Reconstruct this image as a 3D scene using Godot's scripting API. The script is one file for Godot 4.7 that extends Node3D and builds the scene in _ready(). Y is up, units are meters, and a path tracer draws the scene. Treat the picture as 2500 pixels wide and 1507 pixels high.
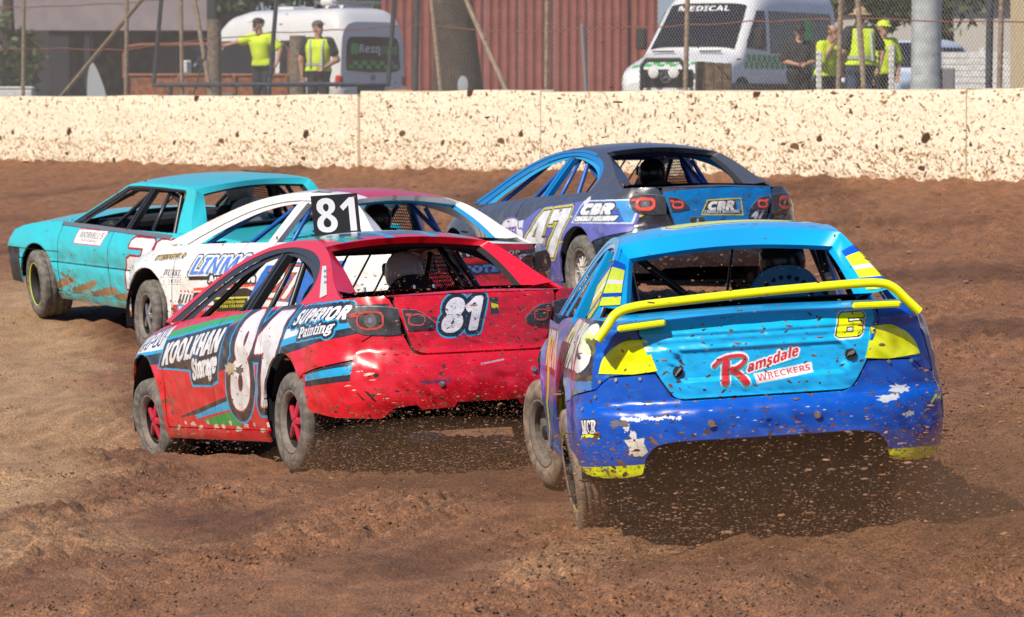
extends Node3D
# Speedway bend: five race sedans on a banked dirt track, a concrete wall and fence, vans and officials behind it.
# World metres, y up; the camera looks along -z from EY above the origin.

const EY := 2.1
var taken := {}
var M := {}

func _ready() -> void:
	build_camera_and_light()
	build_materials()
	build_ground()
	build_wall()
	build_back()
	build_vans()
	build_fence()
	red_car()
	blue_car()
	white_car()
	navy_car()
	turquoise_car()
	build_people()
	build_clods()
	build_spray()

func build_camera_and_light() -> void:
	var cam := Camera3D.new()
	cam.name = "camera"
	add_child(cam)
	cam.position = Vector3(0, EY, 0)
	cam.rotation = Vector3(-atan(475.5 / 11000.0), 0, 0)
	cam.fov = rad_to_deg(2.0 * atan(753.5 / 11000.0))
	cam.near = 0.5
	cam.far = 1500.0
	var at := CameraAttributesPhysical.new()
	at.frustum_focal_length = 24.0 / (2.0 * 753.5 / 11000.0)
	at.frustum_focus_distance = 26.5
	at.exposure_aperture = 9.0
	at.frustum_near = 0.5
	at.frustum_far = 1500.0
	cam.attributes = at
	cam.current = true
	var e := Environment.new()
	e.background_mode = Environment.BG_SKY
	var sm := ProceduralSkyMaterial.new()
	sm.sky_top_color = Color(0.30, 0.48, 0.78)
	sm.sky_horizon_color = Color(0.78, 0.84, 0.90)
	sm.sky_curve = 0.16
	sm.ground_bottom_color = Color(0.32, 0.22, 0.16)
	sm.ground_horizon_color = Color(0.55, 0.48, 0.42)
	sm.sky_energy_multiplier = 0.8
	var sky := Sky.new()
	sky.sky_material = sm
	e.sky = sky
	e.tonemap_mode = Environment.TONE_MAPPER_LINEAR
	e.tonemap_exposure = 1.25
	e.sdfgi_enabled = true
	e.ssao_enabled = true
	e.ssil_enabled = true
	e.volumetric_fog_enabled = true
	e.volumetric_fog_density = 0.0
	var w := WorldEnvironment.new()
	w.name = "world"
	w.environment = e
	add_child(w)
	var sun := DirectionalLight3D.new()
	sun.name = "sun"
	sun.light_color = Color(1.0, 0.955, 0.88)
	sun.light_energy = 1.5
	sun.light_angular_distance = 0.5
	sun.shadow_enabled = true
	add_child(sun)
	sun.look_at_from_position(Vector3.ZERO, -Vector3(-0.44, 0.73, 0.52))

func build_materials() -> void:
	M.black = std(lin(0.012, 0.012, 0.014), 0.7)
	M.bar_black = std(lin(0.02, 0.022, 0.027), 0.35)
	M.bar_blue = std(lin(0.012, 0.10, 0.42), 0.35)
	M.frame_black = std(lin(0.028, 0.030, 0.036), 0.32)
	M.trim = std(lin(0.03, 0.03, 0.033), 0.35)
	M.bumper_black = mottled(lin(0.02, 0.02, 0.022), lin(0.06, 0.052, 0.045), 1.2, 0.6, 3)
	M.bright_blue = std(lin(0.02, 0.32, 0.62), 0.3)
	M.sky_inside = std(lin(0.0, 0.22, 0.50), 0.4)
	M.seat_blue = std(lin(0.03, 0.25, 0.5), 0.4)
	M.rubber = mottled(lin(0.075, 0.072, 0.070), lin(0.21, 0.185, 0.16), 2.2, 0.85, 9)
	M.rubber_dusty = mottled(lin(0.12, 0.095, 0.075), lin(0.34, 0.25, 0.18), 1.6, 0.9, 10)
	M.chrome = std(lin(0.62, 0.62, 0.62), 0.22, 0.9)
	M.steel = std(lin(0.30, 0.31, 0.32), 0.42, 0.7)
	M.dull_metal = std(lin(0.28, 0.28, 0.29), 0.5, 0.4)
	M.rim_dust = mottled(lin(0.13, 0.11, 0.095), lin(0.22, 0.19, 0.165), 3.0, 0.7, 27)
	M.red_rim = std(lin(0.42, 0.02, 0.045), 0.32)
	M.white_rim = std(lin(0.55, 0.53, 0.50), 0.5)
	M.lens = std(lin(0.03, 0.03, 0.034), 0.1)
	M.lens.clearcoat_enabled = true
	M.lens_dull = std(lin(0.05, 0.035, 0.03), 0.4)
	M.lamp_red = std(lin(0.50, 0.075, 0.06), 0.25)
	M.worn = mottled(lin(0.30, 0.27, 0.30), lin(0.55, 0.50, 0.50), 2.5, 0.8, 39)
	M.lamp_bright = std(lin(0.82, 0.10, 0.075), 0.25)
	M.lamp_dull = std(lin(0.25, 0.04, 0.03), 0.4)
	M.lamp_red_plain = std(lin(0.55, 0.03, 0.02), 0.25)
	M.lamp_grey = std(lin(0.16, 0.13, 0.13), 0.15)
	M.lamp_clear = std(lin(0.75, 0.75, 0.74), 0.12)
	M.fluoro = paint(rgb(236, 250, 0), 63, 120)
	M.deep_print = std(rgb(0, 80, 190), 0.35)
	M.cyan_print = std(rgb(70, 150, 205), 0.4)
	M.white_print = std(lin(0.78, 0.78, 0.78), 0.5)
	M.green_print = std(lin(0.03, 0.48, 0.07), 0.45)
	M.plate = std(lin(0.018, 0.017, 0.017), 0.45)
	M.plate_blue = std(lin(0.02, 0.05, 0.2), 0.4)
	M.sticker = std(lin(0.55, 0.57, 0.56), 0.4)
	M.helmet_white = std(lin(0.72, 0.72, 0.72), 0.2)
	M.helmet_black = std(lin(0.02, 0.02, 0.022), 0.2)
	M.helmet_grey = std(lin(0.4, 0.4, 0.42), 0.3)
	M.suit_dark = std(lin(0.03, 0.02, 0.025), 0.85)
	M.old_pipe = mottled(lin(0.24, 0.16, 0.10), lin(0.42, 0.34, 0.26), 1.5, 0.75, 11)
	M.dark_pipe = mottled(lin(0.035, 0.05, 0.075), lin(0.10, 0.10, 0.11), 1.2, 0.5, 12)
	M.rust = mottled(lin(0.18, 0.06, 0.03), lin(0.34, 0.14, 0.08), 2.0, 0.85, 13)
	M.rust_sheet = mottled(lin(0.20, 0.055, 0.02), lin(0.40, 0.16, 0.07), 1.1, 0.8, 14)
	M.wire = std(lin(0.30, 0.29, 0.28), 0.5, 0.5)
	M.white_paint = mottled(lin(0.62, 0.62, 0.60), lin(0.78, 0.78, 0.77), 0.8, 0.6, 15)
	M.van_white = std(lin(0.74, 0.75, 0.76), 0.25)
	M.van_white.clearcoat_enabled = true
	M.truck_blue = std(lin(0.50, 0.58, 0.68), 0.3)
	M.glass_dark = std(lin(0.012, 0.014, 0.018), 0.06)
	M.shed_red = mottled(lin(0.23, 0.062, 0.050), lin(0.30, 0.092, 0.075), 0.4, 0.6, 16)
	M.shed_dark = std(lin(0.055, 0.04, 0.045), 0.8)
	M.fascia = mottled(lin(0.29, 0.245, 0.265), lin(0.35, 0.30, 0.32), 0.3, 0.7, 29)
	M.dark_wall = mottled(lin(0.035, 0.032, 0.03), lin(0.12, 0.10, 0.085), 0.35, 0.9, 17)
	M.dark_post = std(lin(0.02, 0.026, 0.035), 0.6)
	M.timber = mottled(lin(0.13, 0.085, 0.055), lin(0.24, 0.17, 0.115), 1.2, 0.9, 18)
	M.timber_grey = mottled(lin(0.12, 0.095, 0.07), lin(0.28, 0.22, 0.16), 1.4, 0.9, 19)
	M.galvanised = mottled(lin(0.36, 0.40, 0.42), lin(0.52, 0.56, 0.57), 0.9, 0.45, 20)
	M.cream = mottled(lin(0.58, 0.46, 0.27), lin(0.68, 0.56, 0.36), 0.6, 0.9, 21)
	M.house_wall = std(lin(0.55, 0.52, 0.48), 0.9)
	M.roof_tile = std(lin(0.22, 0.10, 0.07), 0.9)
	M.orange = std(lin(0.62, 0.25, 0.06), 0.5)
	M.bark = mottled(lin(0.045, 0.034, 0.027), lin(0.085, 0.065, 0.05), 0.5, 0.95, 22, 3.0)
	M.pale_board = std(lin(0.42, 0.45, 0.48), 0.6)
	M.leaf = std(Color.WHITE, 0.6)
	M.leaf.vertex_color_use_as_albedo = true
	M.leaf.backlight_enabled = true
	M.leaf.backlight = Color(0.10, 0.15, 0.04)
	M.skin = std(lin(0.44, 0.24, 0.16), 0.6)
	M.hivis = std(lin(0.62, 0.80, 0.02), 0.75)
	M.silver_band = std(lin(0.42, 0.46, 0.44), 0.4)
	M.navy = std(lin(0.018, 0.022, 0.035), 0.85)
	M.dark_shirt = std(lin(0.016, 0.018, 0.025), 0.85)
	M.jeans = std(lin(0.05, 0.08, 0.14), 0.9)
	M.straw = std(lin(0.48, 0.34, 0.18), 0.8)
	M.grey_cap = std(lin(0.10, 0.10, 0.11), 0.8)
	M.hair = std(lin(0.04, 0.025, 0.018), 0.7)

# ---------- small helpers ----------
func lin(r: float, g: float, b: float) -> Color:
	return Color(r, g, b).linear_to_srgb()

func rgb(r: int, g: int, b: int) -> Color:
	return Color8(r, g, b)

func numbered(called: String) -> String:
	var n: int = taken.get(called, -1) + 1
	taken[called] = n
	return called if n == 0 else "%s_%03d" % [called, n]

func tag(o: Node, label: String, category: String, group := "") -> void:
	o.set_meta("label", label)
	o.set_meta("category", category)
	if group != "":
		o.set_meta("group", group)

func thing(called: String, label: String, category: String, at := Vector3.ZERO, group := "") -> Node3D:
	var o := Node3D.new()
	o.name = numbered(called)
	add_child(o)
	o.position = at
	tag(o, label, category, group)
	return o

func node(called: String, parent: Node) -> Node3D:
	var o := Node3D.new()
	o.name = called
	parent.add_child(o, true)
	return o

func put(called: String, m: Mesh, material: Material, parent: Node) -> MeshInstance3D:
	var o := MeshInstance3D.new()
	o.name = called
	o.mesh = m
	o.material_override = material
	parent.add_child(o, true)
	return o

func struct(called: String, m: Mesh, material: Material) -> MeshInstance3D:
	var o := put(numbered(called), m, material, self)
	o.set_meta("kind", "structure")
	return o

func std(c: Color, rough := 0.7, metal := 0.0) -> StandardMaterial3D:
	var m := StandardMaterial3D.new()
	m.albedo_color = c
	m.roughness = rough
	m.metallic = metal
	m.cull_mode = BaseMaterial3D.CULL_DISABLED
	return m

func noise_tex(size: int, freq: float, c0: Color, c1: Color, sd := 1, normal := false, bump := 4.0) -> NoiseTexture2D:
	var n := FastNoiseLite.new()
	n.seed = sd
	n.frequency = freq
	n.fractal_octaves = 5
	var t := NoiseTexture2D.new()
	t.width = size
	t.height = size
	t.seamless = true
	t.noise = n
	t.as_normal_map = normal
	t.bump_strength = bump
	if not normal:
		var g := Gradient.new()
		g.set_color(0, c0)
		g.set_color(1, c1)
		g.set_offset(0, 0.2)
		g.set_offset(1, 0.8)
		t.color_ramp = g
	return t

# a rough world-mapped material whose colour wanders between two tones
func mottled(c0: Color, c1: Color, scale: float, rough := 0.85, sd := 1, bump := 0.0) -> StandardMaterial3D:
	var m := std(Color.WHITE, rough)
	m.albedo_texture = noise_tex(512, 0.012, c0, c1, sd)
	m.uv1_triplanar = true
	m.uv1_scale = Vector3.ONE * scale
	if bump > 0.0:
		m.normal_enabled = true
		m.normal_texture = noise_tex(512, 0.03, c0, c1, sd + 7, true, bump)
	return m

func cat(p: Array, per := 6) -> PackedVector2Array:      # a smooth curve through the points
	var out := PackedVector2Array()
	for i in p.size() - 1:
		var a: Vector2 = p[maxi(i - 1, 0)]
		var b: Vector2 = p[i]
		var c: Vector2 = p[i + 1]
		var d: Vector2 = p[mini(i + 2, p.size() - 1)]
		for k in per:
			out.append(b.cubic_interpolate(c, a, d, float(k) / per))
	out.append(p[-1])
	return out

func vv(a: Array) -> PackedVector2Array:                  # flat list of numbers to points
	var out := PackedVector2Array()
	for i in range(0, a.size(), 2):
		out.append(Vector2(a[i], a[i + 1]))
	return out

func va(a: Array) -> Array:
	return Array(vv(a))

func rev(p: PackedVector2Array) -> PackedVector2Array:
	var q := p.duplicate()
	q.reverse()
	return q

func arc(c: Vector2, r: float, a0: float, a1: float, n: int) -> PackedVector2Array:
	var out := PackedVector2Array()
	for i in n + 1:
		var a := deg_to_rad(lerpf(a0, a1, float(i) / n))
		out.append(c + Vector2(cos(a), sin(a)) * r)
	return out

func mirrored(p: PackedVector2Array) -> PackedVector2Array:
	var out := PackedVector2Array()
	for q in p:
		out.append(Vector2(-q.x, q.y))
	return out

# ---------- mesh collector ----------
class MB:
	var v := PackedVector3Array()
	var n := PackedVector3Array()
	var t := PackedVector2Array()
	var c := PackedColorArray()
	var ix := PackedInt32Array()
	var col := Color.WHITE
	func add(p: Vector3, nn: Vector3, uv := Vector2.ZERO) -> int:
		v.append(p); n.append(nn); t.append(uv); c.append(col)
		return v.size() - 1
	func tri(a: int, b: int, d: int) -> void:
		var g := (v[b] - v[a]).cross(v[d] - v[a])
		if g.dot(n[a] + n[b] + n[d]) > 0.0:
			ix.append(a); ix.append(d); ix.append(b)
		else:
			ix.append(a); ix.append(b); ix.append(d)
	func quad(a: int, b: int, d: int, e: int) -> void:
		tri(a, b, d)
		tri(a, d, e)
	func face(p: Array, nn: Vector3, uv := Vector2.ZERO) -> void:
		var k := v.size()
		for q in p:
			add(q, nn, uv)
		for i in range(1, p.size() - 1):
			tri(k, k + i, k + i + 1)
	func mesh() -> ArrayMesh:
		var m := ArrayMesh.new()
		if ix.is_empty():
			return m
		var a := []
		a.resize(Mesh.ARRAY_MAX)
		a[Mesh.ARRAY_VERTEX] = v
		a[Mesh.ARRAY_NORMAL] = n
		a[Mesh.ARRAY_TEX_UV] = t
		a[Mesh.ARRAY_COLOR] = c
		a[Mesh.ARRAY_INDEX] = ix
		m.add_surface_from_arrays(Mesh.PRIMITIVE_TRIANGLES, a)
		return m
	# box with chamfered edges
	func box(x: Transform3D, s: Vector3, b := 0.0) -> void:
		var h := s * 0.5
		b = minf(b, minf(h.x, minf(h.y, h.z)) * 0.6)
		for ax in 3:
			for sg in [-1.0, 1.0]:
				var nn := Vector3.ZERO
				nn[ax] = sg
				var u := (ax + 1) % 3
				var w := (ax + 2) % 3
				var q := []
				for k in [[-1, -1], [1, -1], [1, 1], [-1, 1]]:
					var p := Vector3.ZERO
					p[ax] = sg * h[ax]
					p[u] = k[0] * (h[u] - b)
					p[w] = k[1] * (h[w] - b)
					q.append(x * p)
				face(q, x.basis * nn)
		if b <= 0.0:
			return
		for ax in 3:
			var u := (ax + 1) % 3
			var w := (ax + 2) % 3
			for su in [-1.0, 1.0]:
				for sw in [-1.0, 1.0]:
					var q := []
					for k in [[-1, 0], [1, 0], [1, 1], [-1, 1]]:
						var p := Vector3.ZERO
						p[ax] = k[0] * (h[ax] - b)
						p[u] = su * (h[u] - (b if k[1] == 1 else 0.0))
						p[w] = sw * (h[w] - (0.0 if k[1] == 1 else b))
						q.append(x * p)
					var nn := Vector3.ZERO
					nn[u] = su
					nn[w] = sw
					face(q, (x.basis * nn).normalized())
		for sx in [-1.0, 1.0]:
			for sy in [-1.0, 1.0]:
				for sz in [-1.0, 1.0]:
					var g := Vector3(sx, sy, sz)
					var q := []
					for k in 3:
						var p := Vector3.ZERO
						for j in 3:
							p[j] = g[j] * (h[j] - (0.0 if j == k else b))
						q.append(x * p)
					face(q, (x.basis * g).normalized())
	# tube along points
	func tube(p: Array, r0: float, r1 := -1.0, sides := 8, caps := true) -> void:
		if r1 < 0.0:
			r1 = r0
		var last := -1
		var up := Vector3.UP
		for i in p.size():
			var d: Vector3 = (p[mini(i + 1, p.size() - 1)] - p[maxi(i - 1, 0)]).normalized()
			if absf(d.dot(up)) > 0.95:
				up = Vector3.RIGHT if absf(d.x) < 0.9 else Vector3.BACK
			var s := d.cross(up).normalized()
			up = s.cross(d)
			var r := lerpf(r0, r1, float(i) / maxi(p.size() - 1, 1))
			var k := v.size()
			for j in sides:
				var a := TAU * j / sides
				var o := s * cos(a) + up * sin(a)
				add(p[i] + o * r, o, Vector2(float(j) / sides, float(i)))
			if last >= 0:
				for j in sides:
					quad(last + j, last + (j + 1) % sides, k + (j + 1) % sides, k + j)
			if caps and (i == 0 or i == p.size() - 1):
				var q := []
				for j in sides:
					q.append(v[k + j])
				face(q, -d if i == 0 else d)
			last = k
	# profile of (height along y, radius) turned about y
	func lathe(x: Transform3D, prof: PackedVector2Array, seg := 32, warp = null) -> void:
		var rows := []
		for i in prof.size():
			var a: Vector2 = prof[maxi(i - 1, 0)]
			var b: Vector2 = prof[mini(i + 1, prof.size() - 1)]
			var tg := (b - a).normalized()
			var row := []
			for j in seg + 1:
				var an := TAU * j / seg
				var dir := Vector3(cos(an), 0, sin(an))
				var p := dir * prof[i].y + Vector3.UP * prof[i].x
				if warp != null:
					p = warp.call(p)
				var nn := (dir * tg.x - Vector3.UP * tg.y)
				row.append(add(x * p, (x.basis * nn).normalized(), Vector2(float(j) / seg, float(i) / prof.size())))
			rows.append(row)
		for i in rows.size() - 1:
			for j in seg:
				quad(rows[i][j], rows[i][j + 1], rows[i + 1][j + 1], rows[i + 1][j])
	# rows of points joined into a smooth sheet; the normals point away from `from`
	func grid(rows: Array, uvs := [], from := Vector3(0, 0.4, -1.2)) -> void:
		var k := v.size()
		var h := rows.size()
		var w: int = rows[0].size()
		for i in h:
			for j in w:
				var du: Vector3 = rows[i][mini(j + 1, w - 1)] - rows[i][maxi(j - 1, 0)]
				var dv: Vector3 = rows[mini(i + 1, h - 1)][j] - rows[maxi(i - 1, 0)][j]
				var nn := du.cross(dv)
				if nn.length_squared() < 1e-12:
					nn = Vector3.UP
				nn = nn.normalized()
				if nn.dot(rows[i][j] - from) < 0.0:
					nn = -nn
				add(rows[i][j], nn, uvs[i][j] if uvs.size() > 0 else Vector2.ZERO)
		for i in h - 1:
			for j in w - 1:
				quad(k + i * w + j, k + i * w + j + 1, k + (i + 1) * w + j + 1, k + (i + 1) * w + j)
	# a polygon of the plane (a, b) laid on the surface P(a, b)
	func panel(poly: PackedVector2Array, P: Callable, cell: Vector2, uvf = null, lift := 0.0, thick := 0.015, from := Vector3(0, 0.4, -1.2)) -> void:
		var lo := poly[0]
		var hi := poly[0]
		for q in poly:
			lo = lo.min(q)
			hi = hi.max(q)
		var seen := {}
		var i0 := floori(lo.x / cell.x)
		var i1 := ceili(hi.x / cell.x)
		var j0 := floori(lo.y / cell.y)
		var j1 := ceili(hi.y / cell.y)
		for i in range(i0, i1):
			for j in range(j0, j1):
				var a := Vector2(i, j) * cell
				var sq := PackedVector2Array([a, a + Vector2(cell.x, 0), a + cell, a + Vector2(0, cell.y)])
				for piece in Geometry2D.intersect_polygons(sq, poly):
					if piece.size() < 3:
						continue
					var id := PackedInt32Array()
					for q in piece:
						id.append(_pv(q, P, uvf, lift, from, seen))
					if piece.size() == 4 and Geometry2D.is_polygon_clockwise(piece) == Geometry2D.is_polygon_clockwise(sq) and absf(absf(_area(piece)) - cell.x * cell.y) < cell.x * cell.y * 0.001:
						quad(id[0], id[1], id[2], id[3])
					else:
						var tr := Geometry2D.triangulate_polygon(piece)
						for k in range(0, tr.size(), 3):
							tri(id[tr[k]], id[tr[k + 1]], id[tr[k + 2]])
		if thick > 0.0:
			var m := poly.size()
			for e in m:
				var p0 := poly[e]
				var p1 := poly[(e + 1) % m]
				var st := maxi(1, ceili((p1 - p0).length() / 0.06))
				for s in st:
					var q0 := p0.lerp(p1, float(s) / st)
					var q1 := p0.lerp(p1, float(s + 1) / st)
					var a0 := _pv(q0, P, uvf, lift, from, seen)
					var a1 := _pv(q1, P, uvf, lift, from, seen)
					var ed := v[a1] - v[a0]
					if ed.length_squared() < 1e-10:
						continue
					var nn := ed.cross(n[a0]).normalized()
					var k := v.size()
					add(v[a0], nn, t[a0]); add(v[a1], nn, t[a1])
					add(v[a1] - n[a1] * thick, nn, t[a1]); add(v[a0] - n[a0] * thick, nn, t[a0])
					quad(k, k + 1, k + 2, k + 3)
	func _area(p: PackedVector2Array) -> float:
		var s := 0.0
		for i in p.size():
			s += p[i].cross(p[(i + 1) % p.size()])
		return s * 0.5
	func _pv(q: Vector2, P: Callable, uvf, lift: float, from: Vector3, seen: Dictionary) -> int:
		var key := Vector2i((q * 4000.0).round())
		if seen.has(key):
			return seen[key]
		var p: Vector3 = P.call(q.x, q.y)
		var pa: Vector3 = P.call(q.x + 0.006, q.y)
		var pb: Vector3 = P.call(q.x, q.y + 0.006)
		var nn := (pa - p).cross(pb - p).normalized()
		if nn.dot(p - from) < 0.0:
			nn = -nn
		var id := add(p + nn * lift, nn, uvf.call(q.x, q.y) if uvf != null else q)
		seen[key] = id
		return id

func basis_to(d: Vector3) -> Basis:                       # y axis along d
	var y := d.normalized()
	var x := y.cross(Vector3.BACK if absf(y.z) < 0.9 else Vector3.RIGHT).normalized()
	return Basis(x, y, x.cross(y))

func bx(at: Vector3, s: Vector3, b := 0.01, rot := Vector3.ZERO) -> Mesh:
	var m := MB.new()
	m.box(Transform3D(Basis.from_euler(rot), at), s, b)
	return m.mesh()

func pipe(p: Array, r: float, sides := 8, r1 := -1.0) -> Mesh:
	var m := MB.new()
	m.tube(p, r, r1, sides)
	return m.mesh()

# ---------- flat print: a canvas in the coordinates of the panel ----------
class Cv:
	var im: Image
	var o := Vector2.ZERO      # panel coordinates of the top left corner
	var k := Vector2.ONE       # pixels per panel unit (signed)
	var ts: TextServer
	var fonts := {}
	func setup(w: int, h: int, left: float, right: float, top: float, bottom: float, base: Color) -> void:
		im = Image.create(w, h, false, Image.FORMAT_RGB8)
		im.fill(base)
		o = Vector2(left, top)
		k = Vector2(w / (right - left), h / (bottom - top))
	func px(p: Vector2) -> Vector2:
		return (p - o) * k
	func fill(polys: Array, c: Color) -> void:             # pixel polygons, non-zero winding
		var rows := {}
		var h := im.get_height()
		var w := im.get_width()
		for p in polys:
			var m: int = p.size()
			for i in m:
				var a: Vector2 = p[i]
				var b: Vector2 = p[(i + 1) % m]
				if a.y == b.y:
					continue
				var sg := 1
				if a.y > b.y:
					var q := a
					a = b
					b = q
					sg = -1
				var y0 := maxi(0, ceili(a.y - 0.5))
				var y1 := mini(h - 1, ceili(b.y - 0.5) - 1)
				var dx := (b.x - a.x) / (b.y - a.y)
				for y in range(y0, y1 + 1):
					if not rows.has(y):
						rows[y] = []
					rows[y].append(Vector2(a.x + (y + 0.5 - a.y) * dx, sg))
		for y in rows:
			var r: Array = rows[y]
			r.sort()
			var wind := 0
			for i in r.size() - 1:
				wind += int(r[i].y)
				if wind != 0:
					var x0 := maxi(0, roundi(r[i].x))
					var x1 := mini(w, roundi(r[i + 1].x))
					if x1 > x0:
						im.fill_rect(Rect2i(x0, y, x1 - x0, 1), c)
	func poly(p: PackedVector2Array, c: Color) -> void:
		var q := PackedVector2Array()
		for a in p:
			q.append(px(a))
		fill([q], c)
	func outlined(p: PackedVector2Array, c: Color, ring: Color, wide: float) -> void:
		var q := PackedVector2Array()
		for a in p:
			q.append(px(a))
		fill(Geometry2D.offset_polygon(q, wide * absf(k.y), Geometry2D.JOIN_ROUND), ring)
		fill([q], c)
	func glyphs(s: String, face: String) -> Array:         # [contours in font units, advance]
		if not fonts.has(face):
			var f := SystemFont.new()
			f.font_names = PackedStringArray([face])
			f.font_weight = 700
			fonts[face] = f
			ts = TextServerManager.get_primary_interface()
		var rid: RID = fonts[face].get_rids()[0]
		var out := []
		var x := 0.0
		for ch in s:
			var g := ts.font_get_glyph_index(rid, 64, ch.unicode_at(0), 0)
			var cn := ts.font_get_glyph_contours(rid, 64, g)
			var from := 0
			if cn.has("points"):
				for e in cn.contours:
					out.append(_flat(cn.points.slice(from, e + 1), x))
					from = e + 1
			x += ts.font_get_glyph_advance(rid, 64, g).x
		return [out, x]
	func _flat(p: Array, dx: float) -> PackedVector2Array:
		var q := []
		var m := p.size()
		for i in m:
			var a: Vector3 = p[i]
			var b: Vector3 = p[(i + 1) % m]
			q.append(a)
			if a.z == 0.0 and b.z == 0.0:
				q.append(Vector3((a.x + b.x) * 0.5, (a.y + b.y) * 0.5, 1))
		var s := 0
		while s < q.size() and q[s].z == 0.0:
			s += 1
		var out := PackedVector2Array()
		m = q.size()
		var i := 0
		while i < m:
			var a: Vector3 = q[(s + i) % m]
			var b: Vector3 = q[(s + i + 1) % m]
			out.append(Vector2(a.x + dx, -a.y))
			if b.z == 0.0:
				var d: Vector3 = q[(s + i + 2) % m]
				for j in [0.25, 0.5, 0.75]:
					var u: Vector3 = a.lerp(b, j).lerp(b.lerp(d, j), j)
					out.append(Vector2(u.x + dx, -u.y))
				i += 1
			i += 1
		return out
	# words in the quad TL, TR, BR, BL (cap height fills it); rings: [[width, colour], ...] from the widest in
	func text(s: String, quad: Array, c: Color, rings := [], fat := 0.0, face := "Droid Sans", drop := Vector2.ZERO) -> void:
		var g := glyphs(s, face)
		var cap := 46.0
		var shapes := []
		for p in g[0]:
			var q := PackedVector2Array()
			for a in p:
				var u: float = a.x / g[1]
				var w: float = a.y / cap
				var top: Vector2 = quad[0].lerp(quad[1], u)
				var bot: Vector2 = quad[3].lerp(quad[2], u)
				q.append(px(bot.lerp(top, w)))
			shapes.append(q)
		_paint(shapes, c, rings, fat, drop)
	# own figures drawn in a unit box (y up), outer lines counter-clockwise, holes clockwise
	func figure(polys: Array, quad: Array, c: Color, rings := [], fat := 0.0) -> void:
		var shapes := []
		for p in polys:
			var q := PackedVector2Array()
			for i in range(0, p.size(), 2):
				q.append(px((quad[3] as Vector2).lerp(quad[2], p[i]).lerp((quad[0] as Vector2).lerp(quad[1], p[i]), p[i + 1])))
			shapes.append(q)
		_paint(shapes, c, rings, fat, Vector2.ZERO)
	func _paint(shapes: Array, c: Color, rings: Array, fat: float, drop: Vector2) -> void:
		var big := 0.0
		var sign := 1.0
		for q in shapes:
			var ar := _ar(q)
			if absf(ar) > big:
				big = absf(ar)
				sign = signf(ar)
		var all := rings.duplicate()
		all.append([0.0, c])
		for r in all:
			var d: float = (r[0] + fat) * absf(k.y)
			var lay := []
			for q in shapes:
				var solid: bool = signf(_ar(q)) == sign
				if d == 0.0:
					lay.append(q)
					continue
				for e in Geometry2D.offset_polygon(q, d if solid else -d, Geometry2D.JOIN_ROUND):
					if (_ar(e) > 0.0) != ((sign if solid else -sign) > 0.0):
						e.reverse()
					lay.append(e)
			if r[0] > 0.0 and drop != Vector2.ZERO:
				var low := []
				for q in lay:
					var z := PackedVector2Array()
					for a in q:
						z.append(a + drop * absf(k.y))
					low.append(z)
				fill(low, r[1])
			fill(lay, r[1])
	func _ar(p: PackedVector2Array) -> float:
		var s := 0.0
		for i in p.size():
			s += p[i].cross(p[(i + 1) % p.size()])
		return s
	# thrown mud: small irregular spots
	func spots(count: int, sd: int, size: float, c0: Color, c1: Color, box := Rect2()) -> void:
		var r := RandomNumberGenerator.new()
		r.seed = sd
		var w := im.get_width()
		var h := im.get_height()
		var b := Rect2(0, 0, w, h)
		if box.size.x > 0.0:
			var p0 := px(box.position)
			var p1 := px(box.position + box.size)
			b = Rect2(p0.min(p1), (p1 - p0).abs())
		for i in count:
			var c := c0.lerp(c1, r.randf())
			var at := b.position + Vector2(r.randf() * b.size.x, r.randf() * b.size.y)
			var s := size * absf(k.y) * pow(r.randf(), 3.5) + 0.55
			var an := r.randf_range(-0.6, 0.9)
			var q := PackedVector2Array()
			var el := r.randf_range(1.0, 3.2)
			for j in 7:
				var a := TAU * j / 7.0
				q.append(at + Vector2(cos(a) * s * el, sin(a) * s).rotated(an) * r.randf_range(0.6, 1.2))
			fill([q], c)
	# dust and smears: blends a colour in where the noise says so; amount(y 0..1 from the top)
	func film(c: Color, sd: int, freq: float, floor_at: float, strength: float, low_only: bool) -> void:
		var n := FastNoiseLite.new()
		n.seed = sd
		n.frequency = freq
		n.fractal_octaves = 4
		var w := im.get_width()
		var h := im.get_height()
		for y in range(0, h, 2):
			var f := 1.0
			if low_only:
				f = smoothstep(0.35, 1.0, float(y) / h)
			if f <= 0.0:
				continue
			for x in range(0, w, 2):
				var a := (n.get_noise_2d(x * 0.7, y * 1.3) * 0.5 + 0.5 - floor_at) * strength * f
				if low_only:
					a += (f - 0.75) * strength
				if a > 0.03:
					var q := im.get_pixel(x, y).lerp(c, minf(a, 0.9))
					im.fill_rect(Rect2i(x, y, 2, 2), q)
	# long faint rubs along the panel
	func scratches(count: int, sd: int) -> void:
		var r := RandomNumberGenerator.new()
		r.seed = sd
		var w := im.get_width()
		var h := im.get_height()
		for i in count:
			var x := r.randi() % w
			var y := r.randi() % h
			var ln := int(8 + 90 * pow(r.randf(), 2.5))
			var sl := r.randf_range(-0.12, 0.12)
			var c := Color(0.80, 0.76, 0.72) if r.randf() < 0.6 else Color(0.25, 0.2, 0.18)
			var a := r.randf_range(0.12, 0.5)
			for j in ln:
				var p := Vector2i(x + j, int(y + j * sl))
				if p.x < w and p.y >= 0 and p.y < h:
					im.set_pixelv(p, im.get_pixelv(p).lerp(c, a))
	# chipped or torn paint showing what is under it
	func chip(at: Vector2, size: Vector2, c: Color, sd: int) -> void:
		var r := RandomNumberGenerator.new()
		r.seed = sd
		var q := PackedVector2Array()
		var m := 22
		for j in m:
			var a := TAU * j / m
			q.append(px(at + Vector2(cos(a) * size.x, sin(a) * size.y) * r.randf_range(0.45, 1.1)))
		fill([q], c)
	func tex() -> ImageTexture:
		im.generate_mipmaps()
		return ImageTexture.create_from_image(im)

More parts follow.
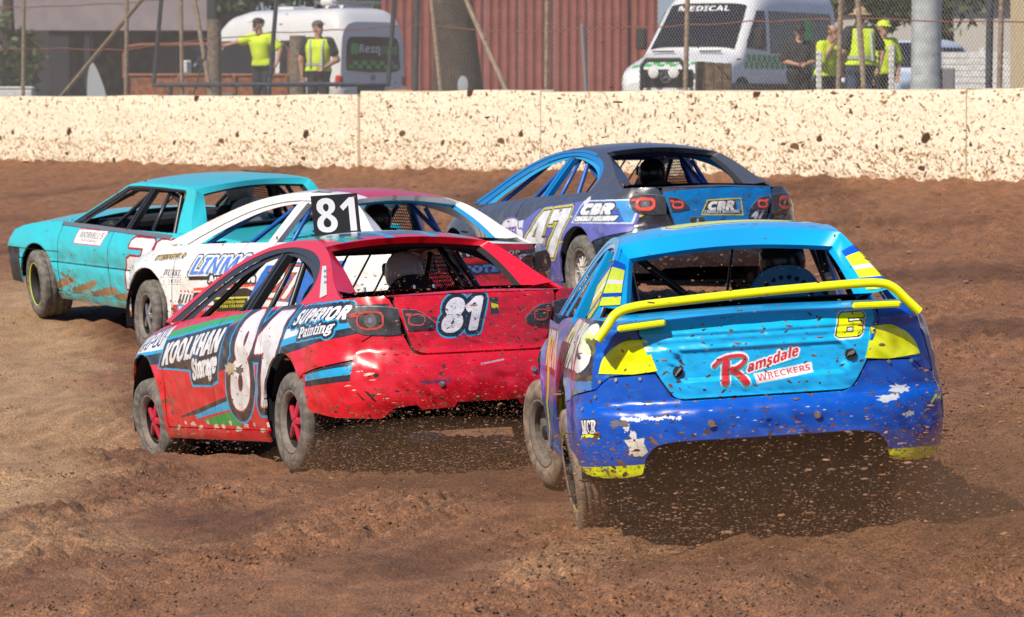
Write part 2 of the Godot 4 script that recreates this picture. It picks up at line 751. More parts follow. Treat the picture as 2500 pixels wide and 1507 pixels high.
# ---------- the race cars ----------
# Car axes: x right, y up, z back, origin on the ground under the middle of the rear axle; l = distance forward of the tail.
# The lower body is one ring: u runs along the plan outline (0 at the middle of the tail, + along the left side, - along the right).
class Shell:
	var half := 0.93
	var tail := Vector2(0.6, 2.6)      # length and power of the rounded tail
	var nose := Vector2(1.0, 2.3)
	var length := 4.9
	var axle := 1.07
	var base := 2.915
	var arch := 0.40
	var archy := 0.34
	var top: PackedVector2Array        # (l, height of the body's top edge)
	var side_t := PackedFloat32Array()
	var rear_t := PackedFloat32Array()
	var top_t := PackedFloat32Array()
	var px := PackedFloat32Array()
	var pl := PackedFloat32Array()
	var dent := FastNoiseLite.new()
	var dents := 0.011
	var tum := Vector2(0.80, 0.55)     # greenhouse half width at y = .97 and how it leans in
	var ridge: PackedVector2Array      # (l, y) roof rail and C pillar
	var crown := 0.045
	var du := 0.67
	var recess := false
	func table(p: PackedVector2Array, lo: float, step: float, m: int) -> PackedFloat32Array:
		var out := PackedFloat32Array()
		var i := 0
		for k in m:
			var x := lo + step * k
			while i < p.size() - 2 and p[i + 1].x < x:
				i += 1
			var a := p[maxi(i - 1, 0)]
			var b := p[i]
			var c := p[i + 1]
			var d := p[mini(i + 2, p.size() - 1)]
			var t := clampf((x - b.x) / (c.x - b.x), 0.0, 1.0)
			var s0 := (c.y - a.y) / maxf(c.x - a.x, 0.001) * (c.x - b.x)
			var s1 := (d.y - b.y) / maxf(d.x - b.x, 0.001) * (c.x - b.x)
			out.append((2 * t * t * t - 3 * t * t + 1) * b.y + (t * t * t - 2 * t * t + t) * s0 + (-2 * t * t * t + 3 * t * t) * c.y + (t * t * t - t * t) * s1)
		return out
	func ready(side: PackedVector2Array, rear: PackedVector2Array, sd: int) -> void:
		side_t = table(side, 0.0, 0.01, 140)
		rear_t = table(rear, 0.0, 0.01, 140)
		top_t = table(top, 0.0, 0.02, 260)
		dent.seed = sd
		dent.frequency = 1.6
		var raw := PackedVector2Array()
		for i in 301:
			var a := PI / 2 * i / 300.0
			raw.append(Vector2(half * pow(sin(a), 2.0 / tail.y), tail.x * (1.0 - pow(cos(a), 2.0 / tail.y))))
		for i in range(1, 100):
			var l := lerpf(tail.x, length - nose.x, i / 100.0)
			raw.append(Vector2(half, l))
		for i in 301:
			var a := PI / 2 * (1.0 - i / 300.0)
			raw.append(Vector2(half * pow(sin(a), 2.0 / nose.y), length - nose.x * (1.0 - pow(cos(a), 2.0 / nose.y))))
		var acc := 0.0
		var nxt := 0.0
		for i in range(1, raw.size()):
			var d := raw[i - 1].distance_to(raw[i])
			while nxt <= acc + d and d > 0.0:
				var q := raw[i - 1].lerp(raw[i], (nxt - acc) / d)
				px.append(q.x)
				pl.append(q.y)
				nxt += 0.01
			acc += d
		for i in pl.size():
			if pl[i] >= tail.x:
				du = i * 0.01 - tail.x
				break
	func end() -> float:
		return (px.size() - 1) * 0.01
	func C(u: float) -> Vector2:
		var a := clampf(absf(u) * 100.0, 0.0, px.size() - 1.001)
		var i := int(a)
		return Vector2(lerpf(px[i], px[i + 1], a - i), lerpf(pl[i], pl[i + 1], a - i))
	func look(t: PackedFloat32Array, x: float) -> float:
		var a := clampf(x, 0.0, t.size() - 1.001)
		var i := int(a)
		return lerpf(t[i], t[i + 1], a - i)
	func ytop(l: float) -> float:
		return look(top_t, l * 50.0)
	func P(u: float, y: float) -> Vector3:
		var c := C(u)
		var g := C(absf(u) + 0.03) - C(maxf(absf(u) - 0.03, 0.0))
		var nn := Vector2(g.y, -g.x).normalized()
		if absf(u) < 0.03:
			nn = Vector2(0, -1)
		var ye := y + (1.03 - ytop(c.y)) * smoothstep(0.4, 1.0, y)
		var w := smoothstep(0.7, 1.25, absf(u))
		var ins := lerpf(look(rear_t, ye * 100.0), look(side_t, ye * 100.0), w)
		for la in [axle, axle + base]:
			var r := Vector2(c.y - la, y - archy).length()
			ins -= 0.02 * exp(-pow((r - arch) / 0.07, 2.0)) * w
		if recess and absf(u) < 0.6:
			var e := minf(minf(y - 0.715, 0.872 - y), (0.455 - absf(u)) * 0.8 - absf(y - 0.80) * 0.45)
			ins += 0.02 * smoothstep(0.0, 0.016, e)
		ins += dent.get_noise_2d(u * 2.0, y * 3.0) * dents
		var x := c.x - nn.x * ins
		var l := c.y - nn.y * ins
		return Vector3(-x if u >= 0.0 else x, y, axle - l)
	func G(l: float, y: float, s := -1.0) -> Vector3:      # greenhouse side
		var k := y - 0.97
		return Vector3(s * (tum.x - tum.y * k - 0.10 * k * k), y, axle - l)
	func at_ridge(l: float) -> float:
		for i in ridge.size() - 1:
			if l <= ridge[i].x and l >= ridge[i + 1].x:
				return lerpf(ridge[i].y, ridge[i + 1].y, (ridge[i].x - l) / maxf(ridge[i].x - ridge[i + 1].x, 0.0001))
		return ridge[-1].y
	func roof(x: float, l: float) -> Vector3:
		var e := G(l, at_ridge(l))
		var s := x / -e.x
		return Vector3(x, e.y + crown * (1.0 - s * s), axle - l)

func shell_mesh(S: Shell, poly: PackedVector2Array, uvf, lift := 0.0, cell := Vector2(0.06, 0.05), thick := 0.015) -> Mesh:
	var m := MB.new()
	m.panel(poly, S.P, cell, uvf, lift, thick)
	return m.mesh()

# straight-sided polygon fattened into a smooth band between two closed or open lines of equal count
func band(a: Array, b: Array, across := 3, closed := false) -> Mesh:
	var rows := []
	for k in across + 1:
		var row := PackedVector3Array()
		for i in a.size():
			row.append(a[i].lerp(b[i], float(k) / across))
		if closed:
			row.append(row[0])
		rows.append(row)
	var m := MB.new()
	m.grid(rows)
	return m.mesh()

func resample(p: PackedVector2Array, m: int) -> PackedVector2Array:
	var acc := PackedFloat32Array([0.0])
	for i in range(1, p.size()):
		acc.append(acc[-1] + p[i].distance_to(p[i - 1]))
	var out := PackedVector2Array()
	var i := 0
	for k in m:
		var s := acc[-1] * k / (m - 1.0)
		while i < p.size() - 2 and acc[i + 1] < s:
			i += 1
		out.append(p[i].lerp(p[i + 1], clampf((s - acc[i]) / maxf(acc[i + 1] - acc[i], 1e-6), 0, 1)))
	return out

func ve_shell(sd: int) -> Shell:
	var S := Shell.new()
	S.top = vv([0, 1.07, 0.4, 1.06, 0.8, 1.045, 1.3, 1.035, 2.2, 1.01, 3.0, 0.98, 3.5, 0.955, 3.9, 0.915, 4.3, 0.85, 4.6, 0.77, 4.8, 0.68, 4.95, 0.62])
	S.ridge = cat(va([3.80, 0.97, 3.55, 1.07, 3.3, 1.175, 2.9, 1.315, 2.6, 1.385, 2.3, 1.425, 2.0, 1.442, 1.7, 1.44, 1.45, 1.42, 1.2, 1.368, 1.0, 1.285, 0.8, 1.18, 0.6, 1.098, 0.45, 1.052]), 5)
	S.ready(vv([0, 0.14, 0.12, 0.10, 0.2, 0.05, 0.3, 0.025, 0.45, 0.012, 0.6, 0, 0.75, 0.004, 0.86, 0.022, 0.93, 0.05, 0.98, 0.085, 1.04, 0.15, 1.1, 0.25]), vv([0, 0.3, 0.2, 0.16, 0.27, 0.07, 0.35, 0.03, 0.45, 0.0, 0.56, 0, 0.63, 0.015, 0.69, 0.05, 0.72, 0.07, 0.85, 0.078, 0.95, 0.088, 1.02, 0.105, 1.06, 0.13, 1.1, 0.2]), sd)
	return S

# spec keys: shell, side, rear, paint, frame, inside, cage, rim, hole, frame_line, pillar
func car_body(o: Node3D, S: Shell, d: Dictionary) -> void:
	var du := S.du
	var su := func(u: float, y: float) -> Vector2: return Vector2((5.55 - u) / 5.0, (1.15 - y) / 1.05)
	var ru := func(u: float, y: float) -> Vector2: return Vector2((1.35 - u) / 2.7, (1.15 - y) / 1.0)
	var none := func(u: float, y: float) -> Vector2: return Vector2(u * 0.3, y * 0.9)
	var ar := S.axle + du
	var af := S.axle + S.base + du
	var R := S.arch
	var sill: float = d.get("sill", 0.22)
	var seam := [ar + R + 0.06, ar + R + 1.03, af - R - 0.055]
	var tops := func(u0: float, u1: float) -> PackedVector2Array:
		var q := PackedVector2Array()
		for i in 13:
			var u := lerpf(u0, u1, i / 12.0)
			q.append(Vector2(u, S.ytop(S.C(u).y)))
		return q
	for s in [1.0, -1.0]:
		var m: Material = d.side if s > 0 else d.paint
		var uvf = su if s > 0 else none
		var fix := func(p: PackedVector2Array) -> PackedVector2Array: return p if s > 0 else mirrored(p)
		# quarter panel round the rear wheel
		var q := PackedVector2Array([Vector2(seam[0], sill)])
		q.append_array(tops.call(seam[0], 0.64))
		for p in d.quarter_edge:
			q.append(p)
		var a0 := rad_to_deg(atan2(d.quarter_edge[-1].y - S.archy, d.quarter_edge[-1].x - ar))
		q.append_array(arc(Vector2(ar, S.archy), R, 180 - a0 if a0 < 90 else a0, -14, 16))
		q.append(Vector2(ar + R, sill))
		put("rear_quarter", shell_mesh(S, fix.call(q), uvf), m, o)
		for k in 2:
			var e := PackedVector2Array([Vector2(seam[k + 1] - 0.006, sill), Vector2(seam[k] + 0.006, sill)])
			e.append_array(tops.call(seam[k] + 0.006, seam[k + 1] - 0.006))
			put("door", shell_mesh(S, fix.call(e), uvf), m, o)
		var g := PackedVector2Array([Vector2(seam[2] + 0.004, sill)])
		g.append_array(rev(arc(Vector2(af, S.archy), R, -8, 188, 20)))
		g.append(Vector2(af + R + 0.006, d.get("split", 0.545) + 0.005))
		var ue: float = d.get("guard_end", S.end() - 0.62)
		g.append(Vector2(ue, d.get("split", 0.545) + 0.005))
		g.append_array(tops.call(ue, seam[2] + 0.004))
		put("front_guard", shell_mesh(S, fix.call(g), uvf), m, o)
		# sill strip
		var k := PackedVector2Array([Vector2(ar + R + 0.02, sill - 0.005), Vector2(af - R - 0.02, sill - 0.005), Vector2(af - R - 0.03, sill - 0.07), Vector2(ar + R + 0.03, sill - 0.07)])
		put("sill", shell_mesh(S, fix.call(k), uvf, 0.012), d.get("sill_paint", m), o)
		# wheel housings
		for la in [S.axle, S.axle + S.base]:
			var w := MB.new()
			var r0 := PackedVector3Array()
			var r1 := PackedVector3Array()
			for p in arc(Vector2(la, S.archy), R, -20, 200, 20):
				r0.append(Vector3(-s * (S.half - 0.04), p.y, S.axle - p.x))
				r1.append(Vector3(-s * 0.5, p.y, S.axle - p.x))
			w.grid([r0, r1], [], Vector3(-s * 0.7, 2, S.axle - la))
			var c := w.add(Vector3(-s * 0.5, S.archy, S.axle - la), Vector3(-s, 0, 0))
			var last := -1
			for p in r1:
				var i := w.add(p, Vector3(-s, 0, 0))
				if last >= 0:
					w.tri(c, last, i)
				last = i
			put("wheel_housing", w.mesh(), M.black, o)
	# front bumper
	var ue2: float = d.get("guard_end", S.end() - 0.62)
	var fb := PackedVector2Array()
	var lo: float = d.get("nose_low", 0.24)
	for s in [1.0, -1.0]:
		var h := MB.new()
		var e := PackedVector2Array([Vector2(af + R + 0.01, 0.30), Vector2(af + R + 0.01, d.get("split", 0.545)), Vector2(ue2 + 0.005, d.get("split", 0.545))])
		if ue2 < S.end() - 0.1:
			e.append_array(tops.call(ue2 + 0.005, S.end() - 0.02))
		e.append(Vector2(S.end() - 0.02, lo))
		h.panel(e if s > 0 else mirrored(e), S.P, Vector2(0.08, 0.06), su if s > 0 else none, 0.0, 0.015)
		put("front_bumper", h.mesh(), d.get("nose_paint", d.side if s > 0 else d.paint), o)
	# bonnet and boot deck, closed caps across the ring
	var caps := [["bonnet", du + d.get("cowl", 3.45), S.end() - 0.01, 0.06], ["boot_deck", du + 1.2, 0.0, 0.02]]
	for cp in caps:
		var rows := []
		var uvs := []
		for i in 25:
			var u: float = lerpf(cp[1], cp[2], i / 24.0)
			var yy := S.ytop(S.C(u).y) - 0.004
			var a := S.P(u, yy)
			var b := S.P(-u, yy)
			var row := PackedVector3Array()
			var uv := []
			for j in 17:
				var t := j / 16.0
				var p := a.lerp(b, t)
				p.y += cp[3] * sin(PI * t) * minf(1.0, (b.x - a.x))
				if i == 24 and cp[0] == "boot_deck":
					p.z -= 0.0
				row.append(p)
				uv.append(Vector2(p.x * 0.3, p.z * 0.3))
			rows.append(row)
			uvs.append(uv)
		var cm := MB.new()
		cm.grid(rows, uvs)
		put(cp[0], cm.mesh(), d.get(cp[0], d.paint), o)
	# boot lid and rear bumper
	put("boot_lid", shell_mesh(S, d.lid, ru, 0.004, Vector2(0.03, 0.016), 0.03), d.rear, o)
	put("rear_bumper", shell_mesh(S, d.bumper, ru, 0.002, Vector2(0.05, 0.04), 0.02), d.rear, o)
	var shut := MB.new()
	shut.panel(Geometry2D.offset_polygon(d.lid, 0.012)[0], S.P, Vector2(0.1, 0.08), none, -0.025, 0.0)
	put("boot_shut", shut.mesh(), M.black, o)
	car_top(o, S, d)
	# floor, bulkheads and dash that close the inside off
	var bx_at := [["floor_pan", Vector3(0, 0.24, -1.1), Vector3(1.5, 0.03, 3.6)], ["firewall", Vector3(0, 0.58, S.axle - 3.5), Vector3(1.5, 0.7, 0.04)], ["rear_bulkhead", Vector3(0, 0.62, S.axle - 1.25), Vector3(1.44, 0.78, 0.03)], ["boot_floor", Vector3(0, 0.42, 0.35), Vector3(1.0, 0.03, 1.1)]]
	for b in bx_at:
		put(b[0], bx(b[1], b[2], 0.006), d.get("inside", M.black), o)
	put("dashboard", bx(Vector3(0, 0.9, S.axle - 3.05), Vector3(1.35, 0.12, 0.3), 0.04), M.black, o)
	put("rear_axle", pipe([Vector3(-0.7, 0.31, 0), Vector3(0.7, 0.31, 0)], 0.05), M.black, o)
	put("exhaust", pipe([Vector3(0.25, 0.27, -1.5), Vector3(0.3, 0.3, 0.3), Vector3(0.35, 0.28, 0.85)], 0.035), M.black, o)

func car_top(o: Node3D, S: Shell, d: Dictionary) -> void:
	var uv0 := func(l: float, y: float) -> Vector2: return Vector2(l * 0.3, y * 0.3)
	var hole: PackedVector2Array = d.hole            # window opening, from the front foot over the top to the rear foot
	var fl: PackedVector2Array = d.frame_line
	var low := 0.955
	for s in [-1.0, 1.0]:
		var P := func(l: float, y: float) -> Vector3: return S.G(l, y, s)
		var q := S.ridge.duplicate()
		q.append(Vector2(S.ridge[-1].x, low))
		q.append(Vector2(fl[-1].x, low))
		q.append_array(rev(fl))
		q.append(Vector2(fl[0].x, low))
		q.append(Vector2(S.ridge[0].x + 0.02, low))
		var m := MB.new()
		m.panel(q, P, Vector2(0.06, 0.05), uv0, 0.0, 0.02)
		put("roof_rail", m.mesh(), d.rail, o)
		# stepped door frame set inside the rail
		var a := resample(fl, 60)
		var b := resample(hole, 60)
		for k in 2:
			var la := []
			var lb := []
			for i in 60:
				var p0 := a[i].lerp(b[i], 0.5 * k)
				var p1 := a[i].lerp(b[i], 0.5 * k + 0.56)
				la.append(S.G(p0.x, p0.y, s) + Vector3(-s * (0.004 + 0.018 * k), 0, 0))
				lb.append(S.G(p1.x, p1.y, s) + Vector3(-s * (0.010 + 0.022 * k), 0, 0))
			put("window_frame", band(la, lb, 2), d.frame if k == 0 else d.get("frame2", d.frame), o)
		var pm := MB.new()
		var pl: PackedVector2Array = d.pillar
		pm.panel(pl, P, Vector2(0.05, 0.06), uv0, 0.004, 0.05)
		put("door_pillar", pm.mesh(), d.frame, o)
		var pc := MB.new()
		var mid := PackedVector2Array([pl[0].lerp(pl[1], 0.38), pl[0].lerp(pl[1], 0.62), pl[3].lerp(pl[2], 0.62), pl[3].lerp(pl[2], 0.38)])
		pc.panel(mid, P, Vector2(0.05, 0.06), uv0, 0.012, 0.012)
		put("pillar_rib", pc.mesh(), d.frame, o)
	# roof skin
	var l0: float = d.roof.x
	var l1: float = d.roof.y
	var rows := []
	var uvs := []
	for i in 21:
		var l := lerpf(l0, l1, i / 20.0)
		var e := S.G(l, S.at_ridge(l))
		var row := PackedVector3Array()
		var uv := []
		for j in 25:
			var x := lerpf(e.x - 0.003, -e.x + 0.003, j / 24.0)
			var p := S.roof(x, l)
			p.y += 0.0035 - 0.03 * pow(absf(x / e.x), 14.0) * 0.3
			row.append(p)
			uv.append(Vector2((x + 0.7) / 1.4, (l0 - l) / (l0 - l1)))
		rows.append(row)
		uvs.append(uv)
	var rm := MB.new()
	rm.grid(rows, uvs)
	put("roof", rm.mesh(), d.roof_paint, o)
	# rear window surround: from the roof's back edge and the C pillar ridges to the opening
	var w: Array = d.glass                       # opening: top half width, top y, top l, bottom half width, bottom y, bottom l
	var outer := []
	var inner := []
	var n := 14
	for i in n + 1:                              # left side, bottom to top
		var t := float(i) / n
		var l := lerpf(w[5] - 0.1, l1, t)
		outer.append(S.G(l, S.at_ridge(l) + 0.002))
		inner.append(Vector3(-lerpf(w[3], w[0], t), lerpf(w[4], w[1], t) + 0.02 * sin(PI * t), S.axle - lerpf(w[5], w[2], t)))
	for i in range(1, n):                        # across the top
		var t := float(i) / n
		var e := S.G(l1, S.at_ridge(l1))
		outer.append(S.roof(lerpf(e.x, -e.x, t), l1) + Vector3(0, 0.004, 0))
		inner.append(Vector3(lerpf(-w[0], w[0], t), w[1] + 0.035 * sin(PI * t), S.axle - w[2] - 0.03 * sin(PI * t)))
	for i in n + 1:
		var a: Vector3 = outer[n - i]
		var b: Vector3 = inner[n - i]
		outer.append(Vector3(-a.x, a.y, a.z))
		inner.append(Vector3(-b.x, b.y, b.z))
	put("rear_window_surround", band(outer, inner, 4), d.surround, o)
	var deep := []
	for p in inner:
		deep.append(Vector3(p.x * 0.96, p.y - 0.02, p.z - 0.035))
	put("rear_window_flange", band(inner, deep, 2), d.get("flange", d.surround), o)
	var tray := [PackedVector3Array(), PackedVector3Array()]
	for j in 13:
		var t := j / 12.0
		tray[0].append(Vector3(lerpf(-w[3] - 0.05, w[3] + 0.05, t), w[4] + 0.012 + 0.01 * sin(PI * t), S.axle - w[5] + 0.06))
		tray[1].append(Vector3(lerpf(-w[3] - 0.05, w[3] + 0.05, t), w[4] - 0.03, S.axle - w[5] - 0.25))
	var tm := MB.new()
	tm.grid(tray)
	put("parcel_tray", tm.mesh(), d.get("tray", M.black), o)

# roll cage, seat and window net that show through the openings
func car_inside(o: Node3D, S: Shell, d: Dictionary) -> void:
	var cg := node("roll_cage", o)
	var c: Material = d.cage
	var z := S.axle
	var tw := func(y: float) -> float: return S.tum.x - S.tum.y * (y - 0.97) - 0.09
	var ry: float = S.at_ridge(2.0) - 0.06
	var bars := []
	bars.append([Vector3(-tw.call(0.9), 0.26, z - 2.0), Vector3(-tw.call(0.95), 0.95, z - 2.0), Vector3(-tw.call(ry), ry, z - 1.95), Vector3(tw.call(ry), ry, z - 1.95), Vector3(tw.call(0.95), 0.95, z - 2.0), Vector3(tw.call(0.9), 0.26, z - 2.0)])
	for s in [-1.0, 1.0]:
		bars.append([Vector3(s * tw.call(0.9), 0.3, z - 3.45), Vector3(s * tw.call(0.97), 0.97, z - 3.3), Vector3(s * tw.call(ry), ry - 0.02, z - 2.55), Vector3(s * tw.call(ry), ry, z - 1.95)])
		bars.append([Vector3(s * tw.call(ry), ry - 0.02, z - 1.95), Vector3(s * 0.5, 0.75, z - 0.8)])
		bars.append([Vector3(s * tw.call(0.95), 0.78, z - 3.05), Vector3(s * tw.call(1.34), 1.33, z - 2.18)])
		bars.append([Vector3(s * tw.call(0.95), 0.92, z - 1.62), Vector3(s * tw.call(1.33), 1.33, z - 1.75)])
	bars.append([Vector3(-tw.call(ry), ry, z - 1.97), Vector3(0.45, 0.5, z - 2.0)])
	bars.append([Vector3(-tw.call(ry), ry - 0.02, z - 2.55), Vector3(tw.call(ry), ry - 0.02, z - 2.55)])
	bars.append([Vector3(-0.62, 0.85, z - 1.6), Vector3(0.62, 0.85, z - 1.6)])
	for b in bars:
		put("bar", pipe(b, 0.021), c, cg)
	# seat with head wings
	var st := node("race_seat", o)
	put("seat_back", bx(Vector3(0.33, 0.66, z - 2.1), Vector3(0.44, 0.62, 0.06), 0.03, Vector3(-0.18, 0, 0)), d.seat, st)
	var hr := MB.new()
	hr.panel(cat(va([-0.20, 0.86, 0.20, 0.86, 0.19, 1.02, 0.12, 1.12, 0.0, 1.15, -0.12, 1.12, -0.19, 1.02, -0.20, 0.86]), 4), func(a: float, b: float) -> Vector3: return Vector3(0.33 + a, b + d.get("head_up", 0.0), z - 2.03 - a * a * 1.5), Vector2(0.06, 0.06), null, 0.0, 0.03, Vector3(0.33, 1.0, z - 4.0))
	put("head_rest", hr.mesh(), d.seat, st)
	var dots := MB.new()
	for k in 10:
		var q := Vector2(0.155, 0.0).rotated(PI * (k + 0.5) / 10.0) * Vector2(0.9, 0.75) + Vector2(0, 0.97)
		dots.panel(arc(q, 0.013, 0, 320, 8), func(a: float, b: float) -> Vector3: return Vector3(0.33 + a, b + d.get("head_up", 0.0), z - 2.03 - a * a * 1.5), Vector2(0.06, 0.06), null, 0.003, 0.0, Vector3(0.33, 1.0, z - 4.0))
	put("lightening_holes", dots.mesh(), M.black, st)
	put("seat_base", bx(Vector3(0.33, 0.42, z - 2.4), Vector3(0.46, 0.12, 0.5), 0.04), d.seat, st)
	# net in the driver's window, wires of their own, joined
	var nt := MB.new()
	for i in 15:
		var y := 0.98 + i * 0.026
		var x: float = tw.call(y) + 0.06
		nt.tube([Vector3(x, y, z - 2.9 + (y - 0.98) * 0.9), Vector3(x, y, z - 2.1)], 0.004, 0.004, 4, false)
	for i in 26:
		var l := 2.1 + i * 0.034
		var ytop := minf(1.34, 0.99 + (2.98 - l) * 0.75)
		nt.tube([Vector3(tw.call(0.98) + 0.06, 0.98, z - l), Vector3(tw.call(ytop) + 0.06, ytop, z - l)], 0.004, 0.004, 4, false)
	var no := put("window_net", nt.mesh(), M.black, o)
	no.set_meta("kind", "stuff")
	# bars in the windscreen opening
	for i in 3:
		put("windscreen_bar", pipe([Vector3(0.12 + i * 0.18, 0.99, z - 3.35), Vector3(0.12 + i * 0.16, S.at_ridge(2.62) - 0.015, z - 2.66)], 0.008, 6), M.black, o)

# wheel about the x axis; outside towards -x
func make_wheel(parent: Node, at: Vector3, side: float, rim: Material, style: int, steer := 0.0, camber := 0.0, flat := false, rad := 0.315, wide := 0.235, rub: Material = null) -> void:
	var w := node("wheel", parent)
	w.position = at
	w.rotation = Vector3(0, steer + (PI if side > 0 else 0.0), camber)
	var x := Transform3D(Basis(Vector3(0, 0, 1), Vector3(-1, 0, 0), Vector3(0, -1, 0)), Vector3.ZERO)  # y of the profile runs to -x
	var k := wide / 0.235
	var pr := PackedVector2Array()
	for p in [[-0.10, 0.19], [-0.112, 0.205], [-0.122, 0.235], [-0.118, 0.272], [-0.105, 0.298], [-0.092, 0.309], [-0.06, 0.314], [-0.058, 0.306], [-0.046, 0.306], [-0.044, 0.315], [-0.012, 0.315], [-0.01, 0.307], [0.01, 0.307], [0.012, 0.315], [0.044, 0.315], [0.046, 0.306], [0.058, 0.306], [0.06, 0.314], [0.092, 0.309], [0.105, 0.298], [0.118, 0.272], [0.122, 0.235], [0.112, 0.205], [0.10, 0.19]]:
		pr.append(Vector2(p[0] * k, p[1] * rad / 0.315))
	var warp = null
	if flat:
		warp = func(p: Vector3) -> Vector3:
			# x of the profile frame points along the wheel's z; z of it points down
			var low := smoothstep(0.10, 0.30, p.z)
			var q := p
			q.z = minf(p.z, 0.262 + 0.02 * sin(p.x * 22.0))
			q.y += low * (0.05 * sin(p.x * 26.0 + 1.0) + 0.045) + 0.018 * sin(p.x * 14.0 + p.z * 9.0) * smoothstep(0.2, 0.26, Vector2(p.x, p.z).length())
			return q
	var ty := MB.new()
	ty.lathe(x, pr, 56, warp)
	put("tyre", ty.mesh(), rub if rub else M.rubber, w)
	var rm := MB.new()
	var r := rad / 0.315
	var deep := 0.035 if style == 1 else 0.06
	rm.lathe(x, vv([0.08 * k, 0.19 * r, 0.108 * k, 0.202 * r, 0.107 * k, 0.188 * r, 0.09 * k, 0.168 * r, 0.075, 0.162 * r]), 40)
	put("rim", rm.mesh(), M.rim_dust if style == 0 or style == 3 else (rim if style != 2 else M.black), w)
	var br := MB.new()
	br.lathe(x, vv([-0.10 * k, 0.188 * r, 0.0, 0.166 * r, 0.076, 0.163 * r]), 40)
	put("rim_barrel", br.mesh(), M.black if style == 0 else (rim if style != 2 else M.black), w)
	var bk := MB.new()
	bk.lathe(x, vv([0.01, 0.155 * r, 0.0, 0.05, 0.0, 0.001]), 32)
	put("brake_disc", bk.mesh(), M.black, w)
	var sp := MB.new()
	if style == 0:                     # five bold spokes
		for i in 5:
			var b := x * Transform3D(Basis(Vector3.UP, TAU * i / 5), Vector3.ZERO)
			sp.box(b * Transform3D(Basis.from_euler(Vector3(0, 0, -0.16)), Vector3(0.088 * r, 0.062, 0)), Vector3(0.148 * r, 0.034, 0.042), 0.014)
	elif style == 1:                   # steel disc with slots
		sp.lathe(x, vv([deep - 0.01, 0.17 * r, deep + 0.01, 0.15 * r, deep - 0.01, 0.12 * r, deep - 0.02, 0.06, deep + 0.02, 0.05, deep + 0.025, 0.001]), 32)
	elif style == 2:
		sp.lathe(x, vv([0.0, 0.17 * r, -0.02, 0.1 * r, -0.02, 0.001]), 24)
	else:                              # many thin spokes
		for i in 14:
			var b := x * Transform3D(Basis(Vector3.UP, TAU * i / 14), Vector3.ZERO)
			sp.box(b * Transform3D(Basis.from_euler(Vector3(0, 0, -0.2)), Vector3(0.1 * r, 0.06, 0)), Vector3(0.15 * r, 0.018, 0.016), 0.005)
	put("spokes", sp.mesh(), rim if style != 2 else M.black, w)
	var hb := MB.new()
	hb.lathe(x, vv([0.03, 0.045, 0.075, 0.042, 0.082, 0.03, 0.082, 0.001]), 20)
	put("hub_cap", hb.mesh(), M.black if style == 1 else rim, w)
	if style == 2:
		var yl := MB.new()
		yl.lathe(x, vv([0.106 * k, 0.2 * r, 0.111 * k, 0.196 * r, 0.106 * k, 0.19 * r]), 40)
		put("bead_ring", yl.mesh(), M.fluoro, w)

func place_car(o: Node3D, p: Array) -> void:               # x, ground y, depth, yaw, pitch, roll
	o.position = Vector3(p[0], p[1], -p[2])
	o.rotation = Vector3(p[4], p[3], p[5])

func ring_poly(c: Vector2, r: Vector2, w: float, a0: float, a1: float, n := 14) -> PackedVector2Array:
	var out := PackedVector2Array()
	for i in n + 1:
		var a := deg_to_rad(lerpf(a0, a1, float(i) / n))
		out.append(c + squircle(a) * r)
	for i in n + 1:
		var a := deg_to_rad(lerpf(a1, a0, float(i) / n))
		out.append(c + squircle(a) * (r - Vector2(w, w)))
	return out

func squircle(a: float) -> Vector2:
	return Vector2(signf(cos(a)) * pow(absf(cos(a)), 0.7), signf(sin(a)) * pow(absf(sin(a)), 0.7))

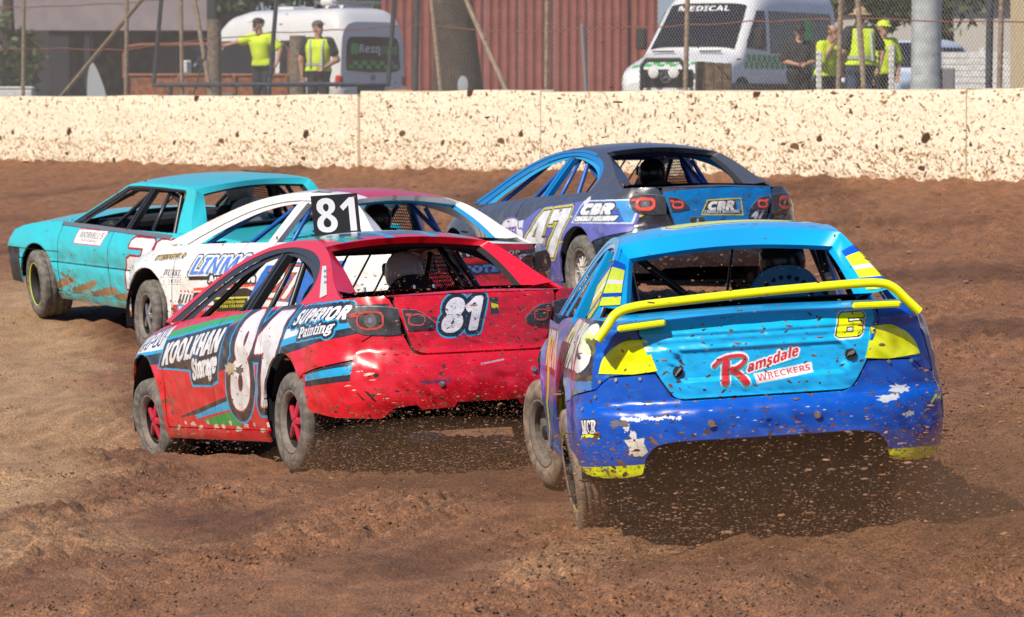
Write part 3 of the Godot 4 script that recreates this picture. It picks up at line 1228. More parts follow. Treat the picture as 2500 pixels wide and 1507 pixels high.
# tail lamp: dark lens with lit red loops
func ve_lamp(o: Node3D, S: Shell, s: float, lens: Material, red: Material, wide := 0.017) -> void:
	var f := func(p: PackedVector2Array) -> PackedVector2Array: return p if s > 0 else mirrored(p)
	var lamp := node("tail_lamp", o)
	var out := cat(va([0.545, 0.985, 0.65, 1.0, 0.80, 1.005, 0.885, 0.985, 0.90, 0.93, 0.86, 0.875, 0.78, 0.845, 0.66, 0.832, 0.535, 0.835]), 4)
	put("lens", shell_mesh(S, f.call(out), null, 0.014, Vector2(0.05, 0.05), 0.03), lens, lamp)
	var k := out.duplicate()
	k = Geometry2D.offset_polygon(k, 0.005, Geometry2D.JOIN_ROUND)[0]
	put("lamp_rim", shell_mesh(S, f.call(k), null, 0.008, Vector2(0.05, 0.05), 0.02), M.steel, lamp)
	for h in 2:
		put("lamp_loop", shell_mesh(S, f.call(ring_poly(Vector2(0.735, 0.922), Vector2(0.098, 0.058), wide, 180 * h, 180 + 180 * h)), null, 0.0165, Vector2(0.03, 0.03), 0.0), red, lamp)
	put("lamp_bowl", shell_mesh(S, f.call(arc(Vector2(0.735, 0.922), 0.045, 0, 350, 16)), null, 0.0155, Vector2(0.03, 0.03), 0.0), M.lamp_grey, lamp)
	put("lamp_bulb", shell_mesh(S, f.call(arc(Vector2(0.735, 0.922), 0.017, 0, 350, 12)), null, 0.0165, Vector2(0.03, 0.03), 0.0), M.chrome, lamp)
	put("lamp_bar", shell_mesh(S, f.call(vv([0.83, 0.97, 0.885, 0.965, 0.88, 0.945, 0.83, 0.945])), null, 0.0165, Vector2(0.03, 0.03), 0.0), red, lamp)
	# the part of the lamp that sits on the boot lid
	var l2 := vv([0.515, 0.975, 0.43, 0.97, 0.385, 0.95, 0.315, 0.895, 0.318, 0.872, 0.40, 0.862, 0.482, 0.857])
	put("lid_lens", shell_mesh(S, f.call(l2), null, 0.016, Vector2(0.05, 0.05), 0.02), lens, lamp)
	put("lamp_rim", shell_mesh(S, f.call(Geometry2D.offset_polygon(l2, 0.005, Geometry2D.JOIN_ROUND)[0]), null, 0.011, Vector2(0.05, 0.05), 0.01), M.steel, lamp)
	for h in 2:
		put("lamp_loop", shell_mesh(S, f.call(ring_poly(Vector2(0.425, 0.912), Vector2(0.056, 0.036), wide * 0.68, 180 * h, 180 + 180 * h)), null, 0.0185, Vector2(0.03, 0.03), 0.0), red, lamp)
	put("lamp_bar", shell_mesh(S, f.call(vv([0.50, 0.955, 0.46, 0.952, 0.465, 0.935, 0.495, 0.937])), null, 0.0185, Vector2(0.03, 0.03), 0.0), red, lamp)

# ---------- liveries ----------
func glossy(tex: Texture2D, rough := 0.3) -> StandardMaterial3D:
	var m := std(Color.WHITE, rough)
	m.albedo_texture = tex
	m.clearcoat_enabled = true
	m.clearcoat = 0.6
	m.clearcoat_roughness = 0.12
	return m

func paint(c: Color, sd: int, specks := 500) -> StandardMaterial3D:
	var q := Cv.new()
	q.setup(512, 512, 0, 1.7, 0, 1.7, c)
	q.film(rgb(150, 105, 75), sd, 0.012, 0.52, 0.5, false)
	q.spots(specks, sd, 0.008, rgb(60, 35, 25), rgb(130, 85, 60))
	return glossy(q.tex(), 0.3)

func side_cv(base: Color) -> Cv:
	var q := Cv.new()
	q.setup(2048, 512, 5.55, 0.55, 1.15, 0.10, base)
	return q

func rear_cv(base: Color) -> Cv:
	var q := Cv.new()
	q.setup(2048, 768, 1.35, -1.35, 1.15, 0.15, base)
	return q

func dirty(q: Cv, sd: int, count: int, low := 0.75) -> void:
	q.film(rgb(128, 88, 64), sd, 0.014, 0.60, low, true)
	q.film(rgb(168, 140, 120), sd + 3, 0.03, 0.55, 0.55, false)
	q.scratches(count / 5, sd + 5)
	if q.im.get_height() == 512:
		for u in [1.74, 4.65]:
			q.spots(260, sd + 7, 0.016, rgb(88, 58, 42), rgb(150, 108, 80), Rect2(u - 0.62, 0.16, 1.1, 0.34))
	else:
		q.spots(420, sd + 7, 0.012, rgb(80, 50, 38), rgb(150, 104, 78), Rect2(-1.2, 0.25, 2.4, 0.22))
	q.spots(count, sd, 0.007, rgb(52, 30, 22), rgb(120, 78, 54))
	q.spots(count / 20, sd + 1, 0.011, rgb(70, 42, 30), rgb(120, 80, 56))

func ribbon(p: Array, wide: float) -> PackedVector2Array:   # a brush stroke of even width
	var c := cat(p, 8)
	var a := PackedVector2Array()
	var b := PackedVector2Array()
	for i in c.size():
		var t := (c[mini(i + 1, c.size() - 1)] - c[maxi(i - 1, 0)]).normalized()
		a.append(c[i] + Vector2(-t.y, t.x) * wide * 0.5)
		b.append(c[i] - Vector2(-t.y, t.x) * wide * 0.5)
	b.reverse()
	a.append_array(b)
	return a

func wave(p: Array, wide: float) -> PackedVector2Array:
	var c := cat(p, 8)
	var out := PackedVector2Array()
	for i in c.size():
		out.append(c[i] + Vector2(0, wide * 0.5))
	for i in c.size():
		out.append(c[c.size() - 1 - i] - Vector2(0, wide * 0.5))
	return out

var hole_ve := [3.38, 0.955, 3.15, 1.07, 2.74, 1.23, 2.4, 1.315, 2.07, 1.352, 1.85, 1.345, 1.6, 1.305, 1.4, 1.255, 1.26, 1.19, 1.215, 1.125, 1.27, 1.045, 1.38, 0.955]
var frame_ve := [3.70, 0.955, 3.45, 1.065, 3.15, 1.195, 2.8, 1.31, 2.4, 1.385, 2.05, 1.405, 1.75, 1.398, 1.43, 1.36, 1.2, 1.285, 1.115, 1.175, 1.16, 1.08, 1.26, 1.01, 1.33, 0.955]
var pillar_ve := [2.24, 0.96, 2.12, 0.96, 1.93, 1.36, 2.06, 1.365]

func ve_spec(S: Shell, lowc: Array) -> Dictionary:
	var edge := vv([0.60, 1.045, 0.575, 1.0, 0.528, 0.90, 0.535, 0.842, 0.72, 0.838, 0.80, 0.80, 0.86, 0.69])
	edge.append(Vector2(S.axle + S.du - 0.37, 0.615))
	var lid := cat(va([0.565, 1.06, 0.56, 1.0, 0.515, 0.90, 0.465, 0.77]), 4)
	lid.append_array(cat(va([0.45, 0.735, 0.41, 0.715, 0.36, 0.708]), 4))
	var ml := mirrored(lid)
	lid.append_array(rev(ml))
	# rear bumper: left seam, lid line, right seam, arch edges, lower edge
	var b := PackedVector2Array()
	var ar := S.axle + S.du
	b.append(Vector2(ar - 0.372, 0.607))
	b.append_array(vv([0.86, 0.68, 0.805, 0.79, 0.725, 0.828, 0.535, 0.832, 0.52, 0.832, 0.478, 0.75, 0.458, 0.712, 0.40, 0.698]))
	var half := b.duplicate()
	half.reverse()
	b.append_array(mirrored(half))
	var low := PackedVector2Array([Vector2(ar - 0.42, 0.40)])
	low.append_array(vv(lowc))
	b.append_array(mirrored(low))
	b.append_array(rev(low))
	return {"quarter_edge": edge, "lid": lid, "bumper": b, "hole": cat(va(hole_ve), 5), "frame_line": cat(va(frame_ve), 5), "pillar": vv(pillar_ve),
		"roof": Vector2(2.72, 1.28), "glass": [0.505, 1.362, 1.29, 0.555, 1.085, 0.73]}

func red_car() -> void:
	var S := ve_shell(3)
	var red := rgb(212, 16, 38)
	var cy := rgb(25, 160, 215)
	var dk := rgb(34, 36, 46)
	var wh := rgb(225, 226, 230)
	var q := side_cv(red)
	# graphics that sweep back to the lamp
	q.poly(vv([4.25, 0.80, 2.9, 0.93, 2.9, 0.98, 4.25, 0.86]), rgb(60, 130, 165))
	q.poly(vv([4.15, 0.83, 3.4, 0.92, 2.75, 0.945, 2.75, 1.0, 3.6, 0.945, 4.2, 0.89]), rgb(35, 160, 70))
	q.poly(vv([3.2, 0.60, 2.0, 0.75, 1.92, 0.70, 0.72, 0.86, 0.60, 1.02, 1.75, 1.03, 2.6, 0.99, 3.0, 0.9]), dk)
	q.poly(vv([1.95, 0.80, 0.72, 0.945, 0.72, 0.905, 1.95, 0.755]), cy)
	q.poly(vv([1.95, 0.86, 1.45, 0.92, 1.45, 0.86, 1.95, 0.80]), wh)
	q.poly(vv([0.92, 0.965, 0.62, 0.99, 0.62, 0.96, 0.95, 0.935]), wh)
	q.poly(vv([2.0, 0.95, 1.72, 0.965, 1.75, 0.88, 2.0, 0.90]), rgb(35, 150, 70))
	q.poly(vv([3.92, 0.325, 2.9, 0.465, 2.9, 0.39, 3.92, 0.315]), dk)
	q.poly(vv([3.62, 0.335, 2.9, 0.435, 2.9, 0.375, 3.60, 0.31]), cy)
	q.poly(vv([3.50, 0.30, 2.7, 0.385, 2.7, 0.27, 3.38, 0.275]), rgb(30, 150, 60))
	# the front guard's white flash
	q.poly(vv([4.85, 0.84, 4.2, 0.93, 4.22, 0.76, 4.9, 0.72]), wh)
	q.poly(vv([4.9, 0.735, 4.2, 0.775, 4.2, 0.755, 4.95, 0.70]), cy)
	q.poly(vv([5.0, 0.70, 4.2, 0.755, 4.3, 0.67, 5.0, 0.66]), dk)
	q.text("PPW", [Vector2(4.68, 0.86), Vector2(4.26, 0.92), Vector2(4.33, 0.81), Vector2(4.75, 0.765)], rgb(235, 235, 240), [[0.014, rgb(50, 60, 90)]])
	# lettering
	q.poly(vv([4.30, 0.64, 4.22, 0.845, 2.92, 0.955, 2.95, 0.90, 3.02, 0.72, 3.05, 0.55, 3.2, 0.52, 3.6, 0.52, 3.66, 0.62]), cy)
	q.poly(vv([4.275, 0.65, 4.20, 0.832, 2.94, 0.937, 2.97, 0.88, 3.04, 0.73, 3.06, 0.57, 3.2, 0.535, 3.58, 0.535, 3.63, 0.635]), dk)
	q.text("KOOLKHAN", [Vector2(4.17, 0.805), Vector2(2.98, 0.905), Vector2(3.07, 0.755), Vector2(4.24, 0.665)], wh, [[0.018, dk]], 0.006)
	q.text("Storage", [Vector2(3.60, 0.70), Vector2(3.06, 0.75), Vector2(3.10, 0.62), Vector2(3.58, 0.57)], wh, [[0.026, dk]], 0.007, "Droid Serif")
	q.text("SUPERIOR", [Vector2(1.62, 1.0), Vector2(0.86, 1.02), Vector2(0.93, 0.94), Vector2(1.67, 0.915)], wh, [[0.035, cy], [0.024, dk]], 0.004)
	q.text("Painting", [Vector2(1.50, 0.895), Vector2(1.0, 0.925), Vector2(1.03, 0.865), Vector2(1.52, 0.83)], wh, [[0.028, cy], [0.018, dk]], 0.002, "Droid Serif")
	var box8 := [Vector2(2.68, 0.985), Vector2(2.26, 0.99), Vector2(2.46, 0.39), Vector2(2.88, 0.385)]
	var box1 := [Vector2(2.23, 0.99), Vector2(1.79, 1.0), Vector2(1.98, 0.41), Vector2(2.42, 0.40)]
	var one := [[0.42, 1, 1, 1, 1, 0, 0.38, 0, 0.38, 0.58, 0.0, 0.58, 0.0, 0.74, 0.25, 0.84]]
	for lay in [[0.072, cy], [0.056, dk]]:
		q.text("8", box8, lay[1], [[lay[0], lay[1]]], 0.03)
		q.figure(one, box1, lay[1], [[lay[0] + 0.005, lay[1]]], 0.0)
	q.text("8", box8, wh, [[0.008, rgb(200, 60, 50)]], 0.016)
	q.figure(one, box1, wh, [[0.008, rgb(200, 60, 50)]], 0.008)
	# rubs and chips
	q.film(rgb(235, 215, 200), 61, 0.02, 0.70, 1.2, false)
	for k in 14:
		q.chip(Vector2(2.0 + k * 0.155, 0.27 + 0.02 * sin(k * 2.3)), Vector2(0.03 + 0.02 * (k % 3), 0.018), rgb(215, 205, 185), k)
	q.chip(Vector2(2.80, 0.64), Vector2(0.12, 0.05), rgb(190, 172, 145), 77)
	q.chip(Vector2(2.62, 0.63), Vector2(0.10, 0.03), rgb(95, 88, 80), 78)
	dirty(q, 5, 900, 0.45)
	var r := rear_cv(red)
	r.text("81", [Vector2(0.215, 1.02), Vector2(-0.055, 1.035), Vector2(0.0, 0.85), Vector2(0.27, 0.835)], rgb(222, 222, 232), [[0.034, cy], [0.024, dk]], 0.012)
	r.poly(vv([-0.07, 1.03, -0.13, 1.032, -0.125, 0.93, -0.068, 0.93]), rgb(50, 52, 50))
	r.poly(vv([-0.075, 1.0, -0.125, 0.985, -0.122, 0.955, -0.075, 0.97]), rgb(205, 190, 40))
	r.poly(vv([1.35, 0.635, 0.845, 0.69, 0.87, 0.56, 1.35, 0.53]), dk)
	r.poly(vv([1.35, 0.605, 0.85, 0.655, 0.862, 0.60, 1.35, 0.565]), cy)
	for k in 8:
		var a := Vector2(0.60 + 0.32 * fposmod(k * 0.377, 1.0), 0.42 + 0.2 * fposmod(k * 0.713, 1.0))
		r.chip(a, Vector2(0.018 + 0.014 * (k % 2), 0.0025 + 0.0015 * (k % 3)), rgb(236, 206, 186), k + 100)
	r.chip(Vector2(0.74, 0.60), Vector2(0.04, 0.010), rgb(238, 222, 205), 31)
	r.chip(Vector2(0.70, 0.59), Vector2(0.022, 0.016), rgb(25, 18, 20), 32)
	r.poly(vv([0.78, 0.50, 0.75, 0.49, 0.70, 0.43, 0.715, 0.43]), rgb(40, 20, 20))
	r.poly(vv([0.83, 0.49, 0.815, 0.485, 0.77, 0.44, 0.785, 0.44]), rgb(40, 20, 20))
	r.poly(vv([0.44, 0.545, 0.24, 0.55, 0.24, 0.53, 0.42, 0.52]), rgb(120, 40, 75))
	r.poly(vv([0.04, 0.635, -0.12, 0.655, -0.12, 0.645, 0.04, 0.622]), rgb(205, 150, 165))
	r.film(rgb(150, 92, 70), 9, 0.02, 0.56, 0.5, false)
	dirty(r, 8, 1500, 0.4)
	var pt := paint(red, 21, 260)
	var rf := Cv.new()
	rf.setup(768, 768, 0, 1, 0, 1, red)
	rf.poly(vv([0.15, 0, 0.85, 0, 0.84, 0.75, 0.68, 0.93, 0.34, 0.94, 0.2, 0.8]), rgb(48, 92, 122))
	rf.poly(vv([0.25, 0.0, 0.76, 0, 0.75, 0.60, 0.64, 0.76, 0.36, 0.78, 0.27, 0.68]), rgb(205, 212, 222))
	for k in 4:
		rf.poly(vv([0.10 + 0.03 * k, 0.1, 0.13 + 0.03 * k, 0.1, 0.22 + 0.03 * k, 0.98, 0.19 + 0.03 * k, 0.98]), [rgb(25, 150, 120), cy, rgb(35, 150, 70), rgb(20, 70, 120)][k])
		rf.poly(vv([0.80 + 0.025 * k, 0.1, 0.82 + 0.025 * k, 0.1, 0.78 + 0.03 * k, 0.98, 0.755 + 0.03 * k, 0.98]), [cy, rgb(25, 150, 120), rgb(20, 70, 120), rgb(35, 150, 70)][k])
	rf.poly(vv([0.36, 0.6, 0.40, 0.6, 0.45, 1, 0.41, 1]), cy)
	rf.poly(vv([0.60, 0.6, 0.64, 0.6, 0.66, 1, 0.62, 1]), cy)
	rf.spots(260, 4, 0.008, rgb(52, 30, 22), rgb(120, 78, 54))
	var o := thing("race_car", "red race sedan with white 81 on its door and roof plate", "race car", Vector3.ZERO, "race cars sliding round the dirt bend")
	var d := ve_spec(S, [1.28, 0.375, 1.0, 0.34, 0.68, 0.325, 0.64, 0.35, 0.60, 0.385, 0.52, 0.395, 0.46, 0.40, 0.42, 0.37, 0.22, 0.375, 0.20, 0.405])
	d.merge({"side": glossy(q.tex(), 0.34), "rear": glossy(r.tex(), 0.32), "paint": pt, "rail": pt, "frame": M.frame_black, "roof_paint": glossy(rf.tex(), 0.25), "surround": pt, "flange": M.black, "inside": M.black, "cage": M.bar_black, "seat": M.black, "head_up": 0.05, "sill": 0.25, "tray": M.black})
	car_body(o, S, d)
	car_inside(o, S, d)
	for s in [1.0, -1.0]:
		ve_lamp(o, S, s, M.lens, M.lamp_red, 0.013)
	# plate on the roof
	var sg := node("number_plate", o)
	var at := S.roof(-0.17, 2.1) + Vector3(0, 0.13, 0)
	var ro := Vector3(-0.10, -0.08, 0.03)
	put("plate", bx(at, Vector3(0.315, 0.265, 0.006), 0.002, ro), M.plate, sg)
	var tx := text_mesh("81", 0.225, 0.265)
	var tn := put("numerals", tx, M.white_print, sg)
	tn.transform = Transform3D(Basis.from_euler(ro), at + Basis.from_euler(ro) * Vector3(0, 0, 0.0055))
	# sticker on the C pillar, lid pins and bolts
	var st := MB.new()
	st.panel(vv([1.13, 1.27, 1.06, 1.27, 0.78, 1.09, 0.88, 1.07]), S.G, Vector2(0.1, 0.1), null, 0.004, 0.002)
	put("pillar_sticker", st.mesh(), M.sticker, o)
	var sl := MB.new()
	for k in 3:
		var c := Vector2(1.04 - 0.055 * k, 1.225 - 0.035 * k)
		sl.panel(vv([c.x + 0.012, c.y + 0.02, c.x - 0.028, c.y + 0.018, c.x - 0.038, c.y + 0.004, c.x + 0.002, c.y + 0.006]), S.G, Vector2(0.1, 0.1), null, 0.0065, 0.0)
	put("sticker_print", sl.mesh(), M.cyan_print, o)
	for x in [-0.05, 0.08, -0.38, -0.48]:
		put("lid_pin", pipe([Vector3(x - 0.1, 1.05, 0.30), Vector3(x - 0.1, 1.125, 0.28)], 0.009), M.chrome, o)
	for c in [Vector2(0.30, 0.52), Vector2(-0.31, 0.58)]:
		put("bolt", shell_mesh(S, arc(c, 0.016, 0, 340, 12), null, 0.012, Vector2(0.05, 0.05), 0.012), M.chrome, o)
	place_car(o, [-0.529, EY - 2.204, 28.364, 0.389, -0.052, 0.026])
	make_wheel(o, Vector3(-0.80, 0.305, 0), -1, M.red_rim, 0, 0.0, -0.02)
	make_wheel(o, Vector3(0.80, 0.30, 0), 1, M.red_rim, 0)
	make_wheel(o, Vector3(-0.79, 0.28, -2.915), -1, M.red_rim, 0, 0.05, 0.08, true, 0.30)
	make_wheel(o, Vector3(0.79, 0.28, -2.915), 1, M.red_rim, 0, 0.05)
	driver(o, S, "driver in a white helmet strapped into the red race car 81", M.helmet_white, M.suit_dark)

func text_mesh(s: String, high: float, wide: float) -> Mesh:
	var q := Cv.new()
	var g := q.glyphs(s, "Droid Sans")
	var lo := Vector2(1e9, 1e9)
	var hi := -lo
	for p in g[0]:
		for a in p:
			lo = lo.min(a)
			hi = hi.max(a)
	var m := MB.new()
	var outs := []
	for p in g[0]:
		var w := PackedVector2Array()
		for a in p:
			w.append((a - (lo + hi) * 0.5) * Vector2(wide / (hi.x - lo.x), high / (hi.y - lo.y)))
		outs.append(w)
	var big := 1.0
	var top := 0.0
	for p in outs:
		if absf(q._ar(p)) > top:
			top = absf(q._ar(p))
			big = signf(q._ar(p))
	var solids := []
	for p in outs:
		if signf(q._ar(p)) == big:
			solids.append(p)
	# cut each glyph into strips so that the holes stay open
	for p in solids:
		for i in 60:
			var y0 := -high * 0.5 + high * i / 60.0
			var strip := PackedVector2Array([Vector2(-wide, y0), Vector2(wide, y0), Vector2(wide, y0 + high / 60.0), Vector2(-wide, y0 + high / 60.0)])
			var todo: Array = Geometry2D.intersect_polygons(strip, p)
			for h in outs:
				if signf(q._ar(h)) == big:
					continue
				var nx := []
				for e in todo:
					nx.append_array(Geometry2D.clip_polygons(e, h))
				todo = nx
			for e in todo:
				var tr := Geometry2D.triangulate_polygon(e)
				var k := m.v.size()
				for a in e:
					m.add(Vector3(a.x, a.y, 0), Vector3.BACK)
				for j in range(0, tr.size(), 3):
					m.tri(k + tr[j], k + tr[j + 1], k + tr[j + 2])
	return m.mesh()

func blue_car() -> void:
	var S := Shell.new()
	S.half = 0.92
	S.tail = Vector2(0.5, 3.0)
	S.nose = Vector2(0.9, 2.6)
	S.length = 4.91
	S.axle = 1.15
	S.base = 2.829
	S.top = vv([0, 1.02, 0.4, 1.035, 0.8, 1.03, 1.3, 1.01, 2.2, 0.985, 3.0, 0.955, 3.5, 0.93, 3.9, 0.89, 4.3, 0.83, 4.6, 0.76, 4.95, 0.64])
	S.ridge = cat(va([3.70, 0.94, 3.45, 1.05, 3.1, 1.20, 2.8, 1.31, 2.5, 1.375, 2.2, 1.40, 1.9, 1.405, 1.65, 1.39, 1.45, 1.355, 1.2, 1.27, 1.0, 1.185, 0.8, 1.10, 0.65, 1.05, 0.5, 1.03]), 5)
	S.tum = Vector2(0.805, 0.52)
	S.crown = 0.05
	S.recess = true
	S.ready(vv([0, 0.14, 0.12, 0.10, 0.2, 0.05, 0.3, 0.02, 0.5, 0.0, 0.6, 0, 0.75, 0.012, 0.86, 0.035, 0.93, 0.06, 0.98, 0.09, 1.04, 0.14, 1.1, 0.24]), vv([0, 0.3, 0.2, 0.13, 0.26, 0.06, 0.33, 0.03, 0.42, 0.005, 0.50, 0.0, 0.56, 0.0, 0.60, 0.02, 0.63, 0.06, 0.68, 0.062, 0.8, 0.065, 0.89, 0.07, 0.905, 0.082, 0.93, 0.076, 0.945, 0.088, 0.97, 0.082, 0.985, 0.10, 1.0, 0.11, 1.04, 0.16, 1.1, 0.22]), 11)
	var sky := rgb(6, 174, 242)
	var deep := rgb(0, 80, 190)
	var yl := rgb(236, 250, 0)
	var wh := rgb(228, 230, 232)
	var q := side_cv(rgb(70, 120, 190))
	q.poly(vv([5.5, 0.7, 2.3, 0.62, 1.4, 0.3, 5.5, 0.1]), deep)
	q.poly(vv([2.6, 1.0, 0.86, 1.05, 0.86, 0.74, 2.6, 0.72]), rgb(60, 50, 60))
	q.text("KIWITS", [Vector2(2.5, 0.98), Vector2(0.9, 1.0), Vector2(0.96, 0.80), Vector2(2.55, 0.78)], wh, [[0.015, rgb(30, 30, 40)]], 0.015)
	q.poly(vv([2.4, 0.95, 2.25, 0.95, 2.1, 0.3, 2.3, 0.2]), yl)
	q.film(rgb(215, 225, 30), 14, 0.01, 0.55, 2.0, false)
	q.poly(vv([0.88, 1.2, 0.5, 1.2, 0.5, 0.1, 1.0, 0.1]), deep)
	q.film(rgb(235, 235, 240), 15, 0.016, 0.62, 1.6, false)
	dirty(q, 41, 700, 0.5)
	var r := rear_cv(deep)
	r.poly(vv([0.66, 1.16, 0.62, 0.97, 0.55, 0.79, 0.49, 0.70, 0.44, 0.637, 0.40, 0.62, -0.40, 0.62, -0.47, 0.65, -0.53, 0.77, -0.60, 0.97, -0.64, 1.16]), sky)
	var covers := []
	for s in [1.0, -1.0]:
		var lp := cat(va([0.575, 0.925, 0.66, 0.93, 0.74, 0.915, 0.80, 0.88, 0.85, 0.835, 0.87, 0.775]), 4)
		lp.append_array(vv([0.66, 0.765, 0.525, 0.777]))
		covers.append(lp if s > 0 else mirrored(lp))
		r.poly(vv([s * 1.2, 0.31, s * 0.55, 0.325, s * 0.55, 0.2, s * 1.2, 0.2]), yl)
	r.figure([[0.1, 1, 0, 0.9, 0, 0.1, 0.1, 0, 0.9, 0, 1, 0.12, 1, 0.55, 0.9, 0.62, 0.36, 0.62, 0.36, 0.78, 1, 0.78, 1, 0.9, 0.9, 1], [0.36, 0.42, 0.64, 0.42, 0.64, 0.2, 0.36, 0.2]], [Vector2(-0.415, 1.0), Vector2(-0.55, 1.0), Vector2(-0.515, 0.885), Vector2(-0.38, 0.885)], yl, [[0.012, rgb(215, 218, 224)], [0.0055, rgb(30, 32, 36)]])
	# wreckers logo: big sloping capital with the name rising to the right
	var R0 := [Vector2(0.215, 0.835), Vector2(0.075, 0.86), Vector2(0.07, 0.685), Vector2(0.185, 0.675)]
	var ale := [Vector2(0.065, 0.792), Vector2(-0.195, 0.862), Vector2(-0.185, 0.812), Vector2(0.075, 0.742)]
	r.poly(vv([0.045, 0.735, -0.25, 0.775, -0.255, 0.722, 0.03, 0.685]), wh)
	var strokes := [[va([0.175, 0.80, 0.18, 0.76, 0.185, 0.70]), 0.034], [va([0.235, 0.785, 0.20, 0.812, 0.15, 0.825, 0.095, 0.825, 0.08, 0.808, 0.10, 0.782, 0.15, 0.758]), 0.019], [va([0.145, 0.76, 0.105, 0.725, 0.082, 0.695]), 0.032]]
	var teal := rgb(25, 150, 140)
	for lay in [[0.02, wh, 0.0], [0.009, teal, -0.005], [0.0, rgb(205, 40, 60), 0.0]]:
		for st in strokes:
			var sp: Array = []
			for e in st[0]:
				sp.append(e + Vector2(0, lay[2]))
			r.poly(ribbon(sp, st[1] + lay[0]), lay[1])
			for e in [sp[0], sp[-1]]:
				r.poly(arc(e, (st[1] + lay[0]) * 0.5, 0, 345, 14), lay[1])
		if lay[0] > 0.02:
			r.poly(wave(va([0.10, 0.735, 0.0, 0.752, -0.21, 0.798]), 0.018), wh)
		elif lay[0] > 0.0:
			r.poly(wave(va([0.09, 0.738, 0.0, 0.753, -0.20, 0.797]), 0.006), teal)
	r.text("amsdale", ale, rgb(205, 40, 60), [[0.008, wh]], 0.001)
	r.text("WRECKERS", [Vector2(0.03, 0.729), Vector2(-0.24, 0.765), Vector2(-0.245, 0.735), Vector2(0.025, 0.698)], rgb(205, 80, 100))
	r.text("MCR", [Vector2(0.99, 0.545), Vector2(0.86, 0.55), Vector2(0.87, 0.485), Vector2(0.985, 0.48)], wh, [[0.007, rgb(20, 25, 50)]], 0.002, "Droid Serif")
	r.poly(wave(va([0.995, 0.465, 0.92, 0.472, 0.85, 0.462]), 0.014), yl)
	r.poly(wave(va([-1.0, 0.545, -0.93, 0.56, -0.88, 0.53]), 0.018), yl)
	# torn paint showing white under it
	for k in 9:
		r.chip(Vector2(0.70 - 0.034 * k, 0.553 - 0.004 * (k % 3)), Vector2(0.022 + 0.008 * (k % 2), 0.012), wh, k + 5)
	r.chip(Vector2(0.69, 0.51), Vector2(0.02, 0.03), wh, 51)
	r.chip(Vector2(0.66, 0.47), Vector2(0.025, 0.03), wh, 52)
	r.poly(vv([0.71, 0.45, 0.60, 0.455, 0.607, 0.43, 0.59, 0.385, 0.625, 0.362, 0.66, 0.365, 0.695, 0.375, 0.685, 0.41]), rgb(215, 212, 200))
	r.chip(Vector2(-0.70, 0.615), Vector2(0.07, 0.03), rgb(190, 196, 204), 53)
	r.chip(Vector2(-0.62, 0.575), Vector2(0.08, 0.022), rgb(190, 196, 204), 54)
	r.chip(Vector2(-0.72, 0.49), Vector2(0.04, 0.018), rgb(200, 205, 212), 55)
	r.chip(Vector2(0.72, 0.53), Vector2(0.07, 0.02), rgb(110, 105, 110), 56)
	for k in 9:
		r.chip(Vector2(0.35 - 0.9 * fposmod(k * 0.618, 1.0), 0.46 + 0.13 * fposmod(k * 0.77, 1.0)), Vector2(0.012, 0.003), rgb(205, 210, 225), k + 200)
	r.film(rgb(150, 150, 175), 19, 0.008, 0.66, 0.9, false)
	r.spots(700, 61, 0.008, rgb(60, 32, 30), rgb(128, 70, 60))
	dirty(r, 18, 700, 0.35)
	var pt := paint(sky, 31, 330)
	var dp := paint(deep, 32, 300)
	var rf := Cv.new()
	rf.setup(768, 768, 0, 1, 0, 1, sky)
	rf.poly(vv([0.30, 0, 0.83, 0, 0.84, 0.68, 0.80, 0.80, 0.30, 0.88, 0.26, 0.80]), wh)
	rf.poly(vv([0.32, 0, 0.81, 0, 0.82, 0.66, 0.785, 0.78, 0.31, 0.86, 0.28, 0.78]), rgb(40, 44, 48))
	rf.poly(vv([0.32, 0, 0.76, 0, 0.77, 0.66, 0.74, 0.76, 0.31, 0.84, 0.285, 0.76]), yl)
	rf.spots(330, 14, 0.008, rgb(40, 25, 40), rgb(90, 60, 70))
	var o := thing("race_car", "blue race sedan with yellow rear wing and 6 on its boot lid", "race car", Vector3.ZERO, "race cars sliding round the dirt bend")
	var edge := vv([0.66, 1.03, 0.63, 0.97, 0.575, 0.85, 0.535, 0.77, 0.80, 0.76, 0.90, 0.70])
	edge.append(Vector2(S.axle + S.du - 0.37, 0.62))
	var lid := vv([0.63, 1.015, 0.62, 0.965, 0.545, 0.79, 0.48, 0.69])
	lid.append_array(cat(va([0.455, 0.655, 0.43, 0.638, 0.39, 0.632]), 4))
	lid.append_array(rev(mirrored(lid)))
	var b := PackedVector2Array([Vector2(S.axle + S.du - 0.372, 0.612)])
	b.append_array(vv([0.90, 0.692, 0.80, 0.752, 0.54, 0.762, 0.49, 0.685, 0.46, 0.645, 0.40, 0.621]))
	var hf := b.duplicate()
	hf.reverse()
	b.append_array(mirrored(hf))
	var low := PackedVector2Array([Vector2(S.axle + S.du - 0.42, 0.38)])
	low.append_array(cat(va([1.16, 0.30, 0.98, 0.27, 0.80, 0.258, 0.65, 0.27, 0.625, 0.30, 0.60, 0.36, 0.555, 0.405, 0.50, 0.422, 0.42, 0.43]), 3))
	b.append_array(mirrored(low))
	b.append_array(rev(low))
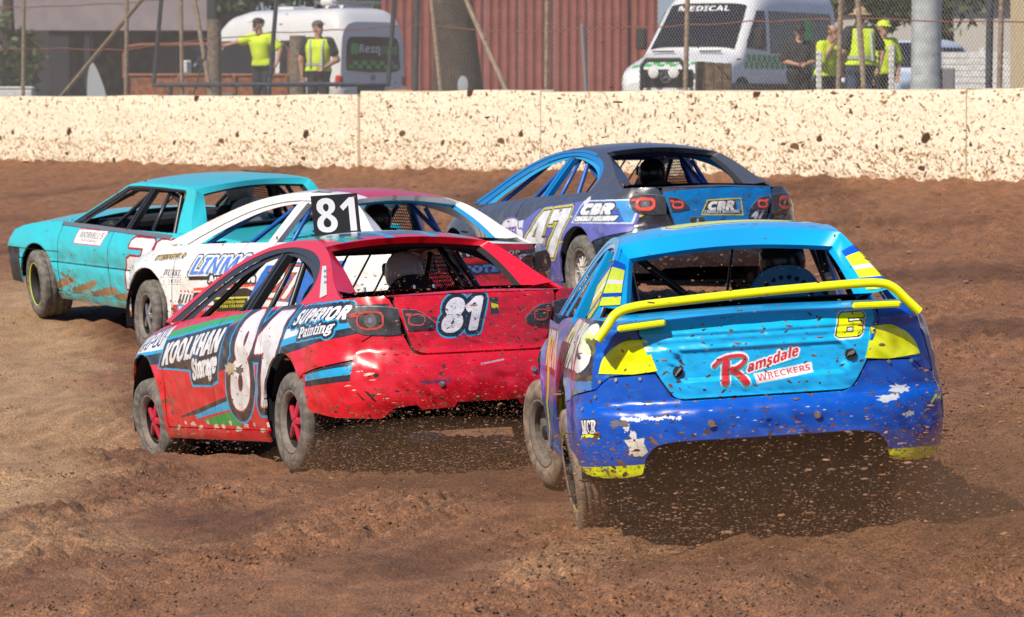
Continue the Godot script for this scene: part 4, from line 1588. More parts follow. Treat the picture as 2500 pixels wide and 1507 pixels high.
	var d := {"quarter_edge": edge, "lid": lid, "bumper": b,
		"hole": cat(va([3.30, 0.955, 3.05, 1.08, 2.7, 1.22, 2.35, 1.305, 2.05, 1.33, 1.75, 1.315, 1.5, 1.26, 1.3, 1.17, 1.2, 1.08, 1.18, 0.955]), 5),
		"frame_line": cat(va([3.60, 0.955, 3.35, 1.065, 3.0, 1.205, 2.7, 1.305, 2.4, 1.355, 2.05, 1.375, 1.75, 1.365, 1.45, 1.31, 1.22, 1.21, 1.1, 1.10, 1.08, 0.955]), 5),
		"pillar": vv([2.2, 0.96, 2.08, 0.96, 1.93, 1.33, 2.05, 1.335]), "roof": Vector2(2.7, 1.5), "glass": [0.53, 1.30, 1.47, 0.60, 1.055, 0.86]}
	d.merge({"side": glossy(q.tex(), 0.34), "rear": glossy(r.tex(), 0.3), "paint": dp, "rail": pt, "frame": pt, "roof_paint": glossy(rf.tex(), 0.25), "surround": pt, "boot_deck": pt, "bonnet": pt, "inside": M.black, "cage": M.bar_black, "seat": M.seat_blue, "head_up": 0.05, "sill": 0.24, "flange": pt})
	car_body(o, S, d)
	car_inside(o, S, d)
	# pressed number plate recess and latches on the lid
	for c in [Vector2(0.42, 0.765), Vector2(-0.45, 0.80)]:
		put("latch", shell_mesh(S, arc(c, 0.028, 0, 345, 16), null, 0.014, Vector2(0.05, 0.05), 0.014), M.black, o)
		put("latch_key", shell_mesh(S, vv([c.x + 0.02, c.y - 0.012, c.x + 0.012, c.y - 0.02, c.x - 0.02, c.y + 0.012, c.x - 0.012, c.y + 0.02]), null, 0.02, Vector2(0.05, 0.05), 0.006), M.chrome, o)
	for c in [Vector2(0.27, 0.51), Vector2(-0.25, 0.52)]:
		put("bolt", shell_mesh(S, arc(c, 0.018, 0, 340, 12), null, 0.016, Vector2(0.05, 0.05), 0.014), M.chrome, o)
	for c in covers:
		put("lamp_cover", shell_mesh(S, c, null, 0.006, Vector2(0.05, 0.05), 0.008), M.fluoro, o)
	for c in [Vector2(0.86, 0.735), Vector2(0.76, 0.74), Vector2(0.62, 0.742), Vector2(0.90, 0.66), Vector2(0.98, 0.60), Vector2(-0.66, 0.75), Vector2(-0.80, 0.745), Vector2(-0.92, 0.64), Vector2(0.84, 0.30), Vector2(-0.84, 0.30)]:
		put("rivet", shell_mesh(S, arc(c, 0.009, 0, 320, 8), null, 0.009, Vector2(0.05, 0.05), 0.008), M.dull_metal, o)
	# rear wing
	var wg := node("rear_wing", o)
	var z := S.axle - 0.12
	var path := cat([Vector2(-0.80, 0.965), Vector2(-0.745, 1.03), Vector2(-0.70, 1.085), Vector2(-0.62, 1.112), Vector2(-0.45, 1.122), Vector2(0.0, 1.132), Vector2(0.45, 1.132), Vector2(0.60, 1.124), Vector2(0.67, 1.095), Vector2(0.73, 1.03), Vector2(0.79, 0.965)], 6)
	var rows := []
	var prof := [[-0.055, 0.0], [-0.03, 0.016], [0.01, 0.02], [0.045, 0.014], [0.062, 0.0], [0.05, -0.017], [0.0, -0.02], [-0.04, -0.012], [-0.055, 0.0]]
	for i in path.size():
		var tg := (path[mini(i + 1, path.size() - 1)] - path[maxi(i - 1, 0)]).normalized()
		var nn := Vector2(-tg.y, tg.x)
		var row := PackedVector3Array()
		for k in prof:
			var c2: Vector2 = path[i] + nn * k[1] * 1.15
			row.append(Vector3(c2.x, c2.y, z + 0.06 * (1.0 - pow(absf(path[i].x / 0.8), 4.0)) + k[0]))
		rows.append(row)
	var wm := MB.new()
	for i in rows.size() - 1:
		for k in prof.size() - 1:
			var p := [rows[i][k], rows[i + 1][k], rows[i + 1][k + 1], rows[i][k + 1]]
			var mid: Vector2 = path[i].lerp(path[i + 1], 0.5)
			var ids := []
			for e in 4:
				var src: Vector2 = path[i] if e == 0 or e == 3 else path[i + 1]
				var kk: int = k if e < 2 else k + 1
				var off: Vector3 = p[e] - Vector3(src.x, src.y, z + 0.06 * (1.0 - pow(absf(src.x / 0.8), 4.0)))
				ids.append(wm.add(p[e], Vector3(off.x, off.y * 3.0, off.z).normalized()))
			wm.quad(ids[0], ids[1], ids[2], ids[3])
	put("wing_blade", wm.mesh(), M.fluoro, wg)
	for s in [-1.0, 1.0]:
		put("wing_foot", bx(Vector3(s * 0.58, 1.022, z + 0.02), Vector3(0.24, 0.032, 0.10), 0.014, Vector3(0.1, 0, s * -0.05)), M.fluoro, wg)
	wg.transform = Transform3D(Basis(Vector3.BACK, 0.026), Vector3(0, 1.05, 0)) * Transform3D(Basis.IDENTITY, Vector3(0, -1.05, 0))
	var wear := shell_mesh(S, vv([-0.93, 0.96, -0.99, 0.95, -1.05, 0.70, -1.08, 0.45, -1.02, 0.45, -0.98, 0.70]), null, 0.004, Vector2(0.06, 0.06), 0.002)
	put("worn_edge", wear, M.worn, o)
	# stripes on the flanks of the C pillars
	var w: Array = d.glass
	for s in [-1.0, 1.0]:
		var P := func(a: float, t: float) -> Vector3:
			var l := lerpf(w[5] - 0.1, d.roof.y, t)
			var e := S.G(l, S.at_ridge(l) + 0.002, s)
			return e.lerp(Vector3(s * lerpf(w[3], w[0], t), lerpf(w[4], w[1], t) + 0.02 * sin(PI * t), S.axle - lerpf(w[5], w[2], t)), a)
		var Q := func(l: float, y: float) -> Vector3: return S.G(l, y, s)
		var cols := [M.fluoro, M.deep_print, M.fluoro, M.white_print, M.fluoro, M.deep_print]
		var ends := [0.0, 0.13, 0.19, 0.33, 0.39, 0.58, 0.70]
		for k in 6:
			var mb := MB.new()
			var t0: float = ends[k]
			var t1: float = ends[k + 1]
			mb.panel(vv([0.0, t0, 0.75, t0 + 0.06, 0.75, t1 + 0.06, 0.0, t1]), P, Vector2(0.2, 0.05), null, 0.005, 0.001)
			var l0 := lerpf(w[5] - 0.1, d.roof.y, t0)
			var l1 := lerpf(w[5] - 0.1, d.roof.y, t1)
			mb.panel(vv([l0, S.at_ridge(l0), l1, S.at_ridge(l1), l1 + 0.3, S.at_ridge(l1) - 0.10, l0 + 0.3, S.at_ridge(l0) - 0.10]), Q, Vector2(0.1, 0.1), null, 0.005, 0.001)
			put("pillar_stripe", mb.mesh(), cols[k], o)
	# torn side panel edge that stands away from the body
	var tp := MB.new()
	tp.grid([PackedVector3Array([Vector3(-0.93, 0.99, -0.05), Vector3(-0.955, 0.8, -0.1), Vector3(-0.985, 0.55, -0.12), Vector3(-1.0, 0.36, -0.2)]), PackedVector3Array([Vector3(-0.935, 0.99, -0.9), Vector3(-0.965, 0.8, -1.0), Vector3(-0.985, 0.55, -1.1), Vector3(-0.97, 0.33, -1.3)])], [[Vector2(0.75, 0.1), Vector2(0.77, 0.3), Vector2(0.79, 0.6), Vector2(0.8, 0.8)], [Vector2(0.6, 0.1), Vector2(0.6, 0.3), Vector2(0.6, 0.6), Vector2(0.58, 0.8)]])
	put("torn_side_panel", tp.mesh(), d.side, o)
	place_car(o, [1.231, EY - 2.015, 23.111, 0.038, -0.011, 0.061])
	make_wheel(o, Vector3(-0.85, 0.24, -0.02), -1, M.black, 2, 0.05, 0.10, false, 0.325, 0.15, M.rubber_dusty)
	make_wheel(o, Vector3(0.80, 0.29, 0.0), 1, M.black, 2, 0.0, 0.0, false, 0.325)
	make_wheel(o, Vector3(-0.85, 0.27, -2.83), -1, M.rim_dust, 1, 0.30, 0.06, false, 0.315, 0.21, M.rubber_dusty)
	make_wheel(o, Vector3(0.86, 0.27, -2.83), 1, M.steel, 1, 0.30)
	driver(o, S, "driver in a black helmet in the sky blue race car with the yellow wing", M.helmet_black, M.suit_dark)

func white_car() -> void:
	var S := ve_shell(23)
	var wh := rgb(226, 226, 224)
	var q := side_cv(wh)
	var or_ := rgb(226, 80, 42)
	var dk := rgb(38, 36, 34)
	q.poly(vv([4.2, 0.43, 1.5, 0.50, 1.5, 0.2, 4.2, 0.2]), rgb(205, 40, 40))
	q.poly(vv([3.85, 0.585, 2.5, 0.70, 1.5, 0.72, 1.5, 0.68, 2.5, 0.665, 3.85, 0.56]), or_)
	for k in 4:
		q.poly(vv([4.08 - k * 0.065, 0.56, 4.05 - k * 0.065, 0.562, 4.05 - k * 0.065, 0.545, 4.08 - k * 0.065, 0.54]), or_)
	for k in 5:
		q.poly(vv([4.08 - k * 0.055, 0.525, 4.05 - k * 0.055, 0.53, 4.10 - k * 0.055, 0.45, 4.13 - k * 0.055, 0.445]), dk)
	q.poly(vv([3.85, 0.545, 3.0, 0.62, 2.7, 0.56, 3.85, 0.50]), dk)
	q.poly(vv([2.95, 0.53, 2.2, 0.52, 2.0, 0.86, 2.7, 0.82]), rgb(40, 105, 195))
	q.poly(vv([2.3, 0.86, 1.5, 0.9, 1.6, 0.45, 2.2, 0.45]), rgb(40, 105, 195))
	q.text("27", [Vector2(2.63, 0.80), Vector2(2.08, 0.83), Vector2(2.25, 0.55), Vector2(2.76, 0.55)], rgb(235, 235, 232), [[0.022, or_], [0.008, dk]], 0.0)
	q.text("LINMAC", [Vector2(3.86, 0.85), Vector2(2.75, 0.90), Vector2(2.87, 0.755), Vector2(3.95, 0.70)], rgb(82, 128, 208), [[0.03, rgb(40, 46, 70)], [0.018, wh]], 0.003)
	q.poly(vv([3.93, 0.685, 3.6, 0.70, 3.6, 0.665, 3.93, 0.65]), dk)
	q.text("Automotive", [Vector2(3.60, 0.70), Vector2(2.85, 0.73), Vector2(2.85, 0.675), Vector2(3.60, 0.645)], wh, [[0.018, dk]], 0.004)
	q.text("BURKE", [Vector2(4.34, 0.735), Vector2(4.06, 0.735), Vector2(4.06, 0.685), Vector2(4.36, 0.68)], dk, [], 0.0, "Droid Serif")
	q.text("FARMS", [Vector2(4.34, 0.65), Vector2(4.06, 0.655), Vector2(4.06, 0.62), Vector2(4.34, 0.61)], dk, [], -0.002, "Droid Serif")
	q.poly(vv([4.38, 0.668, 4.06, 0.672, 4.06, 0.669, 4.38, 0.664]), dk)
	q.poly(vv([4.38, 0.60, 4.06, 0.61, 4.06, 0.607, 4.38, 0.597]), dk)
	q.text("STEERING &", [Vector2(4.56, 0.845), Vector2(4.06, 0.885), Vector2(4.06, 0.86), Vector2(4.56, 0.815)], rgb(205, 170, 40), [[0.006, dk]])
	q.text("SUSPENSION", [Vector2(4.56, 0.81), Vector2(4.07, 0.85), Vector2(4.07, 0.835), Vector2(4.56, 0.795)], dk)
	q.poly(vv([3.55, 0.50, 2.97, 0.535, 3.0, 0.43, 3.48, 0.395]), dk)
	q.poly(vv([3.55, 0.51, 2.97, 0.545, 2.97, 0.532, 3.55, 0.497]), rgb(215, 215, 40))
	q.text("TOOWOOMBA", [Vector2(3.42, 0.49), Vector2(3.02, 0.515), Vector2(3.02, 0.49), Vector2(3.42, 0.465)], rgb(220, 220, 50))
	q.text("PERFORMANCE", [Vector2(3.43, 0.455), Vector2(3.0, 0.48), Vector2(3.0, 0.455), Vector2(3.43, 0.43)], rgb(220, 220, 50))
	q.poly(arc(Vector2(4.08, 0.40), 0.05, 0, 350, 20), rgb(90, 160, 220))
	q.text("b", [Vector2(4.11, 0.42), Vector2(4.06, 0.425), Vector2(4.06, 0.385), Vector2(4.11, 0.38)], wh)
	q.text("JUNIOR", [Vector2(3.98, 0.41), Vector2(3.6, 0.43), Vector2(3.6, 0.40), Vector2(3.98, 0.38)], rgb(120, 190, 230))
	# front bumper's tiger-like blotches
	var rr := RandomNumberGenerator.new()
	rr.seed = 4
	for k in 40:
		q.chip(Vector2(rr.randf_range(4.98, 5.5), rr.randf_range(0.3, 0.8)), Vector2(0.03, 0.018), [rgb(120, 60, 35), rgb(205, 150, 60), rgb(60, 45, 40)][k % 3], k)
	q.poly(vv([5.55, 0.34, 5.0, 0.34, 5.0, 0.2, 5.55, 0.2]), rgb(215, 80, 70))
	dirty(q, 71, 420, 0.35)
	var rd := rgb(190, 22, 34)
	var r := rear_cv(rd)
	r.poly(vv([1.35, 1.15, 0.6, 1.15, 0.6, 0.2, 1.35, 0.2]), wh)
	r.poly(vv([0.55, 0.98, -0.55, 1.02, -0.55, 0.975, 0.55, 0.935]), dk)
	r.text("RACE WORKSHOP", [Vector2(0.52, 0.975), Vector2(-0.36, 1.01), Vector2(-0.36, 0.982), Vector2(0.52, 0.945)], rgb(205, 210, 220))
	r.poly(vv([0.30, 0.88, -0.16, 0.905, -0.20, 0.82, 0.20, 0.80]), rgb(30, 60, 120))
	r.text("TOTE", [Vector2(0.26, 0.875), Vector2(-0.13, 0.895), Vector2(-0.11, 0.84), Vector2(0.24, 0.82)], rgb(70, 130, 205), [[0.012, dk]], 0.005)
	r.text("27", [Vector2(-0.36, 0.965), Vector2(-0.48, 0.965), Vector2(-0.46, 0.90), Vector2(-0.36, 0.90)], rgb(80, 90, 190), [[0.01, rgb(200, 205, 230)]], 0.004)
	r.poly(vv([-0.56, 1.1, -0.60, 1.1, -0.55, 0.75, -0.47, 0.72]), rgb(60, 34, 28))
	dirty(r, 72, 700, 0.7)
	var pt := paint(wh, 33, 160)
	var rf := Cv.new()
	rf.setup(512, 512, 0, 1, 0, 1, wh)
	rf.poly(vv([0.3, 0.25, 0.7, 0.2, 0.84, 0.5, 0.80, 1, 0.22, 1, 0.20, 0.7]), rgb(200, 22, 48))
	for k in 5:
		rf.poly(vv([0.08 + k * 0.03, 0.5, 0.10 + k * 0.03, 0.5, 0.11 + k * 0.03, 0.7, 0.09 + k * 0.03, 0.7]), dk)
	rf.spots(60, 4, 0.01, rgb(52, 30, 22), rgb(120, 78, 54))
	var o := thing("race_car", "white race sedan with blue lettering and red boot, behind the red car's roof", "race car", Vector3.ZERO, "race cars sliding round the dirt bend")
	var d := ve_spec(S, [1.25, 0.33, 0.9, 0.29, 0.62, 0.29, 0.56, 0.33, 0.3, 0.34])
	d.merge({"side": glossy(q.tex(), 0.3), "rear": glossy(r.tex(), 0.35), "paint": pt, "rail": pt, "frame": pt, "roof_paint": glossy(rf.tex(), 0.3), "surround": pt, "boot_deck": pt, "inside": M.black, "cage": M.bar_blue, "seat": M.black, "flange": M.sky_inside, "sill": 0.24})
	car_body(o, S, d)
	car_inside(o, S, d)
	for s in [1.0, -1.0]:
		ve_lamp(o, S, s, M.lens_dull, M.lamp_dull)
	place_car(o, [-0.796, EY - 2.129, 37.916, 0.621, 0.005, -0.022])
	make_wheel(o, Vector3(-0.78, 0.31, 0), -1, M.chrome, 0)
	make_wheel(o, Vector3(0.78, 0.31, 0), 1, M.chrome, 0)
	make_wheel(o, Vector3(-0.81, 0.31, -2.915), -1, M.chrome, 0, -0.22, 0.0, false, 0.32)
	make_wheel(o, Vector3(0.78, 0.31, -2.915), 1, M.chrome, 0, -0.22)
	driver(o, S, "driver in a dark helmet in the white race car with the red boot", M.helmet_black, M.suit_dark)

func navy_car() -> void:
	var S := ve_shell(37)
	var gr := rgb(66, 70, 80)
	var pu := rgb(98, 102, 178)
	var wh := rgb(222, 224, 226)
	var yl := rgb(205, 190, 50)
	var q := side_cv(gr)
	q.poly(vv([3.2, 0.72, 2.7, 0.90, 1.85, 0.955, 0.9, 0.96, 0.6, 0.93, 0.6, 0.1, 5.55, 0.1, 5.55, 0.5, 4.0, 0.5]), pu)
	q.poly(vv([3.7, 0.74, 3.0, 0.80, 3.0, 0.5, 3.7, 0.45]), rgb(212, 214, 222))
	q.outlined(cat(va([3.55, 0.60, 3.5, 0.76, 3.35, 0.81, 3.15, 0.80, 3.1, 0.72, 3.0, 0.70, 3.0, 0.58]), 4), wh, rgb(120, 90, 180), 0.016)
	q.text("VIEL", [Vector2(3.4, 0.73), Vector2(3.1, 0.74), Vector2(3.1, 0.64), Vector2(3.4, 0.63)], rgb(110, 70, 170), [], 0.004)
	var four := [[0.20, 1, 0.0, 0.42, 0.0, 0.2, 0.22, 0.2, 0.22, 0.0, 0.42, 0.0, 0.42, 0.2, 0.48, 0.2, 0.48, 0.4, 0.42, 0.4, 0.42, 1.0], [0.22, 0.74, 0.22, 0.42, 0.13, 0.42]]
	var seven := [[0.50, 1.0, 0.50, 0.70, 0.62, 0.70, 0.62, 0.76, 0.78, 0.76, 0.58, 0.0, 0.80, 0.0, 1.0, 0.78, 1.0, 1.0]]
	var box47 := [Vector2(2.74, 0.87), Vector2(1.95, 0.905), Vector2(2.15, 0.45), Vector2(3.02, 0.48)]
	for f in [four, seven]:
		q.figure(f, box47, wh, [[0.045, rgb(50, 70, 170)], [0.033, yl]], 0.0)
	for f in [four, seven]:
		q.figure(f, box47, wh, [[0.012, rgb(52, 50, 56)]], 0.0)
	q.poly(vv([1.74, 0.965, 0.76, 0.968, 0.86, 0.75, 1.88, 0.765]), rgb(205, 215, 240))
	q.poly(vv([1.72, 0.952, 0.79, 0.955, 0.88, 0.765, 1.85, 0.778]), rgb(60, 100, 190))
	q.poly(vv([1.1, 0.955, 0.79, 0.955, 0.88, 0.765, 0.95, 0.765, 1.0, 0.85]), rgb(70, 150, 215))
	q.text("CBR", [Vector2(1.70, 0.925), Vector2(1.05, 0.925), Vector2(1.13, 0.845), Vector2(1.76, 0.845)], wh, [[0.016, rgb(60, 66, 80)]], 0.012)
	q.text("CRAWLEY BUILDING", [Vector2(1.80, 0.82), Vector2(1.02, 0.82), Vector2(1.06, 0.785), Vector2(1.83, 0.785)], wh, [[0.01, rgb(60, 66, 80)]], 0.006)
	q.poly(vv([1.98, 0.83, 1.88, 0.83, 1.88, 0.815, 1.98, 0.81]), yl)
	q.poly(vv([0.8, 0.83, 0.55, 0.82, 0.55, 0.805, 0.8, 0.81]), yl)
	q.poly(vv([0.8, 0.86, 0.55, 0.85, 0.55, 0.835, 0.8, 0.838]), wh)
	q.poly(vv([2.2, 0.60, 2.0, 0.61, 2.0, 0.595, 2.2, 0.585]), yl)
	q.poly(arc(Vector2(1.68, 0.955), 0.045, 0, 350, 20), rgb(205, 210, 214))
	q.film(rgb(220, 220, 230), 46, 0.02, 0.68, 1.3, true)
	dirty(q, 47, 620, 0.8)
	var bl := rgb(0, 112, 185)
	var r := rear_cv(bl)
	r.poly(vv([1.35, 1.15, 0.73, 1.0, 0.60, 1.0, 0.52, 0.88, 0.47, 0.74, 0.40, 0.69, -0.4, 0.69, -0.5, 0.75, -0.58, 0.9, -1.35, 0.95, -1.35, 0.1, 1.35, 0.1]), rgb(42, 42, 50))
	r.poly(vv([0.9, 1.15, 0.65, 1.02, 0.41, 1.035, -0.04, 1.065, -0.6, 1.075, -0.9, 1.15]), gr)
	r.poly(vv([0.135, 0.955, -0.205, 0.968, -0.225, 0.815, 0.20, 0.82]), yl)
	r.poly(vv([0.125, 0.945, -0.195, 0.958, -0.21, 0.825, 0.185, 0.83]), rgb(45, 60, 80))
	r.text("CBR", [Vector2(0.12, 0.93), Vector2(-0.14, 0.94), Vector2(-0.12, 0.87), Vector2(0.14, 0.865)], wh, [[0.008, rgb(40, 48, 60)]], 0.006)
	r.text("CRAWLEY BUILDING", [Vector2(0.165, 0.86), Vector2(-0.18, 0.865), Vector2(-0.19, 0.838), Vector2(0.17, 0.835)], wh)
	r.poly(vv([-0.14, 0.95, -0.19, 0.95, -0.205, 0.85, -0.16, 0.87]), rgb(40, 130, 205))
	r.poly(vv([-0.30, 0.875, -0.51, 0.88, -0.46, 0.77, -0.27, 0.77]), rgb(36, 40, 54))
	r.text("47", [Vector2(-0.34, 0.865), Vector2(-0.46, 0.87), Vector2(-0.44, 0.785), Vector2(-0.30, 0.785)], rgb(190, 195, 215), [], 0.004)
	r.outlined(vv([0.30, 0.80, 0.17, 0.80, 0.16, 0.77, 0.20, 0.72, 0.28, 0.72, 0.31, 0.77]), rgb(52, 54, 62), rgb(110, 105, 100), 0.006)
	r.text("A", [Vector2(0.255, 0.79), Vector2(0.215, 0.79), Vector2(0.215, 0.735), Vector2(0.255, 0.735)], rgb(160, 165, 170))
	dirty(r, 49, 800, 0.4)
	var pt := paint(gr, 35, 360)
	var cyan := paint(rgb(12, 120, 190), 36, 200)
	var o := thing("race_car", "dark grey and purple race sedan with white 47 on its side, nearest the wall", "race car", Vector3.ZERO, "race cars sliding round the dirt bend")
	var d := ve_spec(S, [1.25, 0.36, 0.9, 0.32, 0.62, 0.32, 0.56, 0.36, 0.3, 0.37])
	d.merge({"side": glossy(q.tex(), 0.36), "rear": glossy(r.tex(), 0.3), "paint": pt, "rail": pt, "frame": cyan, "frame2": M.bright_blue, "roof_paint": pt, "surround": pt, "inside": M.black, "cage": M.bar_blue, "seat": M.black, "flange": M.black, "sill": 0.24})
	car_body(o, S, d)
	# the rail over the windows is bright blue back to the C pillar
	for s in [-1.0, 1.0]:
		var P := func(l: float, y: float) -> Vector3: return S.G(l, y, s)
		var a := cat(va([3.72, 0.985, 3.45, 1.095, 3.15, 1.225, 2.8, 1.335, 2.4, 1.405, 2.05, 1.425, 1.75, 1.422, 1.45, 1.385]), 4)
		var b := cat(va([3.69, 0.965, 3.43, 1.07, 3.13, 1.20, 2.8, 1.312, 2.4, 1.387, 2.05, 1.406, 1.75, 1.40, 1.46, 1.36]), 4)
		a.append_array(rev(b))
		var mb := MB.new()
		mb.panel(a, P, Vector2(0.08, 0.06), null, 0.003, 0.001)
		put("rail_stripe", mb.mesh(), cyan, o)
	car_inside(o, S, d)
	for s in [1.0, -1.0]:
		ve_lamp(o, S, s, M.lens, M.lamp_bright, 0.026)
	place_car(o, [1.453, EY - 1.731, 40.324, 0.403, -0.028, 0.002])
	make_wheel(o, Vector3(-0.82, 0.33, 0), -1, M.white_rim, 3, 0.0, 0.0, false, 0.33)
	make_wheel(o, Vector3(0.80, 0.32, 0), 1, M.white_rim, 3)
	make_wheel(o, Vector3(-0.80, 0.32, -2.915), -1, M.white_rim, 3, -0.15)
	make_wheel(o, Vector3(0.80, 0.32, -2.915), 1, M.white_rim, 3, -0.15)
	driver(o, S, "driver in a dark helmet in the grey and purple race car 47", M.helmet_black, M.suit_dark)

func turquoise_car() -> void:
	var S := Shell.new()
	S.half = 0.91
	S.tail = Vector2(0.30, 4.0)
	S.nose = Vector2(0.30, 5.0)
	S.length = 4.72
	S.axle = 1.15
	S.base = 2.794
	S.arch = 0.355
	S.archy = 0.355
	S.top = vv([0, 0.96, 0.4, 0.965, 0.8, 0.965, 1.3, 0.955, 2.2, 0.935, 3.0, 0.925, 3.45, 0.93, 3.8, 0.915, 4.13, 0.88, 4.43, 0.825, 4.55, 0.775, 4.62, 0.70, 4.7, 0.66])
	S.ridge = vv([3.46, 0.92, 3.2, 1.03, 2.95, 1.145, 2.74, 1.245, 2.64, 1.30, 2.56, 1.322, 2.3, 1.338, 1.9, 1.345, 1.6, 1.342, 1.42, 1.335, 1.365, 1.315, 1.33, 1.25, 1.28, 1.15, 1.22, 1.05, 1.15, 0.975, 1.1, 0.96])
	S.tum = Vector2(0.785, 0.50)
	S.crown = 0.035
	S.ready(vv([0, 0.14, 0.12, 0.12, 0.2, 0.07, 0.3, 0.035, 0.45, 0.012, 0.54, 0.004, 0.57, 0, 0.59, 0.012, 0.63, 0.006, 0.75, 0.002, 0.86, 0.02, 0.92, 0.045, 0.98, 0.075, 1.04, 0.12, 1.1, 0.25]), vv([0, 0.3, 0.2, 0.1, 0.3, 0.02, 0.45, 0.0, 0.58, 0.0, 0.62, 0.03, 0.8, 0.04, 0.95, 0.06, 1.0, 0.08, 1.06, 0.13, 1.1, 0.2]), 51)
	var tq := rgb(52, 188, 202)
	var wh := rgb(224, 224, 226)
	var q := side_cv(tq)
	q.outlined(vv([3.98, 0.88, 3.44, 0.895, 3.50, 0.765, 4.02, 0.755]), wh, rgb(200, 60, 70), 0.008)
	q.text("MORVELL'S", [Vector2(3.93, 0.865), Vector2(3.48, 0.875), Vector2(3.51, 0.82), Vector2(3.95, 0.81)], rgb(70, 70, 74), [], -0.001)
	q.text("METAL WORKS", [Vector2(3.87, 0.80), Vector2(3.57, 0.805), Vector2(3.58, 0.785), Vector2(3.88, 0.78)], rgb(130, 130, 134))
	for f in [[[0, 0.94, 0.05, 1, 0.44, 1, 0.48, 0.95, 0.48, 0.5, 0.42, 0.44, 0.16, 0.44, 0.16, 0.2, 0.48, 0.2, 0.48, 0, 0, 0, 0, 0.58, 0.06, 0.64, 0.30, 0.64, 0.30, 0.82, 0, 0.82]], [[0.54, 0.94, 0.6, 1, 1.0, 1, 1.0, 0.8, 0.72, 0.8, 0.72, 0.62, 0.94, 0.62, 1, 0.56, 1, 0.06, 0.94, 0, 0.6, 0, 0.54, 0.06], [0.72, 0.44, 0.84, 0.44, 0.84, 0.2, 0.72, 0.2]]]:
		q.figure(f, [Vector2(2.93, 0.875), Vector2(2.03, 0.895), Vector2(2.13, 0.42), Vector2(3.03, 0.40)], wh, [[0.022, rgb(150, 30, 50)]], 0.0)
	q.poly(vv([5.5, 0.548, 1.3, 0.605, 1.3, 0.592, 5.5, 0.535]), rgb(22, 60, 62))
	q.chip(Vector2(3.9, 0.70), Vector2(0.08, 0.03), rgb(70, 195, 195), 9)
	q.chip(Vector2(2.12, 0.84), Vector2(0.05, 0.03), rgb(60, 35, 70), 10)
	for k in 70:
		var f := fposmod(k * 0.618, 1.0)
		q.chip(Vector2(4.45 - 2.4 * f, 0.30 + 0.17 * fposmod(k * 0.377, 1.0) * fposmod(k * 0.71, 1.0)), Vector2(0.10, 0.035), rgb(158, 130, 98).lerp(rgb(112, 82, 60), fposmod(k * 0.29, 1.0)), k + 60)
	q.film(rgb(155, 130, 100), 12, 0.01, 0.42, 1.5, true)
	dirty(q, 91, 260, 0.9)
	for k in 7:
		q.poly(arc(Vector2(3.85 - 0.32 * k, 0.905), 0.011, 0, 340, 10), rgb(215, 225, 225))
	var r := rear_cv(tq)
	dirty(r, 92, 400, 0.5)
	var pt := paint(tq, 37, 140)
	var o := thing("race_car", "turquoise boxy race sedan leading at the left edge of the photo", "race car", Vector3.ZERO, "race cars sliding round the dirt bend")
	var edge := vv([0.60, 0.955, 0.58, 0.70, 0.9, 0.66])
	edge.append(Vector2(S.axle + S.du - 0.36, 0.60))
	var lid := vv([0.57, 0.95, 0.57, 0.68, -0.57, 0.68, -0.57, 0.95])
	var ar := S.axle + S.du
	var b := vv([ar - 0.365, 0.595, 0.9, 0.65, 0.58, 0.67, -0.58, 0.67, -0.9, 0.65, -ar + 0.365, 0.595, -ar + 0.41, 0.36, -0.9, 0.30, 0.9, 0.30, ar - 0.41, 0.36])
	var d := {"quarter_edge": edge, "lid": lid, "bumper": b,
		"hole": vv([3.26, 0.91, 2.98, 1.055, 2.74, 1.175, 2.61, 1.255, 2.4, 1.275, 2.0, 1.285, 1.58, 1.29, 1.545, 1.27, 1.5, 1.1, 1.44, 0.91]),
		"frame_line": vv([3.44, 0.91, 2.97, 1.125, 2.75, 1.23, 2.62, 1.295, 2.4, 1.31, 2.0, 1.318, 1.56, 1.318, 1.52, 1.29, 1.47, 1.1, 1.40, 0.91]),
		"pillar": vv([2.36, 0.92, 2.28, 0.92, 2.10, 1.29, 2.18, 1.29]), "roof": Vector2(2.62, 1.40), "glass": [0.52, 1.285, 1.375, 0.61, 0.985, 1.17]}
	d.merge({"side": glossy(q.tex(), 0.3), "rear": glossy(r.tex(), 0.3), "paint": pt, "rail": pt, "frame": M.frame_black, "roof_paint": pt, "surround": pt, "inside": M.black, "cage": M.bar_black, "seat": M.steel, "flange": M.black, "sill": 0.28, "nose_paint": M.bumper_black, "guard_end": S.end() - 0.03, "split": 0.632, "cowl": 3.36, "nose_low": 0.34})
	car_body(o, S, d)
	car_inside(o, S, d)
	var hp := MB.new()
	hp.panel(vv([5.32, 0.64, 4.3, 0.66, 4.3, 0.655, 5.32, 0.635]), S.P, Vector2(0.1, 0.1), null, 0.004, 0.0)
	put("trim_line", hp.mesh(), M.black, o)
	put("fuel_tank", bx(Vector3(-0.25, 0.95, S.axle - 1.55), Vector3(0.75, 0.14, 0.25), 0.03), M.steel, o)
	# side rub rail below the windows
	var rr := MB.new()
	rr.panel(vv([S.du + 3.55, 0.925, S.du + 1.45, 0.935, S.du + 1.45, 0.90, S.du + 3.55, 0.895]), S.P, Vector2(0.1, 0.05), null, 0.008, 0.008)
	put("sill_trim", rr.mesh(), M.steel, o)
	place_car(o, [-2.16, EY - 1.97, 40.711, 0.581, 0.043, 0.079])
	make_wheel(o, Vector3(-0.78, 0.31, 0), -1, M.black, 2)
	make_wheel(o, Vector3(0.78, 0.31, 0), 1, M.black, 2)
	make_wheel(o, Vector3(-0.80, 0.32, -2.794), -1, M.black, 2, -0.22, 0.03, false, 0.325, 0.30)
	make_wheel(o, Vector3(0.78, 0.32, -2.794), 1, M.black, 2, -0.32)
